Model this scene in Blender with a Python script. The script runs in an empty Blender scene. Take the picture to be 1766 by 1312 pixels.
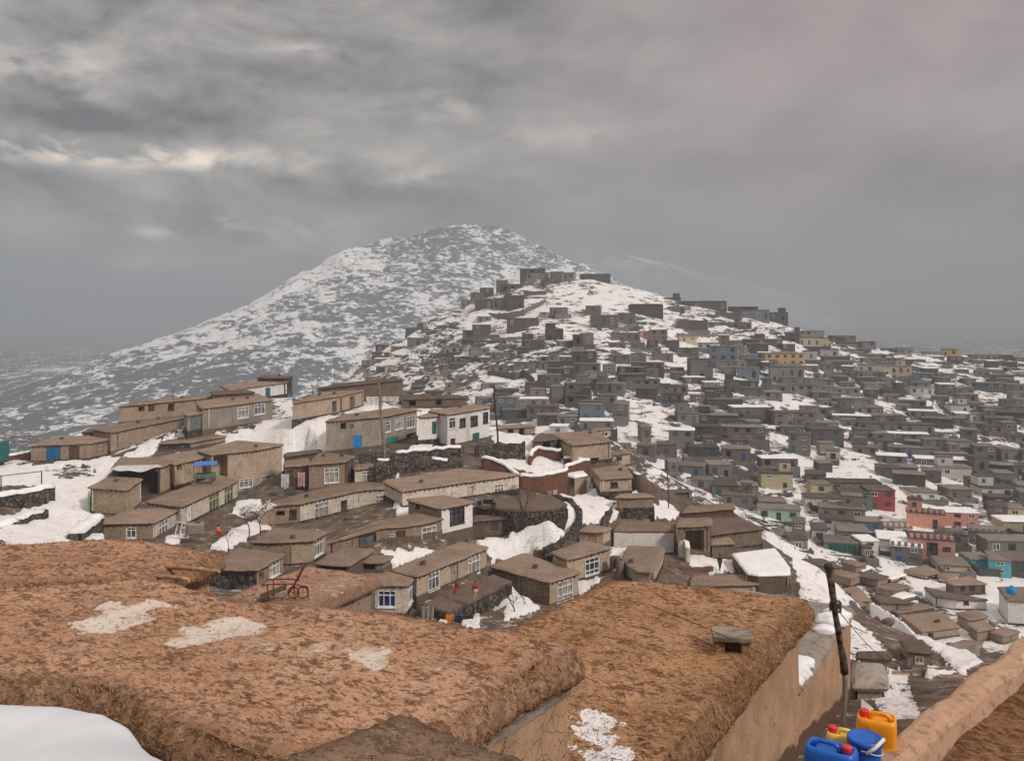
import bpy, bmesh, math, random
import numpy as np
from mathutils import Vector, Matrix
rnd = random.Random(7)
S = bpy.context.scene
C = S.collection
# ------------------------------------------------------------------ camera, sky, sun, exposure
FPX, CX, HY = 1529.0, 883.0, 540.0           # focal length, centre column and horizon row of the photograph
cam_d = bpy.data.cameras.new('camera'); cam = bpy.data.objects.new('camera', cam_d); C.objects.link(cam)
cam.location = (0, 0, 0); cam.rotation_euler = (math.radians(90), 0, 0)
cam_d.sensor_width = 36; cam_d.lens = 36 * FPX / 1766; cam_d.shift_y = -(656 - HY) / 1766
cam_d.clip_start = 0.1; cam_d.clip_end = 20000
S.camera = cam
S.view_settings.view_transform = 'Standard'; S.view_settings.look = 'None'
S.view_settings.exposure = 0.86; S.view_settings.gamma = 1.0
S.cycles.use_denoising = True
S.cycles.max_bounces = 5; S.cycles.diffuse_bounces = 3; S.cycles.volume_bounces = 1
S.cycles.transparent_max_bounces = 4; S.cycles.caustics_reflective = False; S.cycles.caustics_refractive = False
SUN_EL, SUN_AZ = 40.0, 128.0                  # azimuth clockwise from the view direction (+y)

def N(nt, t, **k):
    n = nt.nodes.new(t)
    for a, b in k.items(): setattr(n, a, b)
    return n
def put(nt, v, sock):
    if isinstance(v, (int, float)): sock.default_value = v
    elif isinstance(v, tuple): sock.default_value = v if len(v) == len(sock.default_value) else (*v, 1)
    else: nt.links.new(v, sock)
def mth(nt, op, a, b=0.0, c=None):
    n = N(nt, 'ShaderNodeMath', operation=op); put(nt, a, n.inputs[0]); put(nt, b, n.inputs[1])
    if c is not None: put(nt, c, n.inputs[2])
    return n.outputs[0]
def mixc(nt, f, a, b):
    n = N(nt, 'ShaderNodeMix', data_type='RGBA'); put(nt, f, n.inputs[0]); put(nt, a, n.inputs[6]); put(nt, b, n.inputs[7])
    return n.outputs[2]
def sstep(nt, v, lo, hi, t0=0.0, t1=1.0):
    n = N(nt, 'ShaderNodeMapRange', interpolation_type='SMOOTHSTEP')
    put(nt, v, n.inputs[0]); n.inputs[1].default_value = lo; n.inputs[2].default_value = hi
    n.inputs[3].default_value = t0; n.inputs[4].default_value = t1
    return n.outputs[0]
def noise(nt, vec, scale, detail=5, rough=0.55, dist=0.0):
    n = N(nt, 'ShaderNodeTexNoise'); n.inputs['Scale'].default_value = scale; n.inputs['Detail'].default_value = detail
    n.inputs['Roughness'].default_value = rough; n.inputs['Distortion'].default_value = dist
    if vec is not None: nt.links.new(vec, n.inputs['Vector'])
    return n.outputs['Fac']
def mapv(nt, vec, sc, loc=(0, 0, 0), rot=(0, 0, 0)):
    n = N(nt, 'ShaderNodeMapping'); nt.links.new(vec, n.inputs[0])
    n.inputs['Location'].default_value = loc; n.inputs['Scale'].default_value = sc; n.inputs['Rotation'].default_value = rot
    return n.outputs[0]

def make_world():
    w = bpy.data.worlds.new('World'); S.world = w; w.use_nodes = True
    nt = w.node_tree; nt.nodes.clear()
    out = N(nt, 'ShaderNodeOutputWorld'); bg = N(nt, 'ShaderNodeBackground'); bg2 = N(nt, 'ShaderNodeBackground')
    sky = N(nt, 'ShaderNodeTexSky', sky_type='NISHITA', sun_disc=False)
    sky.sun_elevation = math.radians(SUN_EL); sky.sun_rotation = math.radians(SUN_AZ)
    nt.links.new(sky.outputs[0], bg.inputs[0]); bg.inputs[1].default_value = 0.06
    tc = N(nt, 'ShaderNodeTexCoord'); sp = N(nt, 'ShaderNodeSeparateXYZ'); nt.links.new(tc.outputs['Generated'], sp.inputs[0])
    x, y, z = sp.outputs
    az = mth(nt, 'MULTIPLY', mth(nt, 'ARCTAN2', x, y), 57.2958)
    el = mth(nt, 'MULTIPLY', mth(nt, 'ARCSINE', z), 57.2958)
    cb = N(nt, 'ShaderNodeCombineXYZ'); dn = mth(nt, 'ADD', mth(nt, 'MAXIMUM', z, 0.0), 0.16)
    nt.links.new(mth(nt, 'DIVIDE', x, dn), cb.inputs[0]); nt.links.new(mth(nt, 'DIVIDE', y, dn), cb.inputs[1])
    big = noise(nt, mapv(nt, tc.outputs['Generated'], (2.6, 2.6, 6.5), (3.1, 1.7, 0.3), (0, 0.35, 0)), 1.0, 6, 0.52, 0.3)
    fine = noise(nt, mapv(nt, tc.outputs['Generated'], (8, 8, 19), (8.3, 2.2, 1.0), (0, 0.25, 0)), 1.0, 8, 0.60, 0.25)
    def blob(a0, e0, sa, se):
        da = mth(nt, 'DIVIDE', mth(nt, 'SUBTRACT', az, a0), sa); de = mth(nt, 'DIVIDE', mth(nt, 'SUBTRACT', el, e0), se)
        return mth(nt, 'EXPONENT', mth(nt, 'MULTIPLY', mth(nt, 'ADD', mth(nt, 'MULTIPLY', da, da), mth(nt, 'MULTIPLY', de, de)), -1.0))
    val = mth(nt, 'ADD', 0.18, mth(nt, 'MULTIPLY', mth(nt, 'SUBTRACT', big, 0.5), 0.34))
    # fine structure fades out to the right, where the layer is even
    fs = sstep(nt, az, -25.0, 20.0, 1.0, 0.20)
    val = mth(nt, 'ADD', val, mth(nt, 'MULTIPLY', mth(nt, 'MULTIPLY', mth(nt, 'SUBTRACT', fine, 0.5), 0.62), fs))
    # lit cloud banks and small cumulus heads
    puff = sstep(nt, noise(nt, mapv(nt, tc.outputs['Generated'], (14, 14, 30), (0, 0, 0.4)), 1.0, 7, 0.55, 0.3), 0.38, 0.62)
    for (a0, e0, sa, se, k) in [(-24, 9.3, 10, 0.75, .22), (-17.8, 5.5, 1.1, .62, .20), (-22, 4.8, 1.2, .4, .12), (-13.5, 4.9, 2.6, .8, .10),
                                (0.8, 11.1, 2.2, 1.0, .03), (4.6, 11.2, 1.9, 1.0, .035), (-6.2, 8.5, 2.6, .9, .075), (-2.4, 7.6, 1.8, .8, .05),
                                (-13.0, 16.2, 2, .5, .09), (-28, 13.5, 4, 1.8, .09), (-28, 2.0, 6, .7, .10), (-21, 2.9, 4, .6, .08), (-5, 13.2, 3.5, 1.2, .05)]:
        val = mth(nt, 'ADD', val, mth(nt, 'MULTIPLY', mth(nt, 'MULTIPLY', blob(a0, e0, sa, se), puff), k * 2.8))
    for (a0, e0, sa, se, k) in [(-26, 11.2, 6.5, .8, -.10), (-29.5, 15.5, 2.6, 1.6, -.08), (-14.4, 8.3, 1.1, .45, -.06), (-11.6, 9.2, 1.2, .35, -.05), (-1, 15, 5, 2.2, -.03)]:
        val = mth(nt, 'ADD', val, mth(nt, 'MULTIPLY', blob(a0, e0, sa, se), k))
    val = mth(nt, 'MAXIMUM', val, 0.05)
    # an overcast sky is about three times brighter overhead than at the horizon
    val = mth(nt, 'MULTIPLY', val, sstep(nt, el, 20.0, 62.0, 1.0, 2.8))
    warm = mth(nt, 'ADD', mth(nt, 'MULTIPLY', sstep(nt, val, .2, .42), .55), mth(nt, 'MULTIPLY', big, .35))
    tint = mixc(nt, warm, (1.05, 0.99, .94), (1.22, 1.0, 0.80))
    tint = mixc(nt, sstep(nt, az, -8.0, 20.0, 0, 1.0), tint, (1.20, .96, .93)); tint = mixc(nt, blob(-30, -1, 10, 4.5), tint, (.78, .97, 1.12))
    cm = N(nt, 'ShaderNodeMix', data_type='RGBA', blend_type='MULTIPLY'); cm.inputs[0].default_value = 1
    nt.links.new(tint, cm.inputs[6]); nt.links.new(val, cm.inputs[7])
    nt.links.new(cm.outputs[2], bg2.inputs[0]); bg2.inputs[1].default_value = 1.0
    mx = N(nt, 'ShaderNodeMixShader'); mx.inputs[0].default_value = 0.94
    nt.links.new(bg.outputs[0], mx.inputs[1]); nt.links.new(bg2.outputs[0], mx.inputs[2]); nt.links.new(mx.outputs[0], out.inputs[0])
make_world()
sd = bpy.data.lights.new('sun', 'SUN'); sun = bpy.data.objects.new('sun', sd); C.objects.link(sun)
sd.energy = 1.5; sd.angle = math.radians(10); sd.color = (1.0, 0.93, 0.84)
_a, _e = math.radians(SUN_AZ), math.radians(SUN_EL)
_v = Vector((math.sin(_a) * math.cos(_e), math.cos(_a) * math.cos(_e), math.sin(_e)))
sun.rotation_euler = _v.to_track_quat('Z', 'Y').to_euler()

# ------------------------------------------------------------------ small tools
def P(px, py, Y): return np.array(((px - CX) / FPX * Y, Y, -(py - HY) / FPX * Y))
def PZ(px, py, Z):
    Y = -Z * FPX / (py - HY); return np.array(((px - CX) / FPX * Y, Y, Z))
TAG = {'A': (0, 620, 560 / 1766), 'B': (400, 620, 560 / 1766), 'C': (800, 700, 560 / 1766), 'D': (150, 850, 560 / 1766), 'E': (600, 850, 560 / 1766),
       'F': (560, 430, 606 / 1766), 'G': (1000, 450, 766 / 1766), 'H': (1200, 620, 566 / 1766), 'I': (1380, 930, 386 / 1766), 'J': (1150, 960, 616 / 1766), 'Z': (0, 0, 1)}
def Q(tag, u, v):
    o = TAG[tag]; return o[0] + u * o[2], o[1] + v * o[2]
def to_px(p): return CX + FPX * p[0] / p[1], HY - FPX * p[2] / p[1]

def _hash(i, j, k, seed):
    with np.errstate(over='ignore'):
        n = (i.astype(np.int64) * 374761393 + j.astype(np.int64) * 668265263 + k.astype(np.int64) * 1274126177 + seed * 69069) & 0xffffffff
        n = ((n ^ (n >> 13)) * 1274126177) & 0xffffffff
        n = ((n ^ (n >> 16)) * 2246822519) & 0xffffffff
        return ((n ^ (n >> 15)) & 0xffff) / 32767.5 - 1.0
def vn(x, y, z=0.0, seed=0):
    x = np.asarray(x, float); y = np.asarray(y, float); z = np.zeros_like(x) + z
    i, j, k = np.floor(x), np.floor(y), np.floor(z); a, b, c = x - i, y - j, z - k
    a = a * a * (3 - 2 * a); b = b * b * (3 - 2 * b); c = c * c * (3 - 2 * c); r = 0
    for di in (0, 1):
        for dj in (0, 1):
            for dk in (0, 1):
                r = r + (a if di else 1 - a) * (b if dj else 1 - b) * (c if dk else 1 - c) * _hash(i + di, j + dj, k + dk, seed)
    return r
def fbm(x, y, z=0.0, seed=0, octv=4, gain=0.5):
    r, a, f = 0, 1.0, 1.0
    for o in range(octv):
        r = r + a * vn(np.asarray(x) * f, np.asarray(y) * f, np.asarray(z) * f, seed + o * 17); a *= gain; f *= 2.03
    return r

class RBF:
    def __init__(s, pts, lam=0.05):
        p = np.array(pts, float); s.p = p[:, :2]; n = len(p)
        K = np.sqrt(((s.p[:, None] - s.p[None]) ** 2).sum(-1)); K = -K + 0
        A = np.zeros((n + 1, n + 1)); A[:n, :n] = K + np.eye(n) * lam; A[:n, n] = 1; A[n, :n] = 1
        s.w = np.linalg.solve(A, np.append(p[:, 2], 0))
    def __call__(s, x, y):
        x = np.atleast_1d(np.asarray(x, float)); y = np.atleast_1d(np.asarray(y, float)); sh = x.shape; x = x.ravel(); y = y.ravel()
        o = np.empty(len(x))
        for a in range(0, len(x), 20000):
            b = slice(a, a + 20000)
            d = np.sqrt((x[b, None] - s.p[:, 0]) ** 2 + (y[b, None] - s.p[:, 1]) ** 2)
            o[b] = -d @ s.w[:-1] + s.w[-1]
        return o.reshape(sh)
def inpoly(x, y, poly):
    c = np.zeros(np.shape(x), bool); n = len(poly); j = n - 1
    for i in range(n):
        xi, yi = poly[i]; xj, yj = poly[j]
        if yi != yj: c ^= ((yi > y) != (yj > y)) & (x < (xj - xi) * (y - yi) / (yj - yi) + xi)
        j = i
    return c

# ------------------------------------------------------------------ scene-graph helpers
def thing(name, label, cat, loc=(0, 0, 0), group=None):
    o = bpy.data.objects.new(name, None); C.objects.link(o); o.location = tuple(loc); o.empty_display_size = 0.3
    o['label'] = label; o['category'] = cat
    if group: o['group'] = group
    return o
def tag(o, label, cat, group=None):
    o['label'] = label; o['category'] = cat
    if group: o['group'] = group
    return o
class MB:
    """collects faces in world space; build() links them as one mesh object under its parent"""
    def __init__(s): s.v, s.f, s.m = [], [], []
    def add(s, vs, fs, mi=0):
        b = len(s.v); s.v.extend([tuple(map(float, p)) for p in vs]); s.f.extend([tuple(b + i for i in f) for f in fs]); s.m.extend([mi] * len(fs))
    def box(s, c, sx, sy, sz, rz=0.0, mi=0, tilt=None):
        R = Matrix.Rotation(rz, 3, 'Z')
        if tilt is not None: R = tilt
        vs = [Vector(c) + R @ Vector((sx / 2 * a, sy / 2 * b, sz / 2 * d)) for d in (-1, 1) for b in (-1, 1) for a in (-1, 1)]
        s.add(vs, [(0, 2, 3, 1), (4, 5, 7, 6), (0, 1, 5, 4), (2, 6, 7, 3), (0, 4, 6, 2), (1, 3, 7, 5)], mi)
    def pbox(s, o, t, n, u0, u1, z0, z1, d0, d1, mi=0):
        """box on a wall: o foot of the wall, t along, n outward"""
        vs = [(o[0] + t[0] * u + n[0] * d, o[1] + t[1] * u + n[1] * d, z) for z in (z0, z1) for d in (d0, d1) for u in (u0, u1)]
        s.add(vs, [(0, 1, 3, 2), (4, 6, 7, 5), (0, 4, 5, 1), (2, 3, 7, 6), (0, 2, 6, 4), (1, 5, 7, 3)], mi)
    def tube(s, pts, rad, n=8, mi=0, cap=True):
        pts = [Vector(p) for p in pts]; k = len(pts); rs = rad if isinstance(rad, (list, tuple)) else [rad] * k
        vs = []; up = Vector((0.13, 0.21, 1)).normalized()
        for i, p in enumerate(pts):
            d = (pts[min(i + 1, k - 1)] - pts[max(i - 1, 0)]).normalized()
            if abs(d.dot(up)) > .95: up = Vector((1, 0.1, 0)).normalized()
            a = d.cross(up).normalized(); b = a.cross(d)
            up = b
            vs += [p + (a * math.cos(2 * math.pi * j / n) + b * math.sin(2 * math.pi * j / n)) * rs[i] for j in range(n)]
        fs = [(i * n + j, i * n + (j + 1) % n, (i + 1) * n + (j + 1) % n, (i + 1) * n + j) for i in range(k - 1) for j in range(n)]
        if cap: fs += [tuple(reversed(range(n))), tuple(range((k - 1) * n, k * n))]
        s.add(vs, fs, mi)
    def lathe(s, c, prof, n=20, mi=0, sq=None):
        """prof: (radius, height) pairs; sq: (half x, half y, exponent) makes it a rounded box of unit radius"""
        vs = []
        for r, h in prof:
            for j in range(n):
                a = 2 * math.pi * j / n; x, y = math.cos(a), math.sin(a)
                vs.append((c[0] + r * x, c[1] + r * y, c[2] + h))
        k = len(prof)
        fs = [(i * n + j, i * n + (j + 1) % n, (i + 1) * n + (j + 1) % n, (i + 1) * n + j) for i in range(k - 1) for j in range(n)]
        fs += [tuple(reversed(range(n))), tuple(range((k - 1) * n, k * n))]
        s.add(vs, fs, mi)
    def build(s, name, mats, parent=None, smooth=False, loc=None):
        me = bpy.data.meshes.new(name)
        off = np.array(parent_loc(parent)) if parent is not None else np.array(loc if loc is not None else (0, 0, 0), float)
        me.from_pydata([tuple(np.array(p) - off) for p in s.v], [], s.f)
        for m in (mats if isinstance(mats, (list, tuple)) else [mats]): me.materials.append(m)
        if len(me.materials) > 1: me.polygons.foreach_set('material_index', s.m)
        if smooth: me.polygons.foreach_set('use_smooth', [True] * len(me.polygons))
        me.update()
        o = bpy.data.objects.new(name, me); C.objects.link(o)
        if parent is not None: o.parent = parent
        elif loc is not None: o.location = tuple(loc)
        return o
def parent_loc(p):
    v = np.zeros(3)
    while p is not None: v = v + np.array(p.location); p = p.parent
    return v
def grid_mesh(name, X, Y, Z, mat, parent=None, attrs=None, smooth=True):
    r, c = X.shape; off = parent_loc(parent)
    v = np.stack([X, Y, Z], -1).reshape(-1, 3) - off
    i = np.arange(r * c).reshape(r, c)
    q = np.stack([i[:-1, :-1], i[:-1, 1:], i[1:, 1:], i[1:, :-1]], -1).reshape(-1, 4)
    me = bpy.data.meshes.new(name); me.vertices.add(len(v)); me.vertices.foreach_set('co', v.astype(np.float32).ravel())
    me.loops.add(q.size); me.loops.foreach_set('vertex_index', q.astype(np.int32).ravel())
    me.polygons.add(len(q)); me.polygons.foreach_set('loop_start', np.arange(0, q.size, 4, dtype=np.int32))
    me.polygons.foreach_set('loop_total', np.full(len(q), 4, np.int32))
    if smooth: me.polygons.foreach_set('use_smooth', np.ones(len(q), bool))
    for k, a in (attrs or {}).items():
        at = me.attributes.new(k, 'FLOAT', 'POINT'); at.data.foreach_set('value', np.asarray(a, np.float32).ravel())
    me.materials.append(mat); me.update(calc_edges=True); me.validate()
    o = bpy.data.objects.new(name, me); C.objects.link(o)
    if parent is not None: o.parent = parent
    return o

# ------------------------------------------------------------------ materials
def base(name, rough=0.9, spec=0.25):
    m = bpy.data.materials.new(name); m.use_nodes = True; nt = m.node_tree
    b = nt.nodes['Principled BSDF']; b.inputs['Roughness'].default_value = rough; b.inputs['Specular IOR Level'].default_value = spec
    return m, nt, b
def pos(nt): return N(nt, 'ShaderNodeNewGeometry').outputs['Position']
def bump(nt, b, h, st, dist):
    n = N(nt, 'ShaderNodeBump'); n.inputs['Strength'].default_value = st; n.inputs['Distance'].default_value = dist
    nt.links.new(h, n.inputs['Height']); nt.links.new(n.outputs[0], b.inputs['Normal'])
def plain(name, col, rough=0.7, var=0.18, sc=3.0, metal=0.0):
    m, nt, b = base(name, rough, .3); p = pos(nt)
    f = noise(nt, p, sc, 5)
    d = tuple(c * (1 - var * 1.6) for c in col); l = tuple(min(1, c * (1 + var)) for c in col)
    nt.links.new(mixc(nt, sstep(nt, f, .3, .7), d, l), b.inputs['Base Color']); b.inputs['Metallic'].default_value = metal
    return m
def earth(name, dark, mid, light, sc=1.0, stain=None, bumpd=0.03, rough=0.95, objvar=0.25, drip=0.0):
    """mud plaster: three tones of noise, vertical drip streaks, an even shift of tone from house to house"""
    m, nt, b = base(name, rough, .15); p = pos(nt)
    f1 = noise(nt, p, 0.55 * sc, 6, .6, .2); f2 = noise(nt, p, 5 * sc, 6, .65)
    c = mixc(nt, sstep(nt, f1, .32, .68), mid, light)
    c = mixc(nt, sstep(nt, f2, .48, .70, 0, .8), c, dark)
    if drip:
        g = noise(nt, mapv(nt, p, (1.7, 1.7, .34)), 1.0, 6, .68, .3)
        c = mixc(nt, sstep(nt, g, .52, .72, 0, drip * 1.1), c, dark)
        g2 = noise(nt, p, 1.6 * sc + .3, 7, .75, .4); c = mixc(nt, sstep(nt, g2, .56, .63, 0, drip), c, tuple(x * .75 for x in mid)); c = mixc(nt, sstep(nt, g2, .40, .34, 0, drip), c, tuple(min(1, x * 1.12) for x in light))
    if stain: 
        s1 = noise(nt, p, .9 * sc, 7, .7, .5); c = mixc(nt, sstep(nt, s1, .56, .62, 0, .8), c, stain)
    oi = N(nt, 'ShaderNodeObjectInfo'); hv = N(nt, 'ShaderNodeHueSaturation'); nt.links.new(c, hv.inputs['Color'])
    nt.links.new(mth(nt, 'ADD', 1 - objvar / 2, mth(nt, 'MULTIPLY', oi.outputs['Random'], objvar)), hv.inputs['Value'])
    nt.links.new(hv.outputs[0], b.inputs['Base Color'])
    bump(nt, b, mth(nt, 'ADD', f2, mth(nt, 'MULTIPLY', noise(nt, p, 22 * sc, 3), .4)), .6, bumpd)
    return m
def bricks(name, c1, c2, mortar, scale, bw=.5, rh=.25, msize=.02, rough=.9):
    m, nt, b = base(name, rough, .15); p = pos(nt)
    sp = N(nt, 'ShaderNodeSeparateXYZ'); nt.links.new(p, sp.inputs[0]); cb = N(nt, 'ShaderNodeCombineXYZ')
    nt.links.new(mth(nt, 'ADD', sp.outputs[0], mth(nt, 'MULTIPLY', sp.outputs[1], .62)), cb.inputs[0]); nt.links.new(sp.outputs[2], cb.inputs[1])
    wob = N(nt, 'ShaderNodeVectorMath', operation='ADD'); nt.links.new(cb.outputs[0], wob.inputs[0])
    nn = N(nt, 'ShaderNodeTexNoise'); nn.inputs['Scale'].default_value = 2.5; nt.links.new(p, nn.inputs['Vector'])
    sc_ = N(nt, 'ShaderNodeVectorMath', operation='SCALE'); nt.links.new(nn.outputs['Color'], sc_.inputs[0]); sc_.inputs['Scale'].default_value = .12
    nt.links.new(sc_.outputs[0], wob.inputs[1])
    t = N(nt, 'ShaderNodeTexBrick'); nt.links.new(wob.outputs[0], t.inputs['Vector']); t.inputs['Scale'].default_value = scale
    t.inputs['Color1'].default_value = (*c1, 1); t.inputs['Color2'].default_value = (*c2, 1); t.inputs['Mortar'].default_value = (*mortar, 1)
    t.inputs['Brick Width'].default_value = bw; t.inputs['Row Height'].default_value = rh; t.inputs['Mortar Size'].default_value = msize
    t.inputs['Mortar Smooth'].default_value = .4
    f = noise(nt, p, 1.3, 6, .65)
    nt.links.new(mixc(nt, sstep(nt, f, .45, .75, 0, .6), t.outputs['Color'], tuple(c * .5 for c in c1)), b.inputs['Base Color'])
    bump(nt, b, mth(nt, 'SUBTRACT', noise(nt, p, 9, 4), t.outputs['Fac']), .8, .03)
    return m
def rubble(name, dark, light, scale=2.2):
    m, nt, b = base(name, .95, .15); p = pos(nt)
    v = N(nt, 'ShaderNodeTexVoronoi', feature='DISTANCE_TO_EDGE'); v.inputs['Scale'].default_value = scale; nt.links.new(p, v.inputs['Vector'])
    v2 = N(nt, 'ShaderNodeTexVoronoi'); v2.inputs['Scale'].default_value = scale; nt.links.new(p, v2.inputs['Vector'])
    sp = N(nt, 'ShaderNodeSeparateColor'); nt.links.new(v2.outputs['Color'], sp.inputs[0])
    c = mixc(nt, sp.outputs[0], dark, light)
    c = mixc(nt, sstep(nt, v.outputs['Distance'], .02, .12), tuple(x * .35 for x in dark), c)
    nt.links.new(c, b.inputs['Base Color']); bump(nt, b, v.outputs['Distance'], .9, .12)
    return m
def snowmat(name, dirt=0.25, sc=1.0, dcol=(.30, .25, .21)):
    m, nt, b = base(name, .65, .3); p = pos(nt)
    f = noise(nt, p, 1.1 * sc, 8, .7); g = noise(nt, p, 6 * sc, 5, .65)
    c = mixc(nt, sstep(nt, f, .35, .7), (.86, .875, .89), (.74, .75, .77))
    c = mixc(nt, mth(nt, 'MULTIPLY', sstep(nt, g, .56, .74), dirt), c, dcol)
    nt.links.new(c, b.inputs['Base Color']); b.inputs['Subsurface Weight'].default_value = 0.0
    bump(nt, b, mth(nt, 'ADD', f, mth(nt, 'MULTIPLY', g, .35)), .7, .10 / sc)
    return m
def straw_roof(name, light, mid, dark, frost=True, sc=1.0, frostcol=(.68, .62, .56), frostedge=(.40, .74, 0, .86)):
    """straw-tempered mud: clods, straw flecks and, where the 'frost' attribute says so, a thin crust of old snow"""
    m, nt, b = base(name, .95, .1); p = pos(nt)
    ps = mapv(nt, p, (1, 1.0, 1.0), (0, 0, 0), (0, 0, .5))
    st = mapv(nt, ps, (.8, 1.35, 1))
    f0 = noise(nt, p, .45 * sc, 4, .5); f1 = noise(nt, st, 2.2 * sc, 8, .68, .3); f2 = noise(nt, st, 8.5 * sc, 6, .7, .2); f3 = noise(nt, p, 36 * sc, 4, .65)
    f4 = noise(nt, st, 19 * sc, 5, .7, .2)
    c = mixc(nt, sstep(nt, mth(nt, 'ADD', mth(nt, 'MULTIPLY', f1, .6), mth(nt, 'MULTIPLY', f0, .5)), .40, .70), mid, light)
    c = mixc(nt, sstep(nt, mth(nt, 'ADD', mth(nt, 'MULTIPLY', f2, .5), mth(nt, 'MULTIPLY', f1, .55)), .49, .60, 0, .9), c, dark)
    c = mixc(nt, sstep(nt, mth(nt, 'ADD', mth(nt, 'MULTIPLY', f4, .7), mth(nt, 'MULTIPLY', f2, .3)), .51, .62, 0, .85), c, dark)
    c = mixc(nt, sstep(nt, f4, .46, .32, 0, .55), c, tuple(min(1, x * 1.25) for x in light))
    c = mixc(nt, sstep(nt, f3, .58, .70, 0, .45), c, tuple(min(1, x * 1.4) for x in light))
    c = mixc(nt, sstep(nt, f3, .42, .32, 0, .55), c, dark)
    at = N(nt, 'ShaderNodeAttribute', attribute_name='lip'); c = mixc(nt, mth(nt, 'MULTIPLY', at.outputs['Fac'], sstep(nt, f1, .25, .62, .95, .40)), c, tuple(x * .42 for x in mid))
    if frost:
        fr = N(nt, 'ShaderNodeAttribute', attribute_name='frost')
        k = mth(nt, 'ADD', fr.outputs['Fac'], mth(nt, 'ADD', mth(nt, 'MULTIPLY', mth(nt, 'SUBTRACT', f1, .5), 1.5), mth(nt, 'MULTIPLY', mth(nt, 'SUBTRACT', f2, .5), .9)))
        fw = sstep(nt, k, *frostedge); c = mixc(nt, fw, c, frostcol)
    nt.links.new(c, b.inputs['Base Color'])
    bump(nt, b, mth(nt, 'ADD', f2, mth(nt, 'ADD', mth(nt, 'MULTIPLY', f3, .35), mth(nt, 'MULTIPLY', f1, .6))), .7, .04)
    return m
def cracked(name, col, dark):
    m, nt, b = base(name, .95, .12); p = pos(nt)
    wv = N(nt, 'ShaderNodeTexNoise'); wv.inputs['Scale'].default_value = 3; nt.links.new(p, wv.inputs['Vector'])
    sc_ = N(nt, 'ShaderNodeVectorMath', operation='SCALE'); nt.links.new(wv.outputs['Color'], sc_.inputs[0]); sc_.inputs['Scale'].default_value = .25
    ad = N(nt, 'ShaderNodeVectorMath', operation='ADD'); nt.links.new(p, ad.inputs[0]); nt.links.new(sc_.outputs[0], ad.inputs[1])
    v = N(nt, 'ShaderNodeTexVoronoi', feature='DISTANCE_TO_EDGE'); v.inputs['Scale'].default_value = 4.2; nt.links.new(ad.outputs[0], v.inputs['Vector'])
    f = noise(nt, p, 1.2, 6, .6); g = noise(nt, mapv(nt, p, (30, 30, 12)), 1.0, 3, .6)
    c = mixc(nt, sstep(nt, f, .3, .7), tuple(x * .78 for x in col), tuple(min(1, x * 1.12) for x in col))
    cr = mth(nt, 'MULTIPLY', sstep(nt, v.outputs['Distance'], .022, .004), sstep(nt, noise(nt, p, .9, 3), .42, .6))
    c = mixc(nt, cr, c, dark); c = mixc(nt, sstep(nt, g, .58, .70, 0, .85), c, tuple(x * .42 for x in col))
    w = N(nt, 'ShaderNodeAttribute', attribute_name='wet'); 
    k = mth(nt, 'ADD', w.outputs['Fac'], mth(nt, 'MULTIPLY', mth(nt, 'SUBTRACT', f, .5), .9))
    c = mixc(nt, sstep(nt, k, .44, .56, 0, .85), c, (.075, .04, .024))
    nt.links.new(c, b.inputs['Base Color']); bump(nt, b, mth(nt, 'SUBTRACT', g, mth(nt, 'MULTIPLY', cr, 2)), .5, .02)
    return m
M = {}
M['mud'] = earth('mud_plaster', (.115, .082, .06), (.285, .212, .157), (.37, .28, .21), drip=.45)
M['tan'] = earth('tan_plaster', (.19, .135, .095), (.41, .315, .23), (.52, .41, .31), drip=.5)
M['pale'] = earth('pale_plaster', (.26, .20, .155), (.58, .50, .42), (.68, .60, .52), drip=.6, stain=(.33, .25, .19))
M['white'] = earth('whitewash', (.40, .36, .33), (.72, .70, .68), (.80, .79, .78), drip=.45)
M['darkmud'] = earth('dark_mud', (.06, .043, .034), (.125, .09, .07), (.165, .12, .092), drip=.3)
M['grey'] = earth('grey_plaster', (.12, .10, .085), (.265, .23, .195), (.34, .30, .26), drip=.4)
M['mudbrick'] = bricks('mud_brick', (.30, .235, .17), (.20, .15, .11), (.085, .06, .045), 1.0, .42, .2, .022)
M['redbrick'] = bricks('red_brick', (.21, .095, .062), (.135, .06, .042), (.10, .07, .055), 1.0, .24, .09, .012)
M['stone'] = rubble('dark_stone', (.045, .038, .034), (.14, .12, .105))
M['roof'] = earth('mud_roof', (.09, .062, .045), (.215, .158, .118), (.285, .215, .165), sc=.8, objvar=.3)
M['roofd'] = earth('dark_mud_roof', (.05, .037, .029), (.115, .085, .066), (.15, .112, .088), sc=.8, objvar=.3)
M['snow'] = snowmat('snow', .35); M['snowclean'] = snowmat('clean_snow', .04, 1.0)
M['wframe'] = plain('white_paint', (.74, .73, .71)); M['yframe'] = plain('yellow_green_paint', (.50, .50, .27)); M['kframe'] = plain('dark_wood', (.06, .045, .035))
M['gframe'] = plain('green_paint', (.13, .42, .16)); M['glass'] = plain('window_glass', (.10, .115, .13), .12, .5, .8); M['curtain'] = plain('curtained_glass', (.33, .33, .32), .25, .3, 1.2)
M['bglass'] = plain('blue_glass', (.012, .06, .24), .12, .4, .8)
M['blue'] = plain('blue_door_paint', (.012, .23, .62), .5, .12); M['dblue'] = plain('dark_blue_paint', (.015, .12, .28), .5); M['green'] = plain('green_gate_paint', (.008, .27, .21), .5, .12)
M['teal'] = plain('teal_paint', (.02, .14, .14), .5); M['ggreen'] = plain('grey_green_paint', (.13, .19, .165), .5); M['maroon'] = plain('maroon_paint', (.11, .02, .025), .5)
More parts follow.
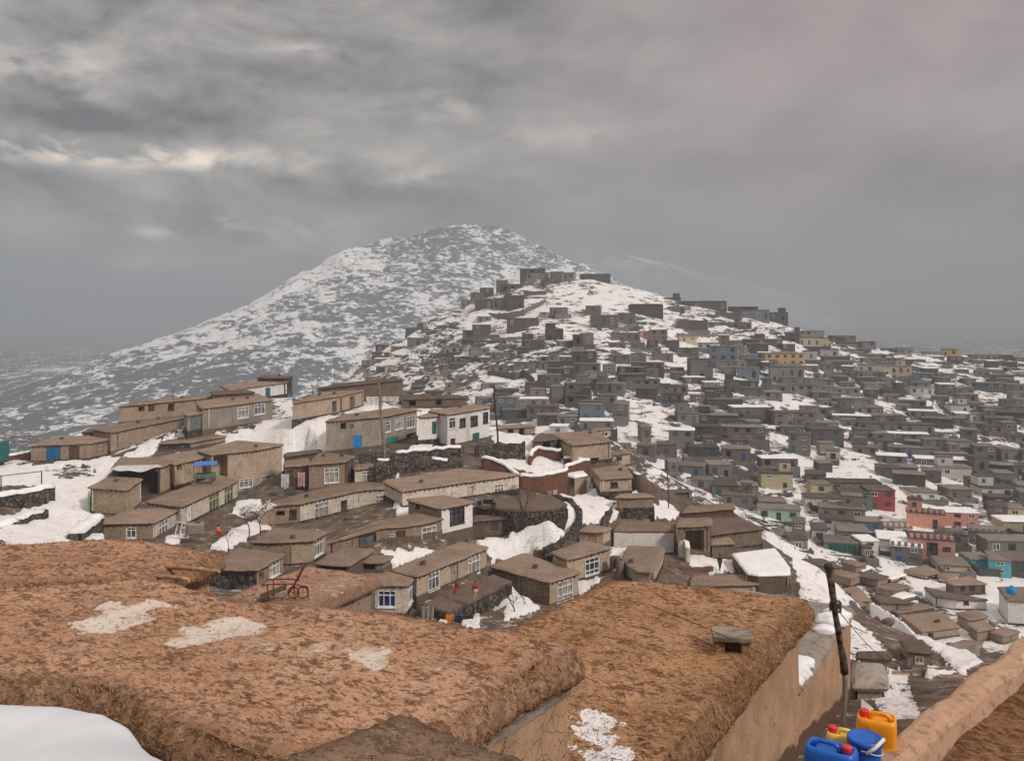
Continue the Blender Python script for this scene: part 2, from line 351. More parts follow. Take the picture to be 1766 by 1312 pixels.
M['wood'] = plain('brown_wood', (.10, .055, .035), .7); M['pole'] = plain('peeled_poplar', (.42, .25, .15), .7, .3, 6); M['polegrey'] = plain('weathered_pole', (.24, .20, .165), .8, .3, 4); M['poledark'] = plain('dark_pole', (.045, .038, .034), .7)
M['void'] = plain('sooty_interior', (.03, .024, .02), .95)
M['metal'] = plain('rusty_metal', (.10, .055, .04), .6, .4, 8); M['redmetal'] = plain('red_rusty_frame', (.17, .035, .025), .6, .3, 8); M['wire'] = plain('wire', (.035, .033, .032), .6)
M['rock'] = plain('dark_rock', (.055, .053, .055), .95, .4, .5)
for k, c in dict(fbrown=(.175, .155, .140), fgrey=(.21, .203, .197), fdark=(.098, .09, .086), ftan=(.275, .24, .21), fblue=(.17, .20, .235), fcream=(.56, .48, .33), fyellow=(.58, .41, .17), fwhite=(.60, .58, .55),
                 fmint=(.42, .56, .48), fpink=(.64, .33, .28), fsalmon=(.64, .32, .25), fred=(.33, .075, .07), fsky=(.13, .42, .52), flilac=(.50, .40, .44), fgreen=(.17, .2, .17)).items():
    M[k] = earth('wall_' + k[1:], tuple(x * .62 for x in c), tuple(x * .92 for x in c), c, sc=.35, objvar=.35, bumpd=.02, drip=.3)
M['froof'] = earth('far_mud_roof', (.08, .068, .06), (.16, .137, .12), (.215, .185, .162), sc=.3, objvar=.5)
M['froofd'] = earth('far_dark_roof', (.04, .034, .03), (.082, .066, .056), (.11, .09, .075), sc=.3, objvar=.4)
# ------------------------------------------------------------------ the village on the near slope, traced house by house
# V(tag, Y of first corner, roof corners (front left first, counter-clockwise from above), bottom row at first corner, wall, roof, name, label, openings)
# opening: (edge, u0, v0, u1, v1, style)   the edges run corner i to corner i+1
VILL = []
def V(tg, Y0, pts, vb, wall, roof, name, label, ops=(), ew=None, lip=.22, up=1.2, items=(), depth=None):
    px = [Q(tg, *p) for p in pts]; Z = -(px[0][1] - HY) / FPX * Y0
    poly = [PZ(a, b, Z)[:2] for a, b in px]
    if depth is not None:       # only the front edge is traced: the back lies 'depth' metres behind it
        d = poly[1] - poly[0]; L = np.hypot(*d); n = np.array((-d[1], d[0])) / L
        poly = [poly[0], poly[1], poly[1] + n * depth, poly[0] + n * depth]
    zb = -(Q(tg, 0, vb)[1] - HY) / FPX * Y0
    VILL.append(dict(tg=tg, poly=poly, Z=Z, zb=zb, wall=wall, roof=roof, name=name, label=label, ops=ops, ew=ew or {}, lip=lip, up=up, items=items))
# lower left
V('A', 88, [(540,885),(832,880),(985,800),(700,815)], 985, 'mud', 'roof', 'mud_house', 'small mud house with white-framed windows just beyond the straw roof at lower left',
  [(0,685,910,742,970,'w2'),(1,862,872,915,980,'w3')], {1:'pale'})
V('A', 93.5, [(985,792),(1292,652),(1150,640),(800,768)], 905, 'pale', 'roof', 'mud_house', 'long pale house with two yellow-green windows, ladder and cart standing on its roof',
  [(0,1015,785,1043,897,'d:wframe'),(0,1138,725,1192,832,'y3'),(0,1218,692,1268,795,'y3')])
V('A', 96, [(490,688),(685,702),(765,645),(600,632)], 832, 'tan', 'roof', 'mud_house', 'windowless tan block house with a green door edge above the snowy lane', [], {})
V('A', 104, [(615,585),(872,578),(948,548),(860,528),(655,535)], 740, 'darkmud', 'roof', 'mud_shed', 'open mud shed with a sagging white tarp along its eave', [(0,640,612,860,738,'o')], {1:'tan'})
V('A', 107, [(950,565),(1150,515),(1060,490),(860,528)], 690, 'tan', 'roof', 'mud_house', 'tan upper room set back behind the ladder, left of the tall wall', [(0,960,570,990,605,'o')])
V('A', 111, [(1150,512),(1385,488),(1535,458),(1290,440),(1080,489)], 745, 'tan', 'roof', 'mud_house', 'tall two-storey tan house with a dark open room and pale windows at its foot',
  [(0,1160,522,1238,640,'o'),(0,1300,646,1375,695,'w3c'),(1,1415,624,1502,710,'w3c')])
V('A', 118, [(868,452),(1035,445),(1225,413),(1140,404),(905,436)], 492, 'stone', 'roof', 'mud_shed', 'low flat shed of dark stone in the snow behind the tall tan house', [], {1:'mud'})
V('A', 114, [(168,462),(492,448),(612,425),(560,412),(300,418)], 556, 'mud', 'roof', 'mud_house', 'mud house with a blue double gate and a brown door on the snowy lane',
  [(0,253,470,328,556,'d:dblue'),(0,375,468,432,556,'d:wood'),(1,530,455,562,500,'d:mud')], up=.6)
V('A', 119, [(602,390),(1018,308),(935,297),(505,375)], 503, 'mud', 'roof', 'mud_house', 'long windowless mud house with peeling stained plaster below the long top house', [], {}, up=.8)
V('A', 123, [(448,392),(560,385),(600,372),(490,376)], 425, 'darkmud', 'roofd', 'mud_shed', 'small dark mud shed with a black opening on the left ridge', [(0,490,390,556,420,'o')], up=.4)
V('A', 128, [(648,249),(1150,203),(1205,182),(755,226)], 345, 'mud', 'roof', 'mud_house', 'long mud house with a row of dark openings along the left crest',
  [(0,752,255,785,282,'o'),(0,805,235,840,280,'d:wood'),(0,915,240,948,282,'o'),(0,1080,222,1125,262,'k2')], up=.3)
V('A', 124, [(1100,260),(1480,214),(1385,180),(1068,226)], 388, 'grey', 'roof', 'mud_house', 'grey plastered house with two white windows above the snowfield',
  [(0,1290,256,1352,318,'w3'),(0,1382,240,1440,298,'w3')], up=.6)
V('A', 121, [(1018,300),(1098,286),(1070,272),(1000,286)], 392, 'grey', 'roof', 'gatehouse', 'mud gatehouse with a grey-green double gate beside the snowfield', [(0,1035,312,1095,386,'d:ggreen')], up=.5)
V('A', 137, [(1158,186),(1382,174),(1330,162),(1150,172)], 232, 'darkmud', 'roofd', 'mud_house', 'dark mud upper storey behind the grey house with two white windows', [], up=.2)
V('A', 148, [(1250,160),(1560,120),(1470,106),(1200,140)], 235, 'white', 'roof', 'white_house', 'whitewashed house with one green shutter at the top of the left crest', [(0,1443,152,1470,205,'d:teal')], up=.2)
V('A', 163, [(1548,98),(1590,88),(1440,84),(1400,95)], 236, 'darkmud', 'roofd', 'mud_house', 'dark brown tower house with a blue door at the end of the left crest',
  [(0,1554,110,1580,165,'k2'),(0,1560,188,1586,235,'d:blue')], up=.2)
# ridge, centre
V('B', 124, [(330,230),(600,190),(715,163),(490,178)], 333, 'tan', 'roof', 'mud_house', 'tan stained house with white pillars and open doorways on the ridge',
  [(0,545,225,568,285,'o'),(0,588,205,622,285,'o'),(1,640,200,668,272,'o')], up=.6)
V('B', 143, [(468,155),(930,107),(880,98),(560,132)], 262, 'darkmud', 'roofd', 'mud_house', 'tall dark brown house with a flat blank wall topping the ridge', [], up=.4)
V('B', 116, [(512,332),(830,304),(1006,268),(880,262),(610,298)], 502, 'grey', 'roof', 'mud_house', 'grey two-storey house with a blue door, a green gate and three white windows',
  [(0,590,344,620,378,'o'),(0,640,350,662,372,'d:ggreen'),(1,832,335,862,394,'w2'),(1,885,320,930,380,'w3'),(1,950,306,996,370,'w3'),(0,660,412,705,482,'d:blue'),(1,838,420,905,498,'d:green'),(1,950,400,1000,440,'o')])
V('B', 121, [(1012,308),(1112,302),(1170,290),(1080,284)], 442, 'white', 'roof', 'white_house', 'low whitewashed wing with a green door left of the white house', [(0,1088,336,1114,404,'d:teal')])
V('B', 121, [(1172,293),(1402,256),(1310,244),(1075,276)], 470, 'white', 'roof', 'white_house', 'bright whitewashed two-storey house with pink eaves above a rough stone ground floor',
  [(0,1180,314,1216,375,'w2d'),(0,1238,318,1270,366,'k1'),(0,1297,305,1336,360,'k2'),(0,1364,286,1392,346,'k2'),(0,1308,398,1345,458,'d:teal'),(0,1188,428,1215,466,'d:maroon')])
V('B', 146, [(925,212),(1275,203),(1240,192),(950,190)], 265, 'darkmud', 'roofd', 'mud_house', 'low dark brown house behind the white house on the ridge', [(0,965,222,1000,250,'o'),(0,1110,216,1140,246,'o')], up=.3)
# second row
V('B', 109, [(288,578),(418,566),(410,530),(300,532)], 712, 'darkmud', 'roof', 'mud_house', 'recessed dark mud house hung with pale pinkish cloths', [(0,300,600,330,690,'d:wood')])
V('B', 108, [(418,566),(612,550),(662,522),(480,502)], 705, 'mud', 'roof', 'mud_house', 'mud house with one white window, between the tall tan house and the pale hut', [(0,500,588,582,670,'w3c')], {1:'darkmud'})
V('B', 112.5, [(284,525),(485,495),(480,487),(300,505)], 575, 'darkmud', 'roofd', 'mud_house', 'dark mud parapet room on the terrace behind the second row', [], up=.3)
V('B', 111, [(668,592),(805,577),(762,553),(668,546)], 672, 'pale', 'roof', 'mud_hut', 'small pale hut with one curtained window at the end of the second row', [(0,704,605,782,667,'w3c')])
V('B', 98, [(150,792),(372,777),(682,707),(872,692),(780,664),(640,669),(430,714)], 905, 'pale', 'roof', 'mud_house', 'long pale house with a black doorway and three curtained windows, red rugs before it',
  [(0,242,822,288,850,'o'),(0,312,814,352,862,'k2'),(1,444,775,527,868,'w3c'),(1,592,764,627,852,'o'),(2,778,735,850,815,'w3c')], {0:'mud'})
V('B', 97, [(928,708),(1560,620),(1240,590),(828,656)], 800, 'pale', 'roof', 'mud_house', 'longest pale house, one lattice window near the brick ruin and blue cloths at its foot',
  [(0,1425,675,1476,752,'w3'),(0,1282,690,1312,765,'d:pale')])
V('B', 93.5, [(960,758),(1140,803),(1308,768),(1150,735)], 905, 'mud', 'roof', 'mud_house', 'square two-storey tower house with a dark-framed window in its white side',
  [(1,1184,797,1264,892,'k3'),(0,1000,790,1020,815,'o')], {1:'white'}, up=.8)
V('B', 80, [(515,988),(800,910),(988,893),(1138,862),(1000,834),(760,884)], 1070, 'mud', 'roof', 'mud_house', 'mud house with a big dark shop window and an awning over its wooden door',
  [(0,690,950,784,1022,'k1'),(0,590,975,655,1020,'d:mud'),(1,860,946,886,990,'w2'),(1,893,930,942,1040,'d:wood'),(2,1030,905,1112,1006,'w3')])
V('C', 93, [(52,622),(245,600),(190,582),(60,596)], 722, 'darkmud', 'roofd', 'mud_shed', 'brown mud shed with junk on its roof beside the snowy garden', [(0,150,632,185,672,'d:wood')])
# first row
V('D', 76, [(675,404),(925,408),(1068,328),(830,298)], 530, 'stone', 'roof', 'mud_house', 'house with a dark stone-brick front just beyond the peeled roof poles',
  [(1,990,368,1046,452,'w3'),(1,936,430,960,472,'o')], {1:'mud'})
V('D', 84, [(1105,258),(1228,248),(1300,205),(1018,190),(900,262)], 390, 'mud', 'roof', 'mud_house', 'rosy mud house with a grey door and one white side window, behind the stone-brick front',
  [(0,1073,290,1106,386,'d:grey'),(1,1234,245,1282,338,'w3')], {0:'tan',1:'tan'})
V('D', 76, [(1255,374),(1420,386),(1555,302),(1405,292)], 412, 'darkmud', 'roof', 'open_shed', 'low open shed with thin posts and patches of snow on its roof', [(0,1270,385,1410,425,'o')])
V('E', 78, [(78,366),(190,368),(236,340),(120,334)], 420, 'mud', 'roof', 'mud_hut', 'tiny mud hut with a dark doorway between the open shed and the long first-row house', [(0,82,378,150,420,'o')])
V('E', 75, [(150,490),(318,493),(374,432),(210,420),(60,436)], 655, 'pale', 'roof', 'mud_house', 'pale house with bright blue glass in its window right behind the straw roof',
  [(0,162,528,262,620,'wb'),(1,326,486,360,590,'wb')], {})
V('E', 76.5, [(375,442),(755,290),(622,262),(245,410)], 568, 'tan', 'roof', 'mud_house', 'long tan house with two white windows over the terrace where a woman in red stands',
  [(0,436,430,496,526,'w3'),(0,560,386,597,482,'d:grey'),(0,650,344,716,445,'w3c')])
V('E', 88.3, [(780,390),(1098,476),(1255,426),(1090,372),(960,324)], 520, 'mudbrick', 'roof', 'mud_house', 'house with a bare mud-brick side wall and an arched white window',
  [(1,1134,474,1222,582,'wa')], {1:'tan'}, up=.6)
V('E', 87, [(1190,356),(1425,291),(1290,258),(1115,317)], 490, 'tan', 'roof', 'mud_house', 'tan house with a wide white window and a chimney pot, above the mud-brick wall', [(0,1288,350,1366,442,'wa')], up=.6)
V('E', 96, [(1258,201),(1388,207),(1427,186),(1312,170)], 278, 'tan', 'roof', 'mud_hut', 'small cubic tan hut between the snowy path and the white house', [(0,1312,232,1350,268,'d:tan')])
V('C', 98, [(815,674),(1140,674),(1146,632),(1003,630),(1025,566),(876,568)], 800, 'white', 'roof', 'white_house', 'blank whitewashed house with a brown L-shaped roof beside the snowy path', [], lip=.05)
V('C', 96.5, [(1160,650),(1340,642),(1338,606),(1180,610)], 812, 'mudbrick', 'roof', 'mud_house', 'mud-brick house with a deep dark porch to the right of the white house', [(0,1205,675,1305,790,'o')])
V('C', 89, [(870,825),(905,862),(950,888),(1010,895),(1045,858),(1085,772),(1075,762),(900,758)], 905, 'tan', 'roof', 'mud_house', 'tan house with a rounded corner just behind the right straw roof', [(3,1012,912,1030,958,'o')], up=.6)
V('C', 102, [(1345,694),(1622,660),(1500,604),(1340,614)], 790, 'mudbrick', 'roofd', 'mud_house', 'mud-brick house with a bulging blank wall at the right end of the village', [])
V('C', 98, [(1350,745),(1468,740),(1440,715),(1345,722)], 832, 'mudbrick', 'roof', 'mud_shed', 'rough mud-brick shed in front of the bulging mud-brick wall', [])
V('C', 96, [(1462,800),(1548,906),(1600,914),(1772,908),(1766,870),(1715,800),(1690,772)], 870, 'darkmud', 'snowclean', 'mud_house', 'house whose whole flat roof lies under clean snow', [], lip=.1, up=.4)
V('C', 88, [(1238,968),(1596,962),(1586,912),(1250,922)], 1030, 'tan', 'roof', 'mud_house', 'low tan house just behind the right straw roof, its flat roof bare', [], up=.4)
V('C', 90, [(1597,935),(1772,926),(1760,914),(1600,920)], 1030, 'white', 'roof', 'white_house', 'small white house with a bright green window behind the corner of the right straw roof', [(0,1694,955,1756,1012,'g2'),(0,1610,955,1645,1015,'d:grey')], up=.3)
# right of the ridge
V('C', 118, [(590,208),(802,188),(712,130),(490,150)], 312, 'tan', 'roof', 'mud_house', 'big tan house with a low brick vent, highest at the right end of the ridge', [(0,672,282,735,306,'o')], up=.8)
V('C', 122, [(375,188),(505,175),(490,150),(400,160)], 262, 'darkmud', 'roofd', 'mud_house', 'dark half-ruined mud house behind the brick ruin', [(0,430,195,470,240,'o')], up=.5)
V('C', 108, [(742,390),(912,382),(872,320),(705,338)], 472, 'tan', 'roof', 'mud_house', 'tan house with one small dark window below the big tan house', [(0,798,412,836,440,'k2')])
V('C', 103, [(828,492),(1032,488),(985,472),(858,476)], 560, 'mud', 'roof', 'mud_shed', 'long low mud shed in the snow between the two paths', [])
V('C', 115, [(1195,575),(1468,552),(1460,525),(1215,545)], 612, 'redbrick', 'roof', 'brick_house', 'low red-brick house with a brown roof behind the white house', [])
V('C', 128, [(1080,470),(1240,462),(1222,450),(1085,455)], 520, 'darkmud', 'roofd', 'mud_house', 'small dark house on the slope edge below the snow gully', [])
V('C', 135, [(1175,512),(1300,500),(1280,488),(1180,498)], 545, 'darkmud', 'roofd', 'mud_house', 'dark house on the slope edge above the red-brick house', [])
V('C', 150, [(190,118),(385,108),(370,98),(200,105)], 165, 'grey', 'roof', 'mud_house', 'grey house behind the snow heap at the end of the ridge', [(0,240,128,270,160,'o'),(0,300,122,330,158,'o')], up=.3)
V('C', 150, [(700,128),(800,124),(790,116),(705,120)], 172, 'flilac', 'roof', 'mud_house', 'small lilac-pink house peeping over the big tan house', [(0,745,136,785,165,'w2')], up=.3)
V('C', 140, [(812,262),(905,252),(895,242),(815,250)], 330, 'tan', 'roof', 'mud_house', 'two-step tan house right below the big tan house', [(0,830,275,860,300,'o')], up=.3)

# ------------------------------------------------------------------ the far hill: silhouette and depth of the slope for a pixel of it
SIL = np.array([(520,700),(600,655),(640,612),(700,578),(740,556),(800,527),(860,502),(905,484),(1000,482),(1080,492),(1160,517),(1250,537),(1350,556),(1450,585),(1540,602),(1600,612),(1766,620),(1950,634)], float)
YS = np.array([(520,380),(600,410),(700,455),(900,480),(1050,480),(1250,460),(1450,440),(1766,425),(1950,420)], float)
def hill_Y(px, py):
    s = np.interp(px, SIL[:, 0], SIL[:, 1]); ys = np.interp(px, YS[:, 0], YS[:, 1])
    q = np.clip((py - s) / (1130 - s), -.05, 1.3); q = np.sign(q) * np.abs(q) ** 1.22
    return 1 / (1 / ys + q * (1 / 118.0 - 1 / ys))

def W(pts, vb, wall, roof, label, ops=(), Y=None, **k):
    x, y = Q('I', pts[0][0], vb); V('I', Y or float(hill_Y(x, y)), pts, vb, wall, roof, 'valley_house', label, ops, **k); VILL[-1]['grp'] = 'flat-roofed houses of the valley'
W([(175,412),(300,470),(558,478),(445,367)], 500, 'mud', 'roof', 'big flat brown roof with a raised edge just past the leaning pole', up=.3)
W([(270,530),(520,515),(440,455),(290,465)], 625, 'mud', 'roof', 'brown house below the raised-edge roof, one barred window and a blue tank near it', [(0,383,560,428,615,'k2')], up=.3)
W([(800,592),(960,716),(1255,682),(1110,570)], 668, 'mud', 'roof', 'wide bare roof right of the snow channel with a pale stepped line on it', [(1,1010,735,1050,775,'o')], up=.3)
W([(622,495),(770,572),(1060,525),(760,470)], 530, 'darkmud', 'roof', 'brown roof behind a grey parapet, left of the snow heap in the valley', up=.3)
W([(555,428),(640,490),(885,497),(760,455)], 520, 'mud', 'roofd', 'low brown roof between the raised-edge roof and the grey parapet', up=.3)
W([(728,442),(765,466),(905,432),(812,405)], 485, 'grey', 'snow', 'small roof under bluish snow in the middle of the valley', up=.3)
W([(1062,440),(1232,466),(1470,470),(1225,425),(985,372)], 528, 'white', 'roofd', 'white-sided house with a dark roof and a bright snow edge in the valley', [(1,1290,482,1330,512,'k1')], up=.3)
W([(1150,325),(1215,352),(1462,345),(1330,288)], 412, 'darkmud', 'roof', 'dark two-part house above the white-sided valley house', [(1,1265,365,1300,400,'k2'),(1,1340,362,1375,398,'k2')], up=.3)
W([(435,226),(492,242),(562,212),(500,190)], 258, 'fpink', 'snow', 'tiny pink box house with a snowy roof near the leaning pole', up=.3)
W([(620,262),(716,306),(832,270),(720,232)], 300, 'fsalmon', 'snow', 'salmon box house with a pale roof and one dark window in the valley', [(1,782,295,806,322,'k1')], up=.3)
W([(822,236),(990,280),(1112,255),(990,200)], 268, 'pale', 'roof', 'brown-roofed house with a pale two-window front in the valley', [(1,1005,278,1045,305,'k2'),(1,1062,272,1098,300,'k2')], up=.3)
W([(1568,372),(1640,470),(1790,480),(1790,372)], 560, 'white', 'roof', 'long white walled house at the right edge with a blue tank on its roof', up=.3)
W([(695,985),(850,985),(840,950),(705,955)], 1060, 'mud', 'roofd', 'low brown yard building below the snow-covered bushes', Y=58, up=.3)
W([(552,640),(838,728),(950,780),(640,585)], 735, 'darkmud', 'roofd', 'dark roof above the valley washing line left of the snow channel', up=.3)
W([(850,865),(1030,878),(960,790),(800,790)], 985, 'mud', 'roofd', 'brown house left of the snow channel with one pale opening', [(0,905,915,972,975,'w2c')], Y=75, up=.3)
W([(800,1150),(1085,1160),(1262,1062),(1085,1062)], 1230, 'darkmud', 'roof', 'bare brown roof just above the pale kerb', Y=52, up=.3)
W([(448,1126),(645,1122),(628,975),(460,970)], 1290, 'mud', 'grey', 'narrow tan outhouse with a grey roof and a drainpipe right of the snowy wall', Y=30, up=.3)
W([(470,900),(686,906),(682,884),(480,882)], 1060, 'mud', 'roofd', 'narrow brown block with a dark flat top behind the grey-roofed outhouse', Y=38, up=.3)
W([(1140,840),(1280,850),(1440,800),(1290,790)], 905, 'grey', 'roof', 'grey courtyard house below the wide bare roof', up=.3)
W([(1330,660),(1400,715),(1530,690),(1450,640)], 750, 'mud', 'roof', 'brown house right of the wide bare roof', up=.3)
W([(1500,720),(1600,755),(1725,720),(1610,690)], 790, 'mud', 'roof', 'brown roof outlined by a pale kerb line near the right edge', up=.3)
W([(1240,575),(1330,630),(1480,600),(1390,550)], 665, 'tan', 'roof', 'tan house below the white-sided valley house', up=.3)
W([(20,150),(200,215),(330,215),(180,150)], 240, 'mud', 'roofd', 'brown roof left of the leaning pole, above the snow bank', up=.3)
W([(330,170),(440,205),(520,190),(400,155)], 235, 'mud', 'roof', 'small brown roof behind the leaning pole', up=.3)
W([(230,255),(400,300),(470,270),(300,235)], 330, 'mud', 'roof', 'brown roof on the bank just right of the pole top', up=.3)
W([(450,280),(610,310),(690,285),(560,255)], 345, 'mud', 'roofd', 'brown roof left of the salmon box house', up=.3)
W([(600,370),(740,400),(860,370),(720,340)], 430, 'mud', 'roof', 'brown roof below the salmon box house', up=.3)
W([(1090,285),(1160,300),(1250,270),(1130,225)], 330, 'fcream', 'roof', 'cream yard house below the cream courtyard house', up=.3)
V('C', 113, [(557,374),(602,382),(666,370),(645,350),(580,350)], 490, 'mud', 'snowclean', 'mud_hut', 'small round-cornered watch hut with a thick cap of snow beside the brick ruin', [(0,574,388,600,442,'o')], lip=.12)
V('E', 75, [(400,602),(540,645),(892,480),(790,440)], 700, 'stone', 'roofd', 'stone_terrace', 'mud terrace on a dark stone wall where a woman in red stands', [], lip=.0, up=.4)
V('C', 96, [(60,545),(260,566),(480,560),(562,530),(480,488),(100,505)], 585, 'stone', 'roofd', 'stone_terrace', 'dark earth terrace below the longest pale house, hung with washing', [], lip=.0, up=.4)
# ------------------------------------------------------------------ ground heights
ctl = []
for h in VILL:
    n = len(h['poly'])
    P_ = [np.array(p) for p in h['poly']]; seen_ = []
    for i in range(n):
        d = P_[(i + 1) % n] - P_[i]; m_ = (P_[(i + 1) % n] + P_[i]) / 2; seen_.append((d[1] * m_[0] - d[0] * m_[1]) < 0)
    for i, p in enumerate(P_):
        fr = seen_[i] or seen_[i - 1]; ctl.append((p[0], p[1], h['zb'] + (0 if fr else h['up'])))
        if seen_[i] and np.hypot(*(P_[(i + 1) % n] - p)) > 5: q = (p + P_[(i + 1) % n]) / 2; ctl.append((q[0], q[1], h['zb']))
def cp(tg, u, v, Y): ctl.append(tuple(P(*Q(tg, u, v), Y)))
for a in [('A',40,650,104),('A',300,850,90),('A',150,990,77),('A',440,622,112),('A',50,705,97),('A',0,560,116),('A',40,900,80),('A',0,800,88),('A',470,760,96),('A',100,610,110),('A',500,930,84),
          ('E',650,610,74),('E',800,705,70),('E',500,640,73),('E',740,470,79),('D',700,270,85),('D',850,200,91),('C',470,620,93.5),('C',330,605,94.5),('C',560,690,92),('C',250,760,86.5),('C',700,500,109),('C',610,482,113),('C',560,540,106),('C',300,530,106),
          ('C',1100,570,110),('C',860,800,93),('C',1400,850,95),('C',960,950,88),('C',820,420,113),('C',350,240,124),('C',420,320,119),
          ('B',310,420,122),('B',470,480,118),('B',1330,560,113),('B',900,570,112),('B',1500,600,116),('B',860,640,110),
          ('Z',1339,975,118),('Z',1392,1000,96),('Z',1408,1060,55),('Z',1440,1045,118),('Z',1480,1068,112),('Z',1520,1095,105),('Z',1565,1125,98),('Z',1540,1128,66),('Z',1552,1205,40),('Z',1492,1155,33),('Z',1600,1222,62),('Z',1640,1135,108),('Z',1700,1105,116),('Z',1480,1010,125),('Z',1560,1200,48),
          ('Z',1410,960,125),('Z',1250,880,150)]: cp(*a)
ctl += [(0,0,-6.2),(0,8,-6.8),(-6,12,-8.4),(6,13,-8.4),(5.5,9.5,-6.2),(6,17.5,-9.6),(7.6,21.3,-10.45),(10.8,27,-11.7),(2,22,-11),(9,16,-9.4),(-10,20,-8.6),(0,26,-12),(-8,36,-14.2),(-20,40,-14.5),(-30,60,-18),(0,52,-20),(10,42,-16.5),(12,60,-22),(4,66,-23.5),(-12,66,-22.5),(-45,60,-17),(-60,90,-20),(-75,120,-21),(30,20,-7),(20,10,-5.5),(-20,5,-6),(-30,25,-9)]
for px in range(560, 1960, 90):
    s = np.interp(px, SIL[:, 0], SIL[:, 1]); ys = np.interp(px, YS[:, 0], YS[:, 1])
    for q in (0, .07, .14, .22, .32, .44, .58, .74, .9):
        py = s + q * (1130 - s)
        if py > 730 and px < 1060 or py > 860 and px < 1240 or py > 960 and px < 1400 or px < 620 and q > .1: continue
        Y = float(hill_Y(px, py)); ctl.append(tuple(P(px, py, Y)))
    t = P(px, s, ys)
    ctl.append((t[0] * 1.12, ys * 1.12, t[2] - 12)); ctl.append((t[0] * 1.4, ys * 1.4, min(t[2] - 60, -62)))
for px, Y, z in [(0,170,-42),(0,260,-66),(120,220,-55),(300,220,-52),(300,320,-76),(500,230,-48),(500,330,-72),(-300,160,-40),(-300,320,-80),(-700,200,-60),(480,190,-36),(700,190,-33),(640,210,-36),(780,170,-29),(860,150,-26.5),(2300,130,-46),(2300,300,-52),(2300,60,-24)]:
    ctl.append(((px - CX) / FPX * Y, Y, z))
for px in range(-700, 2500, 200):
    for Y in (800, 1200, 2500, 5000, 6900): ctl.append(((px - CX) / FPX * Y, Y, -112 if px < 900 else (-100 if px < 1300 else -88)))
TER = RBF(ctl, 3.0)
def terr(x, y, detail=True):
    z = TER(x, y)
    if detail:
        x = np.asarray(x, float); y = np.asarray(y, float); d = np.hypot(x, y)
        k = np.interp(d, [0, 30, 120, 170, 260, 480, 600, 1500], [.15, .2, .35, .8, 1.6, 2.2, 1.2, 4])
        z = z + k * fbm(x / 14, y / 14, 0, 3, 5, .5) * .55 + np.interp(d, [0, 40, 150, 300], [.05, .1, .16, .25]) * fbm(x / 1.7, y / 1.7, 0, 9, 3)
    return z
def gz(x, y): return float(terr(np.array([x]), np.array([y]))[0])

# white fields and bare patches of the ground, outlined where they lie: (tag, outline, amount)
FIELDS = [
 ('A', [(1225,430),(1300,400),(1490,350),(1480,235),(1600,240),(1600,330),(1790,340),(1790,560),(1500,560),(1280,455)], 1.0),
 ('A', [(640,530),(830,445),(870,440),(1000,420),(1050,380),(1110,410),(1010,440),(870,450),(870,490),(640,540)], 1.0),
 ('A', [(-200,590),(120,570),(470,560),(640,530),(640,590),(520,690),(480,760),(480,830),(560,900),(560,990),(440,980),(320,1010),(200,1060),(20,1020),(120,880),(240,800),(290,760),(280,680),(-200,690)], .93),
 ('A', [(230,590),(500,580),(520,650),(300,650)], .45),
 ('A', [(-200,860),(60,850),(130,820),(250,800),(140,880),(40,1000),(-200,1000)], .8),
 ('A', [(1290,770),(1400,770),(1410,800),(1270,840),(1250,820)], 1.0), ('A', [(1150,1010),(1260,940),(1380,870),(1470,860),(1460,930),(1380,960),(1200,1050)], 1.0),
 ('A', [(920,960),(1000,960),(1000,1000),(920,1000)], 1.0),
 ('E', [(400,585),(470,590),(530,640),(540,710),(470,690),(440,620)], 1.0), ('E', [(600,640),(660,600),(710,620),(720,730),(640,740),(600,690)], 1.0), ('E', [(790,590),(870,510),(960,530),(970,580),(1050,630),(850,700),(860,610)], 1.0),
 ('E', [(1250,480),(1350,455),(1360,480),(1260,540)], 1.0), ('E', [(180,320),(460,310),(470,330),(240,410)], .95), ('E', [(1420,290),(1520,290),(1500,420),(1430,430)], .95),
 ('C', [(60,735),(160,690),(250,700),(245,600),(300,560),(400,560),(560,530),(500,490),(560,480),(620,530),(625,600),(560,690),(440,770),(160,860),(120,780)], .97),
 ('C', [(580,500),(660,480),(665,410),(700,420),(800,490),(805,530),(750,650),(630,640),(560,720),(620,640),(640,560)], .97),
 ('C', [(820,495),(920,540),(1030,560),(1030,490),(1165,560),(1165,610),(1030,620),(870,560),(800,640),(790,660)], .95),
 ('C', [(795,770),(885,770),(890,800),(870,900),(800,830)], .95), ('C', [(905,445),(990,470),(980,485),(860,490)], .95), ('C', [(1215,800),(1330,810),(1450,830),(1480,910),(1360,910),(1220,870)], .85),
 ('C', [(155,165),(400,170),(380,240),(540,280),(690,285),(660,330),(560,350),(430,390),(230,330),(100,280),(330,260),(330,200),(180,210)], 1.0),
 ('B', [(815,620),(880,615),(910,640),(820,660)], 1.0), ('B', [(885,770),(915,770),(980,830),(900,850)], 1.0), ('B', [(970,480),(1060,470),(1080,490),(960,500)], 1.0), ('B', [(1410,420),(1560,400),(1680,440),(1600,470),(1440,470)], 1.0),
 ('Z', [(1370,960),(1420,960),(1470,1030),(1440,1100),(1395,1100),(1380,1040)], .72), ('Z', [(1395,1040),(1450,1050),(1500,1090),(1560,1150),(1590,1240),(1520,1240),(1480,1140),(1395,1100)], .70),
 ('Z', [(1490,1036),(1520,1036),(1690,1140),(1660,1165),(1600,1110),(1500,1050)], 1.0), ('Z', [(1600,1150),(1650,1160),(1600,1170)], .9)]
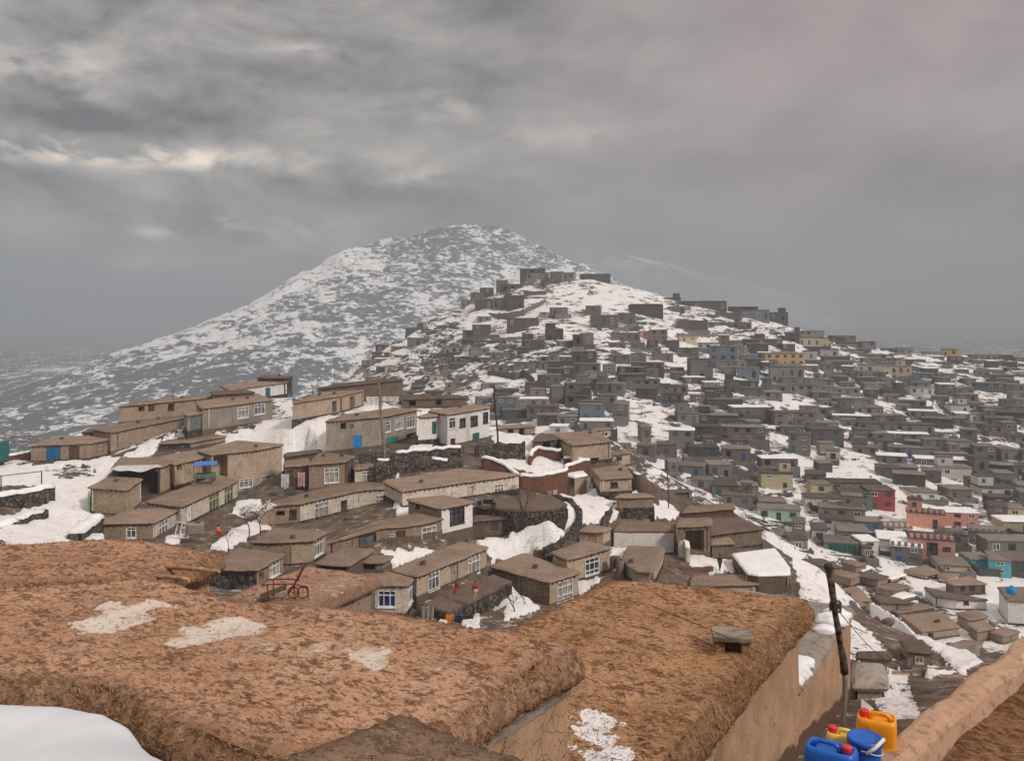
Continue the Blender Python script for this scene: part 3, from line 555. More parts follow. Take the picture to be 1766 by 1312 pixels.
ROCKY = [('H', [(-20,640),(300,520),(480,480),(640,520),(640,560),(520,560),(360,600),(300,700),(0,720)], .40), ('H', [(1200,400),(1420,380),(1420,450),(1230,470)], .25), ('H', [(1440,420),(1766,360),(1766,520),(1560,560)], .45),
         ('H', [(1030,90),(1220,80),(1200,200),(1050,180)], .35), ('H', [(1520,180),(1740,170),(1720,260),(1540,280)], .45), ('H', [(540,560),(1050,600),(1050,760),(560,760)], .62), ('H', [(600,160),(1766,150),(1766,420),(600,420)], .52),
         ('C', [(1200,380),(1620,240),(1650,440),(1300,460)], .38), ('F', [(500,290),(760,300),(660,400),(480,420)], .45), ('F', [(130,560),(420,420),(420,560),(300,640),(150,640)], .55)]
CLEAN = [('F', [(700,300),(1000,230),(1200,200),(1440,160),(1766,220),(1766,330),(1400,420),(1300,400),(1080,470),(880,440),(840,390)], .86), ('F', [(690,640),(880,620),(1210,600),(1000,690),(760,700)], .9),
         ('C', [(900,-60),(1060,0),(1160,100),(1180,300),(1000,430),(930,300),(810,240),(830,80)], .80), ('G', [(200,540),(340,550),(420,640),(560,640),(500,700),(200,720)], .85), ('G', [(770,540),(900,560),(900,590),(770,640)], .9),
         ('G', [(640,540),(760,545),(750,590),(640,590)], .85), ('G', [(1330,540),(1420,560),(1400,620),(1340,620)], .85), ('H', [(520,560),(760,540),(1040,640),(1120,720),(760,700),(560,640)], .82), ('H', [(300,740),(520,730),(540,800),(330,800)], .8), ('G', [(150,690),(330,690),(420,830),(230,900)], .78)]
def carve(X, Y, Z):
    """levels the ground against the visible walls, so that it neither buries doors nor leaves walls hanging"""
    m = (Y > 24) & (Y < 190); xs, ys, zs = X[m], Y[m], Z[m].copy()
    for ps in (0,):
        for h in VILL:
            poly = [np.array(p) for p in h['poly']]; n = len(poly); c = sum(poly) / n; R = max(np.hypot(*(p - c)) for p in poly) + 5
            k = np.where((np.abs(xs - c[0]) < R) & (np.abs(ys - c[1]) < R))[0]
            if not len(k): continue
            x, y, z = xs[k], ys[k], zs[k]; ins = inpoly(x, y, [tuple(p) for p in poly])
            if ps == 0: z = np.where(ins, np.minimum(z, h['zb'] - .1), z)
            for i in range(n):
                a, b = poly[i], poly[(i + 1) % n]; d = b - a; L = np.hypot(*d)
                if L < .3: continue
                d = d / L; nn = np.array((d[1], -d[0])); mid = (a + b) / 2
                if nn @ mid > -.12 * np.hypot(*mid): continue
                u = np.clip((x - a[0]) * d[0] + (y - a[1]) * d[1], 0, L); dist = np.hypot(x - a[0] - d[0] * u, y - a[1] - d[1] * u); out = ((x - a[0]) * nn[0] + (y - a[1]) * nn[1]) > -.6
                if ps == 0: z = np.where(out & (dist < 4.5), np.minimum(z, h['zb'] + np.maximum(0, dist - 1.0) * 1.1 + .04), z)
                else: z = np.where(out & (dist < 2.5), np.maximum(z, h['zb'] - .1 - np.maximum(0, dist - .7) * 1.4), z)
            zs[k] = z
    Z = Z.copy(); Z[m] = zs; return Z
def make_ground():
    az = np.radians(np.linspace(-50, 50, 620)); r = 4.0 * np.exp(np.linspace(0, math.log(6850 / 4.0), 700))
    A, R = np.meshgrid(az, r); X = R * np.sin(A); Y = R * np.cos(A); Zg = terr(X, Y)
    px = CX + FPX * X / Y; py = HY - FPX * Zg / Y; d = R
    near = np.interp(d, [100, 170], [0, 1.0])
    sn = np.where(d < 130, .28, .56); sn = np.where(d > 560, .37, sn)
    sn = np.where((Y > 20) & (Y < 76) & (px < 1340), .34, sn)
    n1 = fbm(X / 3.0, Y / 3.0, 0, 31, 4); w = np.clip(d / 90, .3, 1.5) * 3.5
    qx = px + n1 * w; qy = py + fbm(X / 3.0, Y / 3.0, 5, 37, 4) * w * .6
    hill = hill_Y(np.clip(px, 520, 1950), py); on_hill = (np.abs(d - hill) < 90) & (d > 125)
    for fs, need in ((ROCKY, True), (CLEAN, True), (FIELDS, False)):
        for tg, pts, k in fs:
            poly = [Q(tg, *p) for p in pts]; inside = inpoly(qx, qy, poly)
            ok = on_hill if need else ((d < 135) & (Y > 14))
            sn = np.where(inside & ok, .5 + (k - .5) * (.45 if fs is CLEAN else 1.0), sn)
    lump = np.where((sn > .75) & (d < 140), .22 + .16 * fbm(X / .9, Y / .9, 0, 77, 4), 0)
    Zg = carve(X, Y, Zg)
    # dark footpath curving through the garden and the channel beside it
    grid_o = grid_mesh('ground', X, Y, Zg + lump, ground_mat(), None, {'snow': sn, 'far': near})
    grid_o['kind'] = 'structure'
def ground_mat():
    m, nt, b = base('ground', .92, .15); p = pos(nt)
    at = N(nt, 'ShaderNodeAttribute', attribute_name='snow'); fa = N(nt, 'ShaderNodeAttribute', attribute_name='far')
    # near: trampled crust with mud; far: outcrops stretched along the slope
    n_near = noise(nt, p, .9, 8, .68, .3); n_fine = noise(nt, p, 5.5, 5, .7)
    pf = mapv(nt, p, (.075, .05, .30), (0, 0, 0), (0.12, 0, .3)); n_far = mth(nt, 'ADD', mth(nt, 'MULTIPLY', noise(nt, pf, 1.0, 9, .74, .9), .55), mth(nt, 'MULTIPLY', noise(nt, mapv(nt, p, (.22, .16, .95), (5, 2, 0), (0.1, 0, .2)), 1.0, 7, .72, .8), .45))
    pf2 = mapv(nt, p, (.022, .016, .06)); n_far2 = noise(nt, pf2, 1.0, 4, .6)
    nn = mth(nt, 'ADD', mth(nt, 'MULTIPLY', n_near, .75), mth(nt, 'MULTIPLY', n_fine, .25))
    nf = mth(nt, 'ADD', mth(nt, 'MULTIPLY', n_far, .8), mth(nt, 'MULTIPLY', n_far2, .2))
    mx = N(nt, 'ShaderNodeMix', data_type='FLOAT'); put(nt, fa.outputs['Fac'], mx.inputs[0]); put(nt, nn, mx.inputs[2]); put(nt, mth(nt, 'ADD', .5, mth(nt, 'MULTIPLY', mth(nt, 'SUBTRACT', nf, .5), 1.7)), mx.inputs[3])
    k = mth(nt, 'ADD', at.outputs['Fac'], mth(nt, 'MULTIPLY', mth(nt, 'SUBTRACT', mx.outputs[0], .5), 2.7))
    w = sstep(nt, k, .47, .56)
    soil = mixc(nt, sstep(nt, n_near, .35, .65), (.085, .064, .05), (.20, .15, .115)); soil = mixc(nt, sstep(nt, n_fine, .52, .7, 0, .6), soil, (.05, .038, .03))
    rock = mixc(nt, sstep(nt, n_fine, .3, .7), (.032, .034, .04), (.085, .082, .082))
    gr = mixc(nt, fa.outputs['Fac'], soil, rock)
    sc = mixc(nt, sstep(nt, n_fine, .3, .72), (.86, .87, .885), (.66, .64, .62))
    sc = mixc(nt, sstep(nt, mth(nt, 'ADD', n_near, mth(nt, 'MULTIPLY', n_fine, .5)), .80, .95, 0, .55), sc, (.36, .30, .25))
    nt.links.new(mixc(nt, w, gr, sc), b.inputs['Base Color'])
    bump(nt, b, mth(nt, 'ADD', mth(nt, 'MULTIPLY', w, .5), mth(nt, 'ADD', n_near, mth(nt, 'MULTIPLY', n_fine, .35))), .8, .22)
    return m
make_ground()

# ------------------------------------------------------------------ mountain behind, faint ranges beyond it
def mountain_mat(name, tone=1.0, sc=1.0):
    m, nt, b = base(name, .95, .1); p = pos(nt)
    q = mapv(nt, p, (.020 * sc, .010 * sc, .055 * sc), (0, 0, 0), (0, .45, .25)); a = noise(nt, q, 1.0, 10, .72, 1.0)
    q2 = mapv(nt, p, (.085 * sc, .055 * sc, .20 * sc), (3, 1, 0), (0, .3, 0)); c2 = noise(nt, q2, 1.0, 6, .7, .5)
    q3 = mapv(nt, p, (.0022 * sc, .0016 * sc, .004 * sc)); c3 = noise(nt, q3, 1.0, 4, .6)
    sp = N(nt, 'ShaderNodeSeparateXYZ'); nt.links.new(p, sp.inputs[0])
    hgt = sstep(nt, sp.outputs[2], -110, 60, -.015, .008)
    k = mth(nt, 'ADD', mth(nt, 'ADD', mth(nt, 'MULTIPLY', a, .5), mth(nt, 'MULTIPLY', c2, .5)), mth(nt, 'ADD', hgt, mth(nt, 'MULTIPLY', mth(nt, 'SUBTRACT', c3, .5), .42)))
    w = sstep(nt, k, .47, .52)
    rock = mixc(nt, c2, (.06, .07, .085), (.135, .145, .155))  # rock tinted slightly blue: some haze colour is painted into it
    nt.links.new(mixc(nt, w, rock, (.80, .82, .84)), b.inputs['Base Color'])
    return m
def make_mountain():
    ridge = [(-150,745,1000),(0,692,1120),(80,655,1200),(200,610,1330),(330,568,1430),(420,525,1520),(520,472,1620),(580,440,1700),(640,426,1760),(700,409,1800),(760,396,1840),(815,386,1870),(850,392,1880),(900,414,1880),(960,440,1860),(1010,462,1840),(1060,486,1800),(1150,525,1750),(1250,565,1700)]
    pts = []
    for px, py, Y in ridge:
        t = P(px, py, Y); pts.append(tuple(t)); top = t[2] + 115
        for f, g in ((.88, .62), (.76, .32), (.66, .10)): pts.append((t[0] * f, Y * f, -115 + top * g))
        for f, g in ((1.12, .7), (1.35, .2), (1.6, -.05)): pts.append((t[0] * f, Y * f, -115 + top * g))
    for px in range(-500, 1700, 100): pts.append(((px - CX) / FPX * 720, 720, -118)); pts.append(((px - CX) / FPX * 3300, 3300, -125))
    f = RBF(pts, .5)
    az = np.arctan((np.linspace(-450, 1500, 560) - CX) / FPX); r = 740 * np.exp(np.linspace(0, math.log(3200 / 740), 420))
    A, R = np.meshgrid(az, r); X = R * np.tan(A); Y = R + 0 * A; Z = f(X, Y)
    top = np.clip((Z + 112) / 250, 0, 1); rid = 1 - np.abs(fbm(X / 120, Y / 120, 0, 51, 5, .55))
    Z = Z + (rid - .55) * 14 * (.25 + top) + fbm(X / 26, Y / 26, 0, 57, 4) * 2.6 * (.4 + top)
    o = grid_mesh('mountain', X, Y, Z, mountain_mat('mountain')); o['kind'] = 'structure'
    for nm, pts_, amp in [('hills', [(930,470,4600),(1000,455,4800),(1090,440,5000),(1180,462,5000),(1280,484,4900),(1380,512,4700),(1480,543,4500),(1560,562,4300)], 22)]:
        rows = []; us = np.linspace(pts_[0][0], pts_[-1][0], 240); pa = np.array(pts_, float)
        for k, (fy, g) in enumerate([(.80, 0), (.84, .15), (.88, .33), (.92, .55), (.96, .8), (1.0, 1.0), (1.03, .9), (1.07, .5)]):
            Yr = np.interp(us, pa[:, 0], pa[:, 2]) * 1.32; Zr = -(np.interp(us, pa[:, 0], pa[:, 1]) - HY) / FPX * Yr
            Yk = Yr * fy; Xk = (us - CX) / FPX * Yk; rows.append((Xk, Yk, -125 + (Zr + 125) * g + amp * .5 * fbm(us / 40, fy * 20, 0, 5, 5) * (.3 if k != 5 else 1)))
        o = grid_mesh(nm, np.array([a[0] for a in rows]), np.array([a[1] for a in rows]), np.array([a[2] for a in rows]), mountain_mat('far_hills', 1, .6)); o['kind'] = 'structure'
make_mountain()
# ------------------------------------------------------------------ building builders
def wob(x, y, z, k=.035): return k * fbm(x / 1.3, y / 1.3, np.asarray(z) / 1.3, 5, 3), k * fbm(x / 1.3, y / 1.3, np.asarray(z) / 1.3, 91, 3)
def wall_face(mb, P0, P1, z0, z1, ops, mi=0, step=.9, jit=.035):
    P0 = np.array(P0); P1 = np.array(P1); L = np.hypot(*(P1 - P0)); t = (P1 - P0) / L; n = np.array((t[1], -t[0]))
    us = {0.0, L}; zs = {z0, z1}
    for a, b, c, d, dep in ops: us |= {a, b}; zs |= {c, d}
    def fill(s):
        s = sorted(s); o = [s[0]]
        for q in s[1:]:
            if q - o[-1] < 1e-4: continue
            k = max(1, int((q - o[-1]) / step)); b0 = o[-1]
            o += [b0 + (q - b0) * (i + 1) / k for i in range(k)]
        return o
    us = fill(us); zs = fill(zs); U, Zz = np.meshgrid(us, zs)
    X = P0[0] + t[0] * U; Y = P0[1] + t[1] * U
    if jit:
        dx, dy = wob(X, Y, Zz, jit); X = X + dx; Y = Y + dy
    nu, nz = len(us), len(zs); vs = list(zip(X.ravel(), Y.ravel(), Zz.ravel())); fs = []
    for j in range(nz - 1):
        for i in range(nu - 1):
            cu, cz = (us[i] + us[i + 1]) / 2, (zs[j] + zs[j + 1]) / 2
            if any(a < cu < b and c < cz < d for a, b, c, d, _ in ops): continue
            k = j * nu + i; fs.append((k, k + 1, k + nu + 1, k + nu))
    mb.add(vs, fs, mi)
    for a, b, c, d, dep in ops:
        q = lambda u, z, dd: (P0[0] + t[0] * u + n[0] * dd, P0[1] + t[1] * u + n[1] * dd, z)
        o = .03
        vs = [q(a, c, o), q(b, c, o), q(b, d, o), q(a, d, o), q(a, c, -dep), q(b, c, -dep), q(b, d, -dep), q(a, d, -dep)]
        mb.add(vs, [(0, 4, 5, 1), (1, 5, 6, 2), (2, 6, 7, 3), (3, 7, 4, 0), (4, 7, 6, 5)], mi)
    return t, n
def roof_ring(mb, poly, z, lip=.16, th=.26, mi=0, res=.65, jit=.05, crown=.05):
    pts = []; poly = [np.array(p, float) for p in poly]; n = len(poly)
    for i in range(n):
        a, b = poly[i], poly[(i + 1) % n]; L = np.hypot(*(b - a)); k = max(1, int(L / res))
        pts += [(a + (b - a) * j / k) for j in range(k)]
    pts = np.array(pts); k = len(pts)
    d = np.roll(pts, -1, 0) - pts; d /= np.maximum(np.hypot(d[:, 0], d[:, 1])[:, None], 1e-6); dp = np.roll(d, 1, 0)
    nn = np.stack([d[:, 1] + dp[:, 1], -(d[:, 0] + dp[:, 0])], -1); nn /= np.maximum(np.hypot(nn[:, 0], nn[:, 1])[:, None], .6)
    j1 = jit * fbm(pts[:, 0] / .8, pts[:, 1] / .8, 0, 3, 2); j2 = jit * .8 * fbm(pts[:, 0] / 1.1, pts[:, 1] / 1.1, 0, 8, 2)
    base_i = []; vs = []
    for off, dz in ((-.12, -th), (lip * .8, -th), (lip + .05, -th * .55), (lip * .8, -.06), (lip * .3, 0), (-.25, crown)):
        o = pts + nn * (off + (j1[:, None] if off > 0 else 0))
        vs += [(p[0], p[1], z + dz + (jj if off > -.2 else 0)) for p, jj in zip(o, j2)]
    fs = [(r * k + i, r * k + (i + 1) % k, (r + 1) * k + (i + 1) % k, (r + 1) * k + i) for r in range(5) for i in range(k)]
    fs.append(tuple(range(5 * k, 6 * k)))
    mb.add(vs, fs, mi)
FR = dict(w='wframe', y='yframe', k='kframe', g='gframe')
def add_window(parent, o, t, n, a, b, c, d, sty, det=True):
    f = MB(); fm = M[FR.get(sty[0], 'wframe')]; w = min(.10, (b - a) * .09 + .02); P_ = lambda *q: f.pbox(o, t, n, *q, -.10, .05)
    P_(a, a + w, c, d); P_(b - w, b, c, d); P_(a + w, b - w, c, c + w); P_(a + w, b - w, d - w, d)
    k = {'1': 1, '2': 2, '3': 3}.get(sty[1], 3); zt = c + (d - c) * .68; v = w * .7
    if k > 1 or sty[1] in 'ab':
        f.pbox(o, t, n, a + w, b - w, zt, zt + v, -.095, .035)
        for i in range(1, k):
            u = a + (b - a) * i / k
            f.pbox(o, t, n, u - v / 2, u + v / 2, c + w, zt, -.09, .03)
            if k == 3: f.pbox(o, t, n, u - v / 2, u + v / 2, zt + v, d - w, -.09, .03)
    if sty[1] == 'a': f.pbox(o, t, n, a + w, b - w, c + (d - c) * .25, c + (d - c) * .25 + v, -.093, .02)
    win = f.build('window', fm, parent)
    g = MB(); g.pbox(o, t, n, a + .01, b - .01, c + .01, d - .01, -.14, -.11)
    g.build('pane', M['bglass'] if 'b' in sty[1:] else M['curtain'] if sty.endswith('c') or (sty[0] == 'w' and int(abs(o[0] * 37 + a * 11)) % 3 == 0) else M['glass'], win)
    if det:
        s = MB(); s.pbox(o, t, n, a - .06, b + .06, c - .08, c - .005, -.05, .12); s.build('sill', fm, win)
    return win
def add_door(parent, o, t, n, a, b, c, d, mat, double=False):
    f = MB(); f.pbox(o, t, n, a + .02, b - .02, c + .02, d - .02, -.12, -.06)
    m = (a + b) / 2; hh = d - c
    ks = ((a + .02, m - .01), (m + .01, b - .02)) if b - a > 1.3 else ((a + .02, b - .02),)
    for u0, u1 in ks:
        for z0, z1 in ((c + hh * .06, c + hh * .45), (c + hh * .52, c + hh * .93)): f.pbox(o, t, n, u0 + .08, u1 - .08, z0, z1, -.055, -.035)
    dr = f.build('door', mat, parent)
    h = MB(); h.pbox(o, t, n, m + .05, m + .11, c + hh * .46, c + hh * .51, -.06, .01); h.build('handle', M['kframe'], dr)
    return dr
def wall_hit(P0, P1, px):
    a = (px - CX) / FPX; dx, dy = P1 - P0; s = (a * P0[1] - P0[0]) / (dx - a * dy); return s, P0[1] + s * dy
def build_village():
    for h in VILL:
        poly = [np.array(p) for p in h['poly']]; n = len(poly); c = sum(poly) / n
        root = thing(h['name'], h['label'], h['name'].split('_')[1] if h['name'] != 'gatehouse' else 'gatehouse', (c[0], c[1], h['zb']), h.get('grp', 'mud and whitewashed houses of the near village'))
        wm = MB(); mats = [M[h['wall']]]; todo = []
        for i in range(n):
            P0, P1 = poly[i], poly[(i + 1) % n]; L = np.hypot(*(P1 - P0)); mi = 0
            if L < .05: continue
            if i in h['ew']:
                mm = M[h['ew'][i]]
                if mm not in mats: mats.append(mm)
                mi = mats.index(mm)
            ops = []; zt = h['Z'] - .05
            for e, u0, v0, u1, v1, sty in h['ops']:
                if e != i: continue
                x0, y0 = Q(h['tg'], u0, v0); x1, y1 = Q(h['tg'], u1, v1)
                s0, Y0_ = wall_hit(P0, P1, x0); s1, Y1_ = wall_hit(P0, P1, x1)
                s0, s1 = sorted((s0, s1)); s0 = min(max(s0, .01), .95); s1 = min(max(s1, s0 + .03), .99); Ym = (Y0_ + Y1_) / 2
                a, b = s0 * L, s1 * L; zc, zd = -(y1 - HY) / FPX * Ym, -(y0 - HY) / FPX * Ym
                zd = min(zd, zt - .28); zc = min(zc, zd - .3); ops.append((a, b, zc, zd, 1.7 if sty == 'o' else .2, sty))
            ops.sort(); clean = []
            for o in ops:
                if clean and o[0] < clean[-1][1] + .02 and not (o[2] >= clean[-1][3] or o[3] <= clean[-1][2]): o = (clean[-1][1] + .03, max(o[1], clean[-1][1] + .3)) + o[2:]
                clean.append(o)
            t, nn = wall_face(wm, P0, P1, h['zb'] - 5.5, zt, [o[:5] for o in clean], mi)
            todo += [(P0, t, nn, o) for o in clean if o[5] != 'o']
        wm.build('wall', mats, root)
        fm = MB(); cen = c
        for i in range(n):
            a, b = poly[i], poly[(i + 1) % n]; d = b - a; L = np.hypot(*d)
            if L < .3: continue
            d = d / L; nn = np.array((d[1], -d[0])); o = a + nn * .07
            wall_face(fm, o - d * .07, b + nn * .07 + d * .07, h['zb'] - 5.4, h['zb'] + .12 + .1 * (i % 2), [], 0, .7, .05)
        fm.build('foundation', M['stone'] if (int(c[0] * 7) % 3) else M['darkmud'], root)
        rb = MB(); roof_ring(rb, poly, h['Z'], h['lip'])
        if h['lip'] > .12 and h['Z'] - h['zb'] > 1.6:
            for i in range(n):
                a, b = poly[i], poly[(i + 1) % n]; d = b - a; L = np.hypot(*d)
                if L < 2: continue
                d = d / L; nn = np.array((d[1], -d[0]))
                if nn @ ((a + b) / 2) > 0: continue
                for q in range(int(L / .62)): rb.pbox(a, d, nn, .3 + q * .62, .40 + q * .62, h['Z'] - .40, h['Z'] - .285, -.05, .13 + .05 * ((q * 7) % 3), 1)
        rf = rb.build('roof', [M[h['roof']], M['wood']], root)
        k = 0
        for P0, t, nn, o in todo:
            if o[5][:2] == 'd:':
                add_door(root, P0, t, nn, *o[:4], M[o[5][2:]])
            else: add_window(root, P0, t, nn, *o[:4], o[5])
        r2 = random.Random(int(abs(c[0] * 131 + c[1] * 17)))
        area = abs(sum(poly[i][0] * poly[(i + 1) % n][1] - poly[(i + 1) % n][0] * poly[i][1] for i in range(n))) / 2
        if area > 22 and h['roof'] != 'snowclean' and h['lip'] > 0:
            for q in range(r2.choice((0, 1, 1, 2))):
                a, b = r2.uniform(.2, .8), r2.uniform(.3, .7); p = (poly[0] * (1 - a) + poly[1] * a) * (1 - b) + (poly[-1] * (1 - a) + poly[2] * a) * b
                if not inpoly(np.array([p[0]]), np.array([p[1]]), [tuple(x) for x in poly])[0]: continue
                ch = MB(); ch.lathe((p[0], p[1], h['Z'] - .05), [(.26, 0), (.24, .25), (.27, .42), (.2, .42), (.18, .2)], 10); ch.build('chimney', M['darkmud'], rf)
        for i in range(min(n, 3)):
            a, b = poly[i], poly[(i + 1) % n]; d = b - a; L = np.hypot(*d); d = d / max(L, .01); nn = np.array((d[1], -d[0]))
            if L < 3 or nn @ ((a + b) / 2) > 0 or r2.random() < .35: continue
            u = r2.choice((.08, .5, .93)) * L
            if any(e == i and abs((wall_hit(a, b, (Q(h['tg'], u0, 0)[0] + Q(h['tg'], u1, 0)[0]) / 2)[0]) * L - u) < 1.3 for e, u0, v0, u1, v1, st in h['ops']): continue
            dp = MB(); dp.pbox(a, d, nn, u - .05, u + .05, h['zb'] + .3, h['Z'] - .2, .03, .13); dp.build('drainpipe', M[r2.choice(('polegrey', 'poledark', 'wframe', 'grey'))], root)
            if r2.random() < .5 and h['Z'] - h['zb'] > 2.2:
                for q in range(int(L / 1.1)): 
                    pass
build_village()

def house_box(name, label, cat, group, c, yaw, w, dp, z0, z1, wall, roof, wins=(), lip=.15, th=.25, res=2.0, under=3.0, jit=.06, store=None):
    """a simpler house: c centre of its front foot, yaw turns it; wins: (u0,u1,z0,z1,frame,pane) on the front, fractions of width and height"""
    ca, sa = math.cos(yaw), math.sin(yaw); t = np.array((ca, sa)); b = np.array((-sa, ca)); c = np.array(c, float)
    poly = [c - t * w / 2, c + t * w / 2, c + t * w / 2 + b * dp, c - t * w / 2 + b * dp]
    root = thing(name, label, cat, (c[0], c[1], z0), group)
    wm = MB(); H = z1 - z0
    ops = [(u0 * w, u1 * w, z0 + a * H, z0 + d * H, (1.2 if pn is None else .16)) for u0, u1, a, d, fr, pn in wins]
    for i in range(4): tt, nn = wall_face(wm, poly[i], poly[(i + 1) % 4], z0 - under, z1, ops if i == 0 else [], 0, 50, 0)
    wm.build('wall', M[wall], root)
    n = np.array((sa, -ca))
    for (u0, u1, a, d, fr, pn), o in zip(wins, ops):
        if pn is None: continue
        if fr == 'door':
            f = MB(); f.pbox(poly[0], t, n, o[0] + .01, o[1] - .01, o[2], o[3] - .01, -.12, -.06); f.build('door', M[pn], root); continue
        f = MB(); x0, x1, y0, y1 = o[:4]; q = .09
        f.pbox(poly[0], t, n, x0, x0 + q, y0, y1, -.1, .04); f.pbox(poly[0], t, n, x1 - q, x1, y0, y1, -.1, .04); f.pbox(poly[0], t, n, x0 + q, x1 - q, y1 - q, y1, -.1, .04); f.pbox(poly[0], t, n, x0 + q, x1 - q, y0, y0 + q, -.1, .04)
        f.pbox(poly[0], t, n, (x0 + x1) / 2 - .04, (x0 + x1) / 2 + .04, y0 + q, y1 - q, -.09, .03)
        f.pbox(poly[0], t, n, x0 + .01, x1 - .01, y0 + .01, y1 - .01, -.14, -.11, 1)
        f.build('window', [M[fr], M[pn]], root)
    rb = MB(); roof_ring(rb, poly, z1 + .12, lip, th, 0, res, jit, .03); rb.build('roof', M[roof], root)
    return root, poly

# ------------------------------------------------------------------ houses of the far hill
FAR = []        # accepted footprints in picture pixels, so that later ones keep clear
FARREC = []
def far_rect(tg, u0, v0, u1, v1, wall, label=None, yaw=None, roof=None, stor=None, dp=None, nm=None, nw=None, group='houses of the far hill'):
    x0, y0 = Q(tg, u0, v0); x1, y1 = Q(tg, u1, v1); px = (x0 + x1) / 2
    Y = float(hill_Y(px, y1)); p = P(px, y1, Y)
    w = (x1 - x0) / FPX * Y; H = (y1 - y0) / FPX * Y
    FAR.append((x0, y0, x1, y1)); FARREC.append(dict(p=p, w=w, H=H, wall=wall, label=label, yaw=yaw, roof=roof, stor=stor, dp=dp, nm=nm, px=(px, (y0 + y1) / 2), nw=nw, y1=y1, group=group))
def fwins(r, w, H, stor, dense, pane='glass', frame=None):
    out = []
    for s in range(stor):
        a0 = s / stor; hs = H / stor
        n = max(1, int(w / (3.0 if dense else 4.2) + .3)); m = .5 / n
        doorat = r.randrange(n) if s == 0 and n > 1 else -1
        for i in range(n):
            if r.random() < (.12 if dense else .25) and i != doorat: continue
            cu = (i + .5) / n; ww = min(1.3, w / n * .55) / w
            if i == doorat: out.append((cu - ww * .35, cu + ww * .35, a0 + .04 / stor, a0 + min(.74, 2.0 / hs) / stor, 'door', r.choice(('wood', 'teal', 'dblue', 'kframe', None))))
            else:
                k = r.random()
                fr = frame or ('wframe' if k < .45 else 'kframe' if k < .8 else 'ggreen'); pn = pane if r.random() < .85 else None
                out.append((cu - ww / 2, cu + ww / 2, a0 + .34 / stor, a0 + .80 / stor, fr, pn))
    return [o if o[5] is not None else o for o in out]
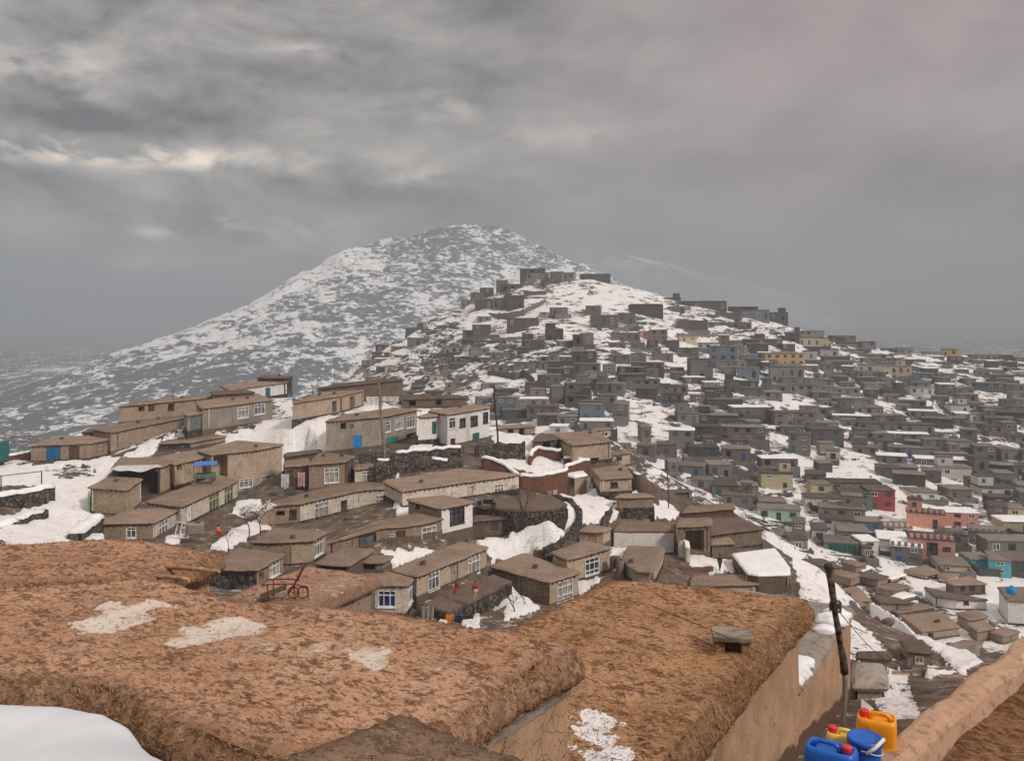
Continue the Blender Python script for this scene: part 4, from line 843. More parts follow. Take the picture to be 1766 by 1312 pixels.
H_ = [ # colour, storeys, label  (traced houses with a look of their own)
 ('H',335,805,557,870,'fmint','mint green one-storey house with three windows at the foot of the far hill',1), ('H',595,745,797,803,'fwhite','white one-storey house above the lilac house, left of the grey-green balcony house',1),
 ('H',782,718,945,800,'fgreen','grey-green two-storey house with a balcony between the white house and the red house',2), ('H',927,702,1070,805,'fred','dark red two-storey house beside the grey-green balcony house',2),
 ('H',1142,825,1330,908,'fsalmon','long salmon red house with toothed walls, left of the snow-roofed one',1), ('H',1300,822,1516,905,'fpink','salmon pink two-storey house under a snowy flat roof',2),
 ('H',1162,965,1385,1090,'fpink','tall pink house with notched parapet and a big dark glass bay',2), ('H',892,975,985,1060,'fwhite','narrow white two-storey house left of the long white one with a snowy roof',2),
 ('H',985,965,1135,1030,'fwhite','long white house with a snowy roof behind the grey cube house',1), ('H',1057,1005,1210,1092,'fgrey','grey cube house with a snowy roof left of the notched pink house',2),
 ('H',697,985,870,1047,'fgreen','low house with a long teal glass veranda front',1), ('H',627,915,705,988,'fwhite','small white house beside the snowy alley left of the teal veranda',1),
 ('H',672,860,842,932,'flilac','lilac house hung with a blue tarp below the white one-storey house',2), ('H',862,870,1000,935,'fblue','blue-grey house with a flat roof under the red house',1),
 ('H',1012,900,1162,945,'fcream','cream house under the snow mound, left of the notched pink house',1),
 ('H',1585,1080,1690,1160,'fsky','turquoise two-storey house at the right edge of the valley',2), ('H',1478,1075,1585,1120,'fsky','turquoise one-storey house joined to the taller turquoise one',1),
 ('H',1310,1105,1470,1150,'fcream','cream courtyard house left of the turquoise houses',1), ('H',355,612,520,690,'fcream','pale cream house with a roof room in the rocks above the mint green house',2),
 ('H',1315,580,1480,637,'fwhite','white house below the long snowy courtyard wall',1), ('H',1542,690,1720,745,'fwhite','white house with two snow-edged roofs near the right edge',1),
 ('H',1168,715,1302,762,'fwhite','white house with blue trim above the long salmon red house',1), ('H',668,450,745,505,'ftan','upper tan box of the stepped pair among the rocks',1), ('H',705,490,772,557,'fcream','lower cream box of the stepped pair among the rocks',1),
 ('H',1372,245,1472,290,'fwhite','small white house on the right shoulder between snow patches',1), ('H',425,285,650,365,'fgrey','long grey terrace house under the bright snow dome',2),
 ('H',200,255,405,310,'fbrown','long brown house under a white snow roof left of the snow dome',1), ('H',130,362,372,442,'fbrown','long brown house of many windows above the tan yard house',2), ('H',1192,535,1450,590,'fbrown','long walled yard under clean snow right of the rocks',1),
 ('H',500,400,610,500,'fbrown','tall brown tower house above the blue rocks',2), ('H',1070,615,1228,700,'fdark','dark house with purple-brown walls above the white blue-trimmed house',2), ('H',662,555,735,615,'fdark','small dark cube house alone in the snow among the rocks',1),
 ('H',40,420,112,485,'fbrown','brown hut at the end of the row below the long many-windowed house',1), ('H',140,480,292,545,'fbrown','flat brown yard house below the long many-windowed house',1), ('H',70,565,195,640,'ftan','two-part tan house at the left foot of the blue rocks',1),
 ('H',1500,530,1578,620,'fbrown','brown tower house at the end of the long snowy yard',1), ('H',1580,790,1672,860,'fbrown','brown house right of the salmon pink house',2), ('H',1672,800,1766,850,'fcream','pale house at the right edge beside the salmon pink house',1),
 ('H',1480,930,1650,985,'fgrey','grey flat house right of the notched pink house',1), ('H',1360,940,1460,1010,'fbrown','brown house with a snowy yard right of the notched pink house',1), ('H',900,1010,945,1075,'ftan','small tan hut beside the teal veranda house',1),
 ('H',505,965,600,1040,'ftan','tan house with a pale roof beside the snowy alley',1), ('H',360,945,500,985,'fbrown','brown house with one snow streak below the mint green house',1), ('H',520,880,585,965,'fbrown','brown two-storey house on the corner of the snowy alley',2),
 ('G',738,368,895,418,'fyellow','yellow two-storey house with a row of dark windows on the slope',2), ('G',897,358,942,402,'fwhite','narrow pinkish white house touching the yellow house',1), ('G',960,352,1030,390,'flilac','pale lilac house right of the yellow house',1), ('G',870,305,985,350,'fcream','cream house above the yellow house',1),
 ('G',1107,412,1200,455,'fcream','cream house with three windows above the dark rocks, the left one of two',1), ('G',1210,418,1316,458,'fcream','cream house with a curved front, the right one of two',1), ('G',1440,352,1500,378,'fyellow','tiny yellowish house on the right skyline of the hill',1),
 ('G',440,390,530,485,'fbrown','tall brown house in the middle of the dense quarter',2), ('G',515,340,625,430,'fblue','blue-grey three-storey house in the dense quarter',3), ('G',630,425,712,480,'fblue','blue-grey house below the yellow house',1), ('G',760,420,890,480,'fgrey','grey house with two bright windows below the yellow house',1),
 ('G',390,605,475,645,'ftan','tan house alone on the snow left of the brown terrace',1), ('G',130,570,192,635,'fbrown','brown two-storey house standing over the snow gully',2), ('G',0,570,95,640,'fblue','blue-grey house with large dark openings left of the snow gully',2), ('G',245,660,285,720,'fbrown','small brown tower standing in the snow gully',1),
 ('G',225,735,300,785,'fbrown','brown house with a porch below the snow gully',1), ('G',305,730,385,785,'fbrown','brown house right of the porch house below the snow gully',1),
 # the hamlet on the summit and the lone houses of the white slope
 ('F',980,97,1105,126,'fdark','topmost dark house of the summit',1), ('F',1015,118,1128,195,'fgrey','grey two-storey house in the middle of the summit hamlet',2), ('F',1042,150,1084,195,'fwhite','narrow white house front in the summit hamlet',2), ('F',1130,113,1195,165,'fbrown','brown house right of the white front on the summit',1),
 ('F',1195,118,1252,150,'ftan','tan house at the right of the summit hamlet',1), ('F',1280,124,1432,156,'fdark','long dark walled house alone on the right of the summit',1), ('F',868,156,922,187,'fbrown','small brown house at the left of the summit',1), ('F',890,175,1000,226,'fdark','dark house below the summit snow cap',1),
 ('F',1100,165,1180,207,'fblue','blue-grey house right below the white front of the summit',1), ('F',785,194,850,226,'fdark','dark house on the left summit ridge, above the next two',1), ('F',735,217,800,256,'fbrown','brown house on the left summit ridge',1), ('F',683,255,762,290,'ftan','tan house lowest on the left summit ridge',1),
 ('F',755,250,850,316,'fdark','dark two-storey house at the left end of the lower summit row',1), ('F',845,245,932,314,'fbrown','brown house in the middle of the lower summit row',1), ('F',915,232,1002,300,'fdark','dark house at the right end of the lower summit row',1), ('F',1000,212,1112,246,'fbrown','long low brown wall house under the summit',1),
 ('F',765,338,836,362,'ftan','small tan house alone on the white slope left',1), ('F',1138,293,1222,331,'fbrown','brown house in the middle of the white slope',1), ('F',1084,317,1122,333,'ftan','tiny tan hut left of the brown house on the white slope',1), ('F',1312,284,1382,326,'fbrown','brown house at the corner of the long walled terrace',1),
 ('F',1335,330,1470,400,'fbrown','walled terrace, left part, on the white slope',1), ('F',1470,320,1562,372,'fbrown','walled terrace, right part, on the white slope',1), ('F',1530,282,1700,340,'fdark','long dark house above the walled terrace',1), ('F',915,346,1076,392,'fdark','broad dark house under a snowy mound on the white slope',1),
 ('F',745,380,836,432,'fdark','dark house with a roof room on the left white slope',2), ('F',692,408,745,450,'fbrown','brown wing left of the dark roof-room house',1), ('F',745,432,878,456,'fbrown','low brown yard wall below the dark roof-room house',1), ('F',405,395,522,436,'fdark','dark house on the left rocky spur',1), ('F',414,446,522,503,'fgrey','grey house below the rocky spur',1),
 ('F',254,480,302,530,'fdark','dark tower at the left foot of the hill',1), ('F',330,490,422,527,'fbrown','brown house beside the dark tower at the left foot',1), ('F',1000,455,1106,502,'fdark','dark house on a snow ledge in the middle of the slope',1), ('F',1250,430,1298,497,'fdark','dark narrow house left of its grey twin',1), ('F',1298,425,1352,490,'fgrey','grey narrow house right of its dark twin',1),
 ('F',1438,420,1585,466,'fbrown','brown house with a salmon patch on the right slope',1), ('F',1585,412,1636,446,'fsalmon','small salmon house on the right slope',1), ('F',1240,512,1366,562,'fdark','dark purple-brown house above the snow bank',1), ('F',600,488,702,530,'ftan','tan house of the left foot row',1),
 ('F',1246,575,1378,632,'fbrown','brown house between two snow banks',1), ('F',860,745,962,820,'fblue','blue-grey frame house with open bays near the utility pole',2), ('F',1280,765,1402,850,'fblue','blue-grey house with three large openings above the snow gully',2),
 ('F',1450,770,1526,850,'ftan','tan two-storey house left of the snow gully',2), ('F',1140,690,1210,750,'fgrey','grey house with small bright windows in the middle of the left quarter',2), ('F',1210,675,1330,750,'fbrown','brown house with a row of windows in the left quarter',2),
 ('G',335,147,402,176,'fdark','dark house on the right skyline just below the summit',1), ('G',350,182,416,220,'fbrown','brown house under the dark skyline house',1), ('G',416,160,582,206,'fdark','long dark house on the right skyline',1), ('G',25,180,78,210,'fbrown','small brown house on the upper right snow',1),
 ('G',200,172,326,212,'fdark','long dark house of the upper right snow',1), ('G',590,182,706,212,'fdark','dark skyline house right of the long one',1), ('G',540,206,642,246,'fbrown','brown house with a lit end under the skyline',1), ('G',642,195,752,250,'fgrey','grey house under the skyline',1), ('G',752,205,826,236,'fdark','dark skyline house on the shoulder',1),
 ('G',385,238,505,285,'fbrown','brown walled house over the snow strip',1), ('G',510,245,680,275,'fbrown','long brown retaining house over the snow strip',1)]
for tg, a, b, c, d, col, lab, st in H_: far_rect(tg, a, b, c, d, col, lab, stor=st)
for r_ in FARREC:
    l = r_['label']
    if 'teal glass' in l: r_['nw'] = 'teal'
    if 'snowy flat roof' in l or 'snowy roof' in l or 'white snow roof' in l or 'clean snow' in l: r_['roof'] = 'snow'
NOHOUSE = [[Q(tg, *p) for p in pts] for tg, pts, k in CLEAN] + [[Q('H', *p) for p in q] for q in [[(300,520),(480,480),(640,520),(520,560),(360,600),(280,620)], [(1030,90),(1220,80),(1200,200),(1050,180)], [(1200,400),(1420,380),(1420,450),(1230,470)], [(1440,420),(1766,380),(1766,500),(1560,540)], [(1520,180),(1740,170),(1720,260),(1540,280)]]]
VILPX = []
for h in VILL:
    q = [to_px((p[0], p[1], h['Z'])) for p in h['poly']] + [to_px((p[0], p[1], h['zb'])) for p in h['poly']]
    VILPX.append((min(a for a, b in q), min(b for a, b in q), max(a for a, b in q), max(b for a, b in q)))
def build_far_rest():
    """the smallest houses of the dense quarter, beyond the three hundred that show largest"""
    mats = [M['fbrown'], M['fgrey'], M['fdark'], M['ftan'], M['froof'], M['glass'], M['wframe'], M['fblue'], M['fcream'], M['snow']]; ix = dict(fwhite=8, fbrown=0, fgrey=1, fdark=2, ftan=3, fblue=7, fcream=8); mb = MB()
    for i, r in enumerate(FARREST):
        rr = random.Random(i); p = r['p']; yaw = math.radians(rr.uniform(-16, 10)) - math.atan2(p[0], p[1]) * .35; dp = rr.uniform(4, 6.5); t = np.array((math.cos(yaw), math.sin(yaw))); n = np.array((t[1], -t[0])); o = p[:2] - t * r['w'] / 2
        mb.pbox(o, t, n, 0, r['w'], p[2] - 6, p[2] + r['H'], -dp, 0, ix[r['wall']]); roof_ring(mb, [o, o + t * r['w'], o + t * r['w'] - n * dp, o - n * dp], p[2] + r['H'] + .24, .15, .25, 9 if r['roof'] else 4, 3, .05, .03)
        for u0, u1, a, d, fr, pn in fwins(rr, r['w'], r['H'], r['stor'], True):
            w, H = r['w'], r['H']; mb.pbox(o, t, n, u0 * w, u1 * w, p[2] + a * H, p[2] + d * H, -.1, .03, 6 if fr == 'wframe' else 5); mb.pbox(o, t, n, u0 * w + .1, u1 * w - .1, p[2] + a * H + .1, p[2] + d * H - .1, -.1, .05, 5)
    if FARREST: h = mb.build('far_houses', mats); h['kind'] = 'stuff'
HANDPX = list(FAR)
def fill_far(limit):
    for h, b in zip(VILL, VILPX):
        if h.get('grp'): FAR.append((b[0] - 3, b[1] - 4, b[2] + 3, b[3]))
    r = random.Random(23); n = 0
    py = 590.0
    while py < 1165 and n < limit:
        x = 600.0 + r.uniform(0, 30)
        while x < 1790 and n < limit:
            s = np.interp(x, SIL[:, 0], SIL[:, 1]); yb = py + r.uniform(-5, 5) + 6 * math.sin(x / 90.0) + 4 * math.sin(x / 37.0)
            if yb < s + 4: x += 20; continue
            Y = float(hill_Y(x, yb)); wm = r.choice((4.5, 5.5, 6.5, 7.5, 9, 11.5)); w = wm * FPX / Y; st = 2 if r.random() < (.30 if yb < 900 else .2) else 1
            Hm = (2.5 if st == 1 else 4.5) * r.uniform(.9, 1.12); hh = Hm * FPX / Y; gap = r.choice((.0, .02, .04, .1, .35, .7)) * w
            bx = (x, yb - hh, x + w, yb); cx_ = x + w / 2
            bad = any(bx[0] < b[2] - 3 and bx[2] > b[0] + 3 and bx[1] < b[3] - (b[3] - b[1]) * .38 and bx[3] > b[1] + (b[3] - b[1]) * .38 for b in FAR)
            if not bad: bad = any(bx[0] < b[2] - 2 and bx[2] > b[0] + 2 and bx[1] < b[3] - 2 - (b[3] - b[1]) * (.12 if b[1] > 760 else .3) and bx[3] > b[1] + 2 and bx[3] > b[3] for b in HANDPX)
            if not bad: bad = any(inpoly(np.array([cx_]), np.array([yb - 2]), q)[0] for q in NOHOUSE)
            if not bad and yb < 640 and cx_ < 1170 and (r.random() < .45 or yb < 560): bad = True
            if not bad and r.random() < (.02 if cx_ > 1150 and yb < 760 else .03 if cx_ < 1100 else .16 if yb < 960 else .03): bad = True
            # what the near village or the straw roofs hide is left out
            if not bad and (any(b[0] < bx[0] and b[2] > bx[2] and b[1] + 4 < bx[1] and b[3] > bx[3] for b in VILPX) or (cx_ < 850 and yb > 735) or (cx_ < 1060 and yb > 775) or (cx_ < 1240 and yb > 860) or (cx_ < 1330 and yb > 900) or (cx_ < 1380 and yb > 975) or (cx_ < 1450 and yb > 1010) or yb > 1235 - (cx_ - 1545) * .77 or (yb > 1000 and abs(yb - 1040 - (cx_ - 1505) * .62) < 15)): bad = True
            if not bad:
                FAR.append(bx); n += 1
                k = r.random(); low = yb > 820
                wall = ('fbrown' if k < .42 else 'fgrey' if k < .62 else 'fdark' if k < .76 else 'ftan' if k < .92 else 'fcream') if low else ('fbrown' if k < .34 else 'fgrey' if k < .58 else 'fdark' if k < .80 else 'fblue' if k < .86 else 'ftan' if k < .97 else 'fwhite')
                FARREC.append(dict(p=P(cx_, yb, Y), w=wm, H=Hm, wall=wall, label=None, yaw=None, roof='snow' if r.random() < .13 else None, stor=st, dp=None, nm=None, px=(cx_, yb - hh / 2), nw=None, y1=yb, group='houses of the far hill'))
            x += w + gap
        Yr = float(hill_Y(1300, py)); py += max(3.5, 3.9 * FPX / Yr * .19)
fill_far(900)
FARREC.sort(key=lambda r: 0 if r['label'] else -r['w'] * r['H'] / r['p'][1] ** 2)
_hand = [r for r in FARREC if r['label']]; _auto = [r for r in FARREC if not r['label']]; import sys; open('/tmp/hill.txt', 'w').write(str((len(_hand), len(_auto))))
FARREC = _hand + _auto[:296 - len(_hand)]; FARREST = _auto[296 - len(_hand):]
ORD = ['', 'second ', 'third ', 'fourth ', 'fifth ', 'sixth ', 'seventh ', 'eighth ', 'ninth ', 'tenth ', 'eleventh ', 'twelfth ']
COLW = dict(fwhite='white', fbrown='brown', fgrey='grey', fdark='dark', ftan='tan', fcream='cream', fblue='blue-grey')
LAND = [('the mint green house', (1343, 888)), ('the dark red house', (1520, 861)), ('the notched pink house', (1608, 949)), ('the salmon snow-roofed house', (1651, 897)), ('the yellow two-storey house', (1354, 620)), ('the pair of cream houses', (1520, 638)),
        ('the white house below the snowy yard', (1648, 815)), ('the stepped box pair', (1431, 781)), ('the snow dome', (1355, 690)), ('the snow gully', (1105, 720)), ('the utility pole', (855, 690)), ('the blue-grey three-storey house', (1247, 617)),
        ('the small salmon house', (1112, 577)), ('the snow bank', (950, 652)), ('the hill foot at left', (690, 640)), ('the tall brown tower house', (1378, 765)), ('the small white house on the shoulder', (1656, 706)), ('the tan house on the snow', (1187, 722)), ('the right skyline', (1640, 620)), ('the turquoise houses', (1705, 978)), ('the long many-windowed house', (1280, 749))]
def name_far():
    seen = {}
    for r in FARREC:
        if r['label']: continue
        lx, ly = min(LAND, key=lambda q: (q[1][0] - r['px'][0]) ** 2 + 2.5 * (q[1][1] - r['px'][1]) ** 2)[1]; nm = [q[0] for q in LAND if q[1] == (lx, ly)][0]
        dx, dy = r['px'][0] - lx, r['px'][1] - ly
        side = ('above' if dy < 0 else 'below') if abs(dy) * 2.2 > abs(dx) else ('left of' if dx < 0 else 'right of')
        look = ('two-storey ' if r['stor'] == 2 else '') + COLW[r['wall']] + (' house under snow' if r['roof'] == 'snow' else ' long house' if r['w'] > 10 else ' hut' if r['w'] < 6 else ' house')
        seen.setdefault((look, side, nm), []).append((dx * dx + dy * dy, r))
    for (look, side, nm), l in seen.items():
        l.sort(key=lambda q: q[0])
        for i, (_, r) in enumerate(l):
            r['label'] = look + ' ' + side + ' ' + nm + (', nearest to it' if i == 0 and len(l) > 1 else '' if i == 0 else ', ' + ORD[i] + 'nearest to it')
name_far()
def build_far():
    for i, r in enumerate(FARREC):
        p = r['p']; rr = random.Random(i * 7 + 3); st = r['stor'] or 1
        yaw = r['yaw'] if r['yaw'] is not None else math.radians(rr.uniform(-16, 10)) - math.atan2(p[0], p[1]) * .35
        zg = gz(p[0], p[1]); dpth = r['dp'] or rr.uniform(4.2, 6.5); w = r['w']; H = r['H']
        dense = r['wall'] not in ('fdark',) and 'wall' not in (r['label'] or '')
        wins = fwins(rr, w, H, st, dense)
        if 'dark glass bay' in r['label']: wins = [(.08, .2, .1, .3, 'kframe', 'glass'), (.08, .2, .55, .75, 'kframe', 'glass'), (.38, .62, .25, .85, 'kframe', 'glass'), (.72, .9, .1, .28, 'kframe', 'glass'), (.72, .9, .5, .7, 'kframe', 'glass')]
        if r['nw'] == 'teal': wins = [(.12 + .14 * k, .24 + .14 * k, .2, .85, 'teal', 'teal') for k in range(6)]
        if 'wall' in r['label'].split() or 'yard' in r['label'] and H < 3: wins = wins[:1]
        roof = {'snow': 'snow', None: rr.choice(('froof', 'froof', 'froofd'))}[r['roof']]
        root, poly = house_box('hill_house', r['label'], 'house', r['group'], p[:2], yaw, w, dpth, p[2], p[2] + H, r['wall'], roof, wins, under=max(3.0, p[2] - zg + 2.5))
        t_ = (poly[1] - poly[0]) / w; n_ = np.array((t_[1], -t_[0])); zt = p[2] + H; q_ = rr.random()
        if q_ < .34 and w > 6 and r['roof'] is None:
            a_ = rr.choice((.02, .5, .62)) * w; b_ = min(w - .1, a_ + rr.uniform(2.6, 4.2)); um = MB(); um.pbox(poly[0], t_, n_, a_, b_, zt + .05, zt + 2.2, -dpth + .2, -dpth * .35); ur = um.build('upper_room', M[r['wall']], root)
            pq = [poly[0] + t_ * a_ - n_ * dpth * .35, poly[0] + t_ * b_ - n_ * dpth * .35, poly[0] + t_ * b_ - n_ * (dpth - .2), poly[0] + t_ * a_ - n_ * (dpth - .2)]; uq = MB(); roof_ring(uq, pq, zt + 2.42, .12, .22, 0, 3, .05, .03); uq.build('upper_roof', M[roof], ur)
            um = MB(); um.pbox(poly[0], t_, n_, a_ + .9, a_ + 1.7, zt + .8, zt + 1.75, -dpth * .35 - .1, -dpth * .35 + .03); um.build('window', M['glass'], ur)
        elif q_ < .66:
            d_ = rr.uniform(2.2, 4.0); h_ = rr.uniform(.5, 1.3); a_ = rr.uniform(-.25, .2) * w; b_ = w * rr.uniform(.9, 1.2); ym = MB(); zb_ = p[2] - 4
            ym.pbox(poly[0], t_, n_, a_, b_, zb_, p[2] + h_, d_, d_ + .35); ym.pbox(poly[0], t_, n_, a_, a_ + .35, zb_, p[2] + h_ + .2, 0.02, d_); ym.pbox(poly[0], t_, n_, b_ - .35, b_, zb_, p[2] + h_ - .1, .02, d_); ym.build('yard_wall', M[rr.choice(('fbrown', 'fdark', 'fgrey'))], root)
        if 'toothed' in r['label'] or 'notched' in r['label']:
            m = MB(); t = (poly[1] - poly[0]) / w; q = 0
            while q < w - .5: m.pbox(poly[0], t, np.array((t[1], -t[0])), q, q + .55, p[2] + H + .1, p[2] + H + .75, -.3, .18); q += 1.1
            m.build('battlement', M[r['wall']], root)
build_far()
# ------------------------------------------------------------------ the straw-mud roofs in front
def resample(pts, n):
    pts = np.array(pts, float); d = np.r_[0, np.cumsum(np.hypot(*np.diff(pts, axis=0).T))]; u = np.linspace(0, d[-1], n)
    return np.stack([np.interp(u, d, pts[:, 0]), np.interp(u, d, pts[:, 1])], -1)
def thick_roof(name, near, right, far, left, z, mat, parent, lip=.45, over=.12, cell=.07, rough=1.0, frost=(), seed=0, slope=None, round_=.16):
    """near: left to right, right: near to far, far: left to right, left: near to far; returns the points of the rounded lip"""
    L = lambda q: np.hypot(*np.diff(np.array(q), axis=0).T).sum()
    nu = max(8, int(max(L(near), L(far)) / cell)); nv = max(8, int(max(L(left), L(right)) / cell))
    a, b, c, d = resample(near, nu), resample(far, nu), resample(left, nv), resample(right, nv)
    u = np.linspace(0, 1, nu)[None, :, None]; v = np.linspace(0, 1, nv)[:, None, None]
    G = (1 - v) * a[None] + v * b[None] + (1 - u) * c[:, None] + u * d[:, None] - ((1 - u) * (1 - v) * a[0] + u * (1 - v) * a[-1] + (1 - u) * v * b[0] + u * v * b[-1])
    X, Y = G[..., 0], G[..., 1]; r = rough
    Z = z + r * (.045 * fbm(X / 1.6, Y / 1.6, 0, seed, 3) + .022 * fbm(X / .45, Y / .45, 0, seed + 5, 4, .6) + .009 * fbm(X / .11, Y / .11, 0, seed + 9, 3, .6))
    if slope is not None: Z = Z + slope(X, Y)
    dist = np.minimum(np.minimum(np.arange(nu)[None], np.arange(nu)[::-1][None]), np.minimum(np.arange(nv)[:, None], np.arange(nv)[::-1][:, None])) * cell
    Z = Z - .02 * np.clip(1 - dist / .2, 0, 1) ** 2 + .03 * np.exp(-((dist - .25) / .2) ** 2)
    px = CX + FPX * X / Y; py = HY - FPX * Z / Y; fr = np.zeros_like(X)
    n1 = fbm(X / .5, Y / .5, 0, 41, 4)
    for poly, k in frost:
        for o, wgt in ((0, .4), (16, .3), (-14, .3)): fr += k * wgt * inpoly(px + n1 * 16 + o, py + n1 * 7 + o * .3, poly)
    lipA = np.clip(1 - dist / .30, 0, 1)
    loop = [(j, i) for j, i in [(0, i) for i in range(nu - 1)] + [(j, nu - 1) for j in range(nv - 1)] + [(nv - 1, i) for i in range(nu - 1, 0, -1)] + [(j, 0) for j in range(nv - 1, 0, -1)]]
    J = np.array([q[0] for q in loop]); I = np.array([q[1] for q in loop]); bp = np.stack([X[J, I], Y[J, I]], -1); bz = Z[J, I]
    kk = max(4, int(.45 / cell)); t = np.roll(bp, -kk, 0) - np.roll(bp, kk, 0); t /= np.maximum(np.hypot(t[:, 0], t[:, 1])[:, None], 1e-6); nn = np.stack([t[:, 1], -t[:, 0]], -1)
    k = len(bp); V0 = np.stack([X, Y, Z], -1).reshape(-1, 3); rings = []
    for q, (o, dz) in enumerate([(0, 0), (.045, -.025), (.12, -.10), (.19, -.20), (.235, -.31), (.22, -.42), (.11, -.49), (-.06, -.52), (-.35, -.51)]):
        o *= over / .12; dz *= lip / .5
        wv = .055 * rough * fbm(bp[:, 0] / .5, bp[:, 1] / .5, q * .12 + seed, 12, 3, .5) + .035 * rough * fbm(bp[:, 0] / .09, bp[:, 1] / .09, q * .5, 19, 3)
        pp = bp + nn * (o + wv * (1 if 0 < q < 8 else 0))[:, None]; rings.append(np.c_[pp, bz + dz + (.6 * wv if 4 < q < 8 else .3 * wv if q else 0)])
    Vt = np.vstack([V0] + rings) - parent_loc(parent); gi = np.arange(nu * nv).reshape(nv, nu)
    fs = np.stack([gi[:-1, :-1], gi[:-1, 1:], gi[1:, 1:], gi[1:, :-1]], -1).reshape(-1, 4); prev = gi[J, I]; allf = [fs]
    for q in range(len(rings)):
        cur = nu * nv + q * k + np.arange(k)
        if q: allf.append(np.stack([prev, cur, np.roll(cur, -1), np.roll(prev, -1)], -1))
        prev = cur
    F = np.vstack(allf)
    me = bpy.data.meshes.new(name); me.from_pydata(Vt.tolist(), [], F.tolist())
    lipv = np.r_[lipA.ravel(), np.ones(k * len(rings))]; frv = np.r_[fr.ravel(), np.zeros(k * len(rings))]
    for nm, arr in (('lip', lipv), ('frost', frv)):
        at = me.attributes.new(nm, 'FLOAT', 'POINT'); at.data.foreach_set('value', arr.astype(np.float32))
    me.polygons.foreach_set('use_smooth', [True] * len(me.polygons)); me.materials.append(mat); me.update()
    ob = bpy.data.objects.new(name, me); C.objects.link(ob); ob.parent = parent
    return ob, np.stack([X, Y, Z], -1), rings, nn
def straw_bits(parent, grid, rings, nn, n_top, n_lip, mat, seed=1, ylim=40):
    r = np.random.default_rng(seed); mb = MB(); nv, nu = grid.shape[:2]
    def sliver(p, d, L, w):
        d = d / np.linalg.norm(d); s = np.cross(d, (0.2, -.5, .8)); s = s / np.linalg.norm(s) * w; a, b = p - d * L / 2, p + d * L / 2; up = np.cross(s, d); up = up / np.linalg.norm(up) * w
        mb.add([a - s, a + s, a + up, b - s, b + s, b + up], [(0, 1, 4, 3), (1, 2, 5, 4), (2, 0, 3, 5)])
    for _ in range(n_top):
        j, i = r.integers(0, nv), r.integers(0, nu); p = grid[j, i] + r.normal(0, .03, 3) * (1, 1, 0) + (0, 0, .004)
        sliver(p, np.array((r.normal(), r.normal(), r.normal() * .18)), r.uniform(.03, .10), .0035)
    R = np.array(rings[:7]); k = R.shape[1]
    for _ in range(n_lip):
        q, i = r.integers(0, 6), r.integers(0, k); f = r.random(); p = R[q, i] * (1 - f) + R[q + 1, i] * f; o = np.r_[nn[i], 0.0]
        sliver(p + o * .012, o * r.uniform(0, .7) + r.normal(0, 1, 3) * (1, 1, .7), r.uniform(.04, .14), .005)
    o = mb.build('straw', mat, parent); o['kind'] = 'stuff'; return o
STRAW = plain('straw', (.34, .19, .085), .8, .6, 9)
RM1 = straw_roof('straw_mud_pale', (.56, .36, .24), (.385, .22, .135), (.115, .053, .028))
RM2 = straw_roof('straw_mud_golden', (.50, .305, .178), (.33, .185, .095), (.10, .044, .021), True, 1.0, (.80, .81, .83), (.46, .62, 0, .94))
RM4 = straw_roof('old_mud_grey', (.27, .19, .14), (.19, .125, .085), (.10, .062, .04), False)
RM5 = straw_roof('straw_mud_rosy', (.46, .31, .23), (.33, .20, .135), (.14, .07, .042), True)
CR = cracked('cracked_mud_wall', (.43, .275, .175), (.13, .07, .04))
def z_list(pts, z): return [tuple(PZ(a, b, z)[:2]) for a, b in pts]
def near_walls(root, poly, z0, z1, mat, wetfn=None, only=None):
    """walls under a roof; wetfn(x, y, z) marks the damp foot"""
    vs, fs, wet = [], [], []
    n = len(poly)
    for i in range(n):
        if only is not None and i not in only: continue
        a, b = np.array(poly[i]), np.array(poly[(i + 1) % n]); L = np.hypot(*(b - a)); nu = max(2, int(L / .16)); nz = max(2, int((z1 - z0) / .16))
        u = np.linspace(0, 1, nu)[None]; zz = np.linspace(z0, z1, nz)[:, None]; X = a[0] + (b[0] - a[0]) * u + 0 * zz; Y = a[1] + (b[1] - a[1]) * u + 0 * zz; Zz = zz + 0 * u
        dx, dy = wob(X, Y, Zz, .03); X = X + dx; Y = Y + dy; s = len(vs)
        vs += list(zip(X.ravel(), Y.ravel(), Zz.ravel())); g = s + np.arange(nu * nz).reshape(nz, nu)
        fs += np.stack([g[:-1, :-1], g[:-1, 1:], g[1:, 1:], g[1:, :-1]], -1).reshape(-1, 4).tolist()
        wet += list((wetfn(X, Y, Zz) if wetfn else np.zeros_like(X)).ravel())
    off = parent_loc(root); me = bpy.data.meshes.new('wall'); me.from_pydata([tuple(np.array(v) - off) for v in vs], [], fs)
    at = me.attributes.new('wet', 'FLOAT', 'POINT'); at.data.foreach_set('value', np.array(wet, np.float32)); me.materials.append(mat)
    me.polygons.foreach_set('use_smooth', [True] * len(me.polygons)); me.update()
    o = bpy.data.objects.new('wall', me); C.objects.link(o); o.parent = root; return o
def log(mb, a, b, r, n=10): 
    a = np.array(a); b = np.array(b); rr = np.random.default_rng(int(abs(a[0] * 100)) + 1); ts = np.linspace(0, 1, 7)
    mb.tube([a + (b - a) * t + rr.normal(0, r * .12, 3) for t in ts], [r * (1 + rr.normal(0, .07)) * (1.05 - .15 * t) for t in ts], n)
GH = 'straw-roofed houses in front'
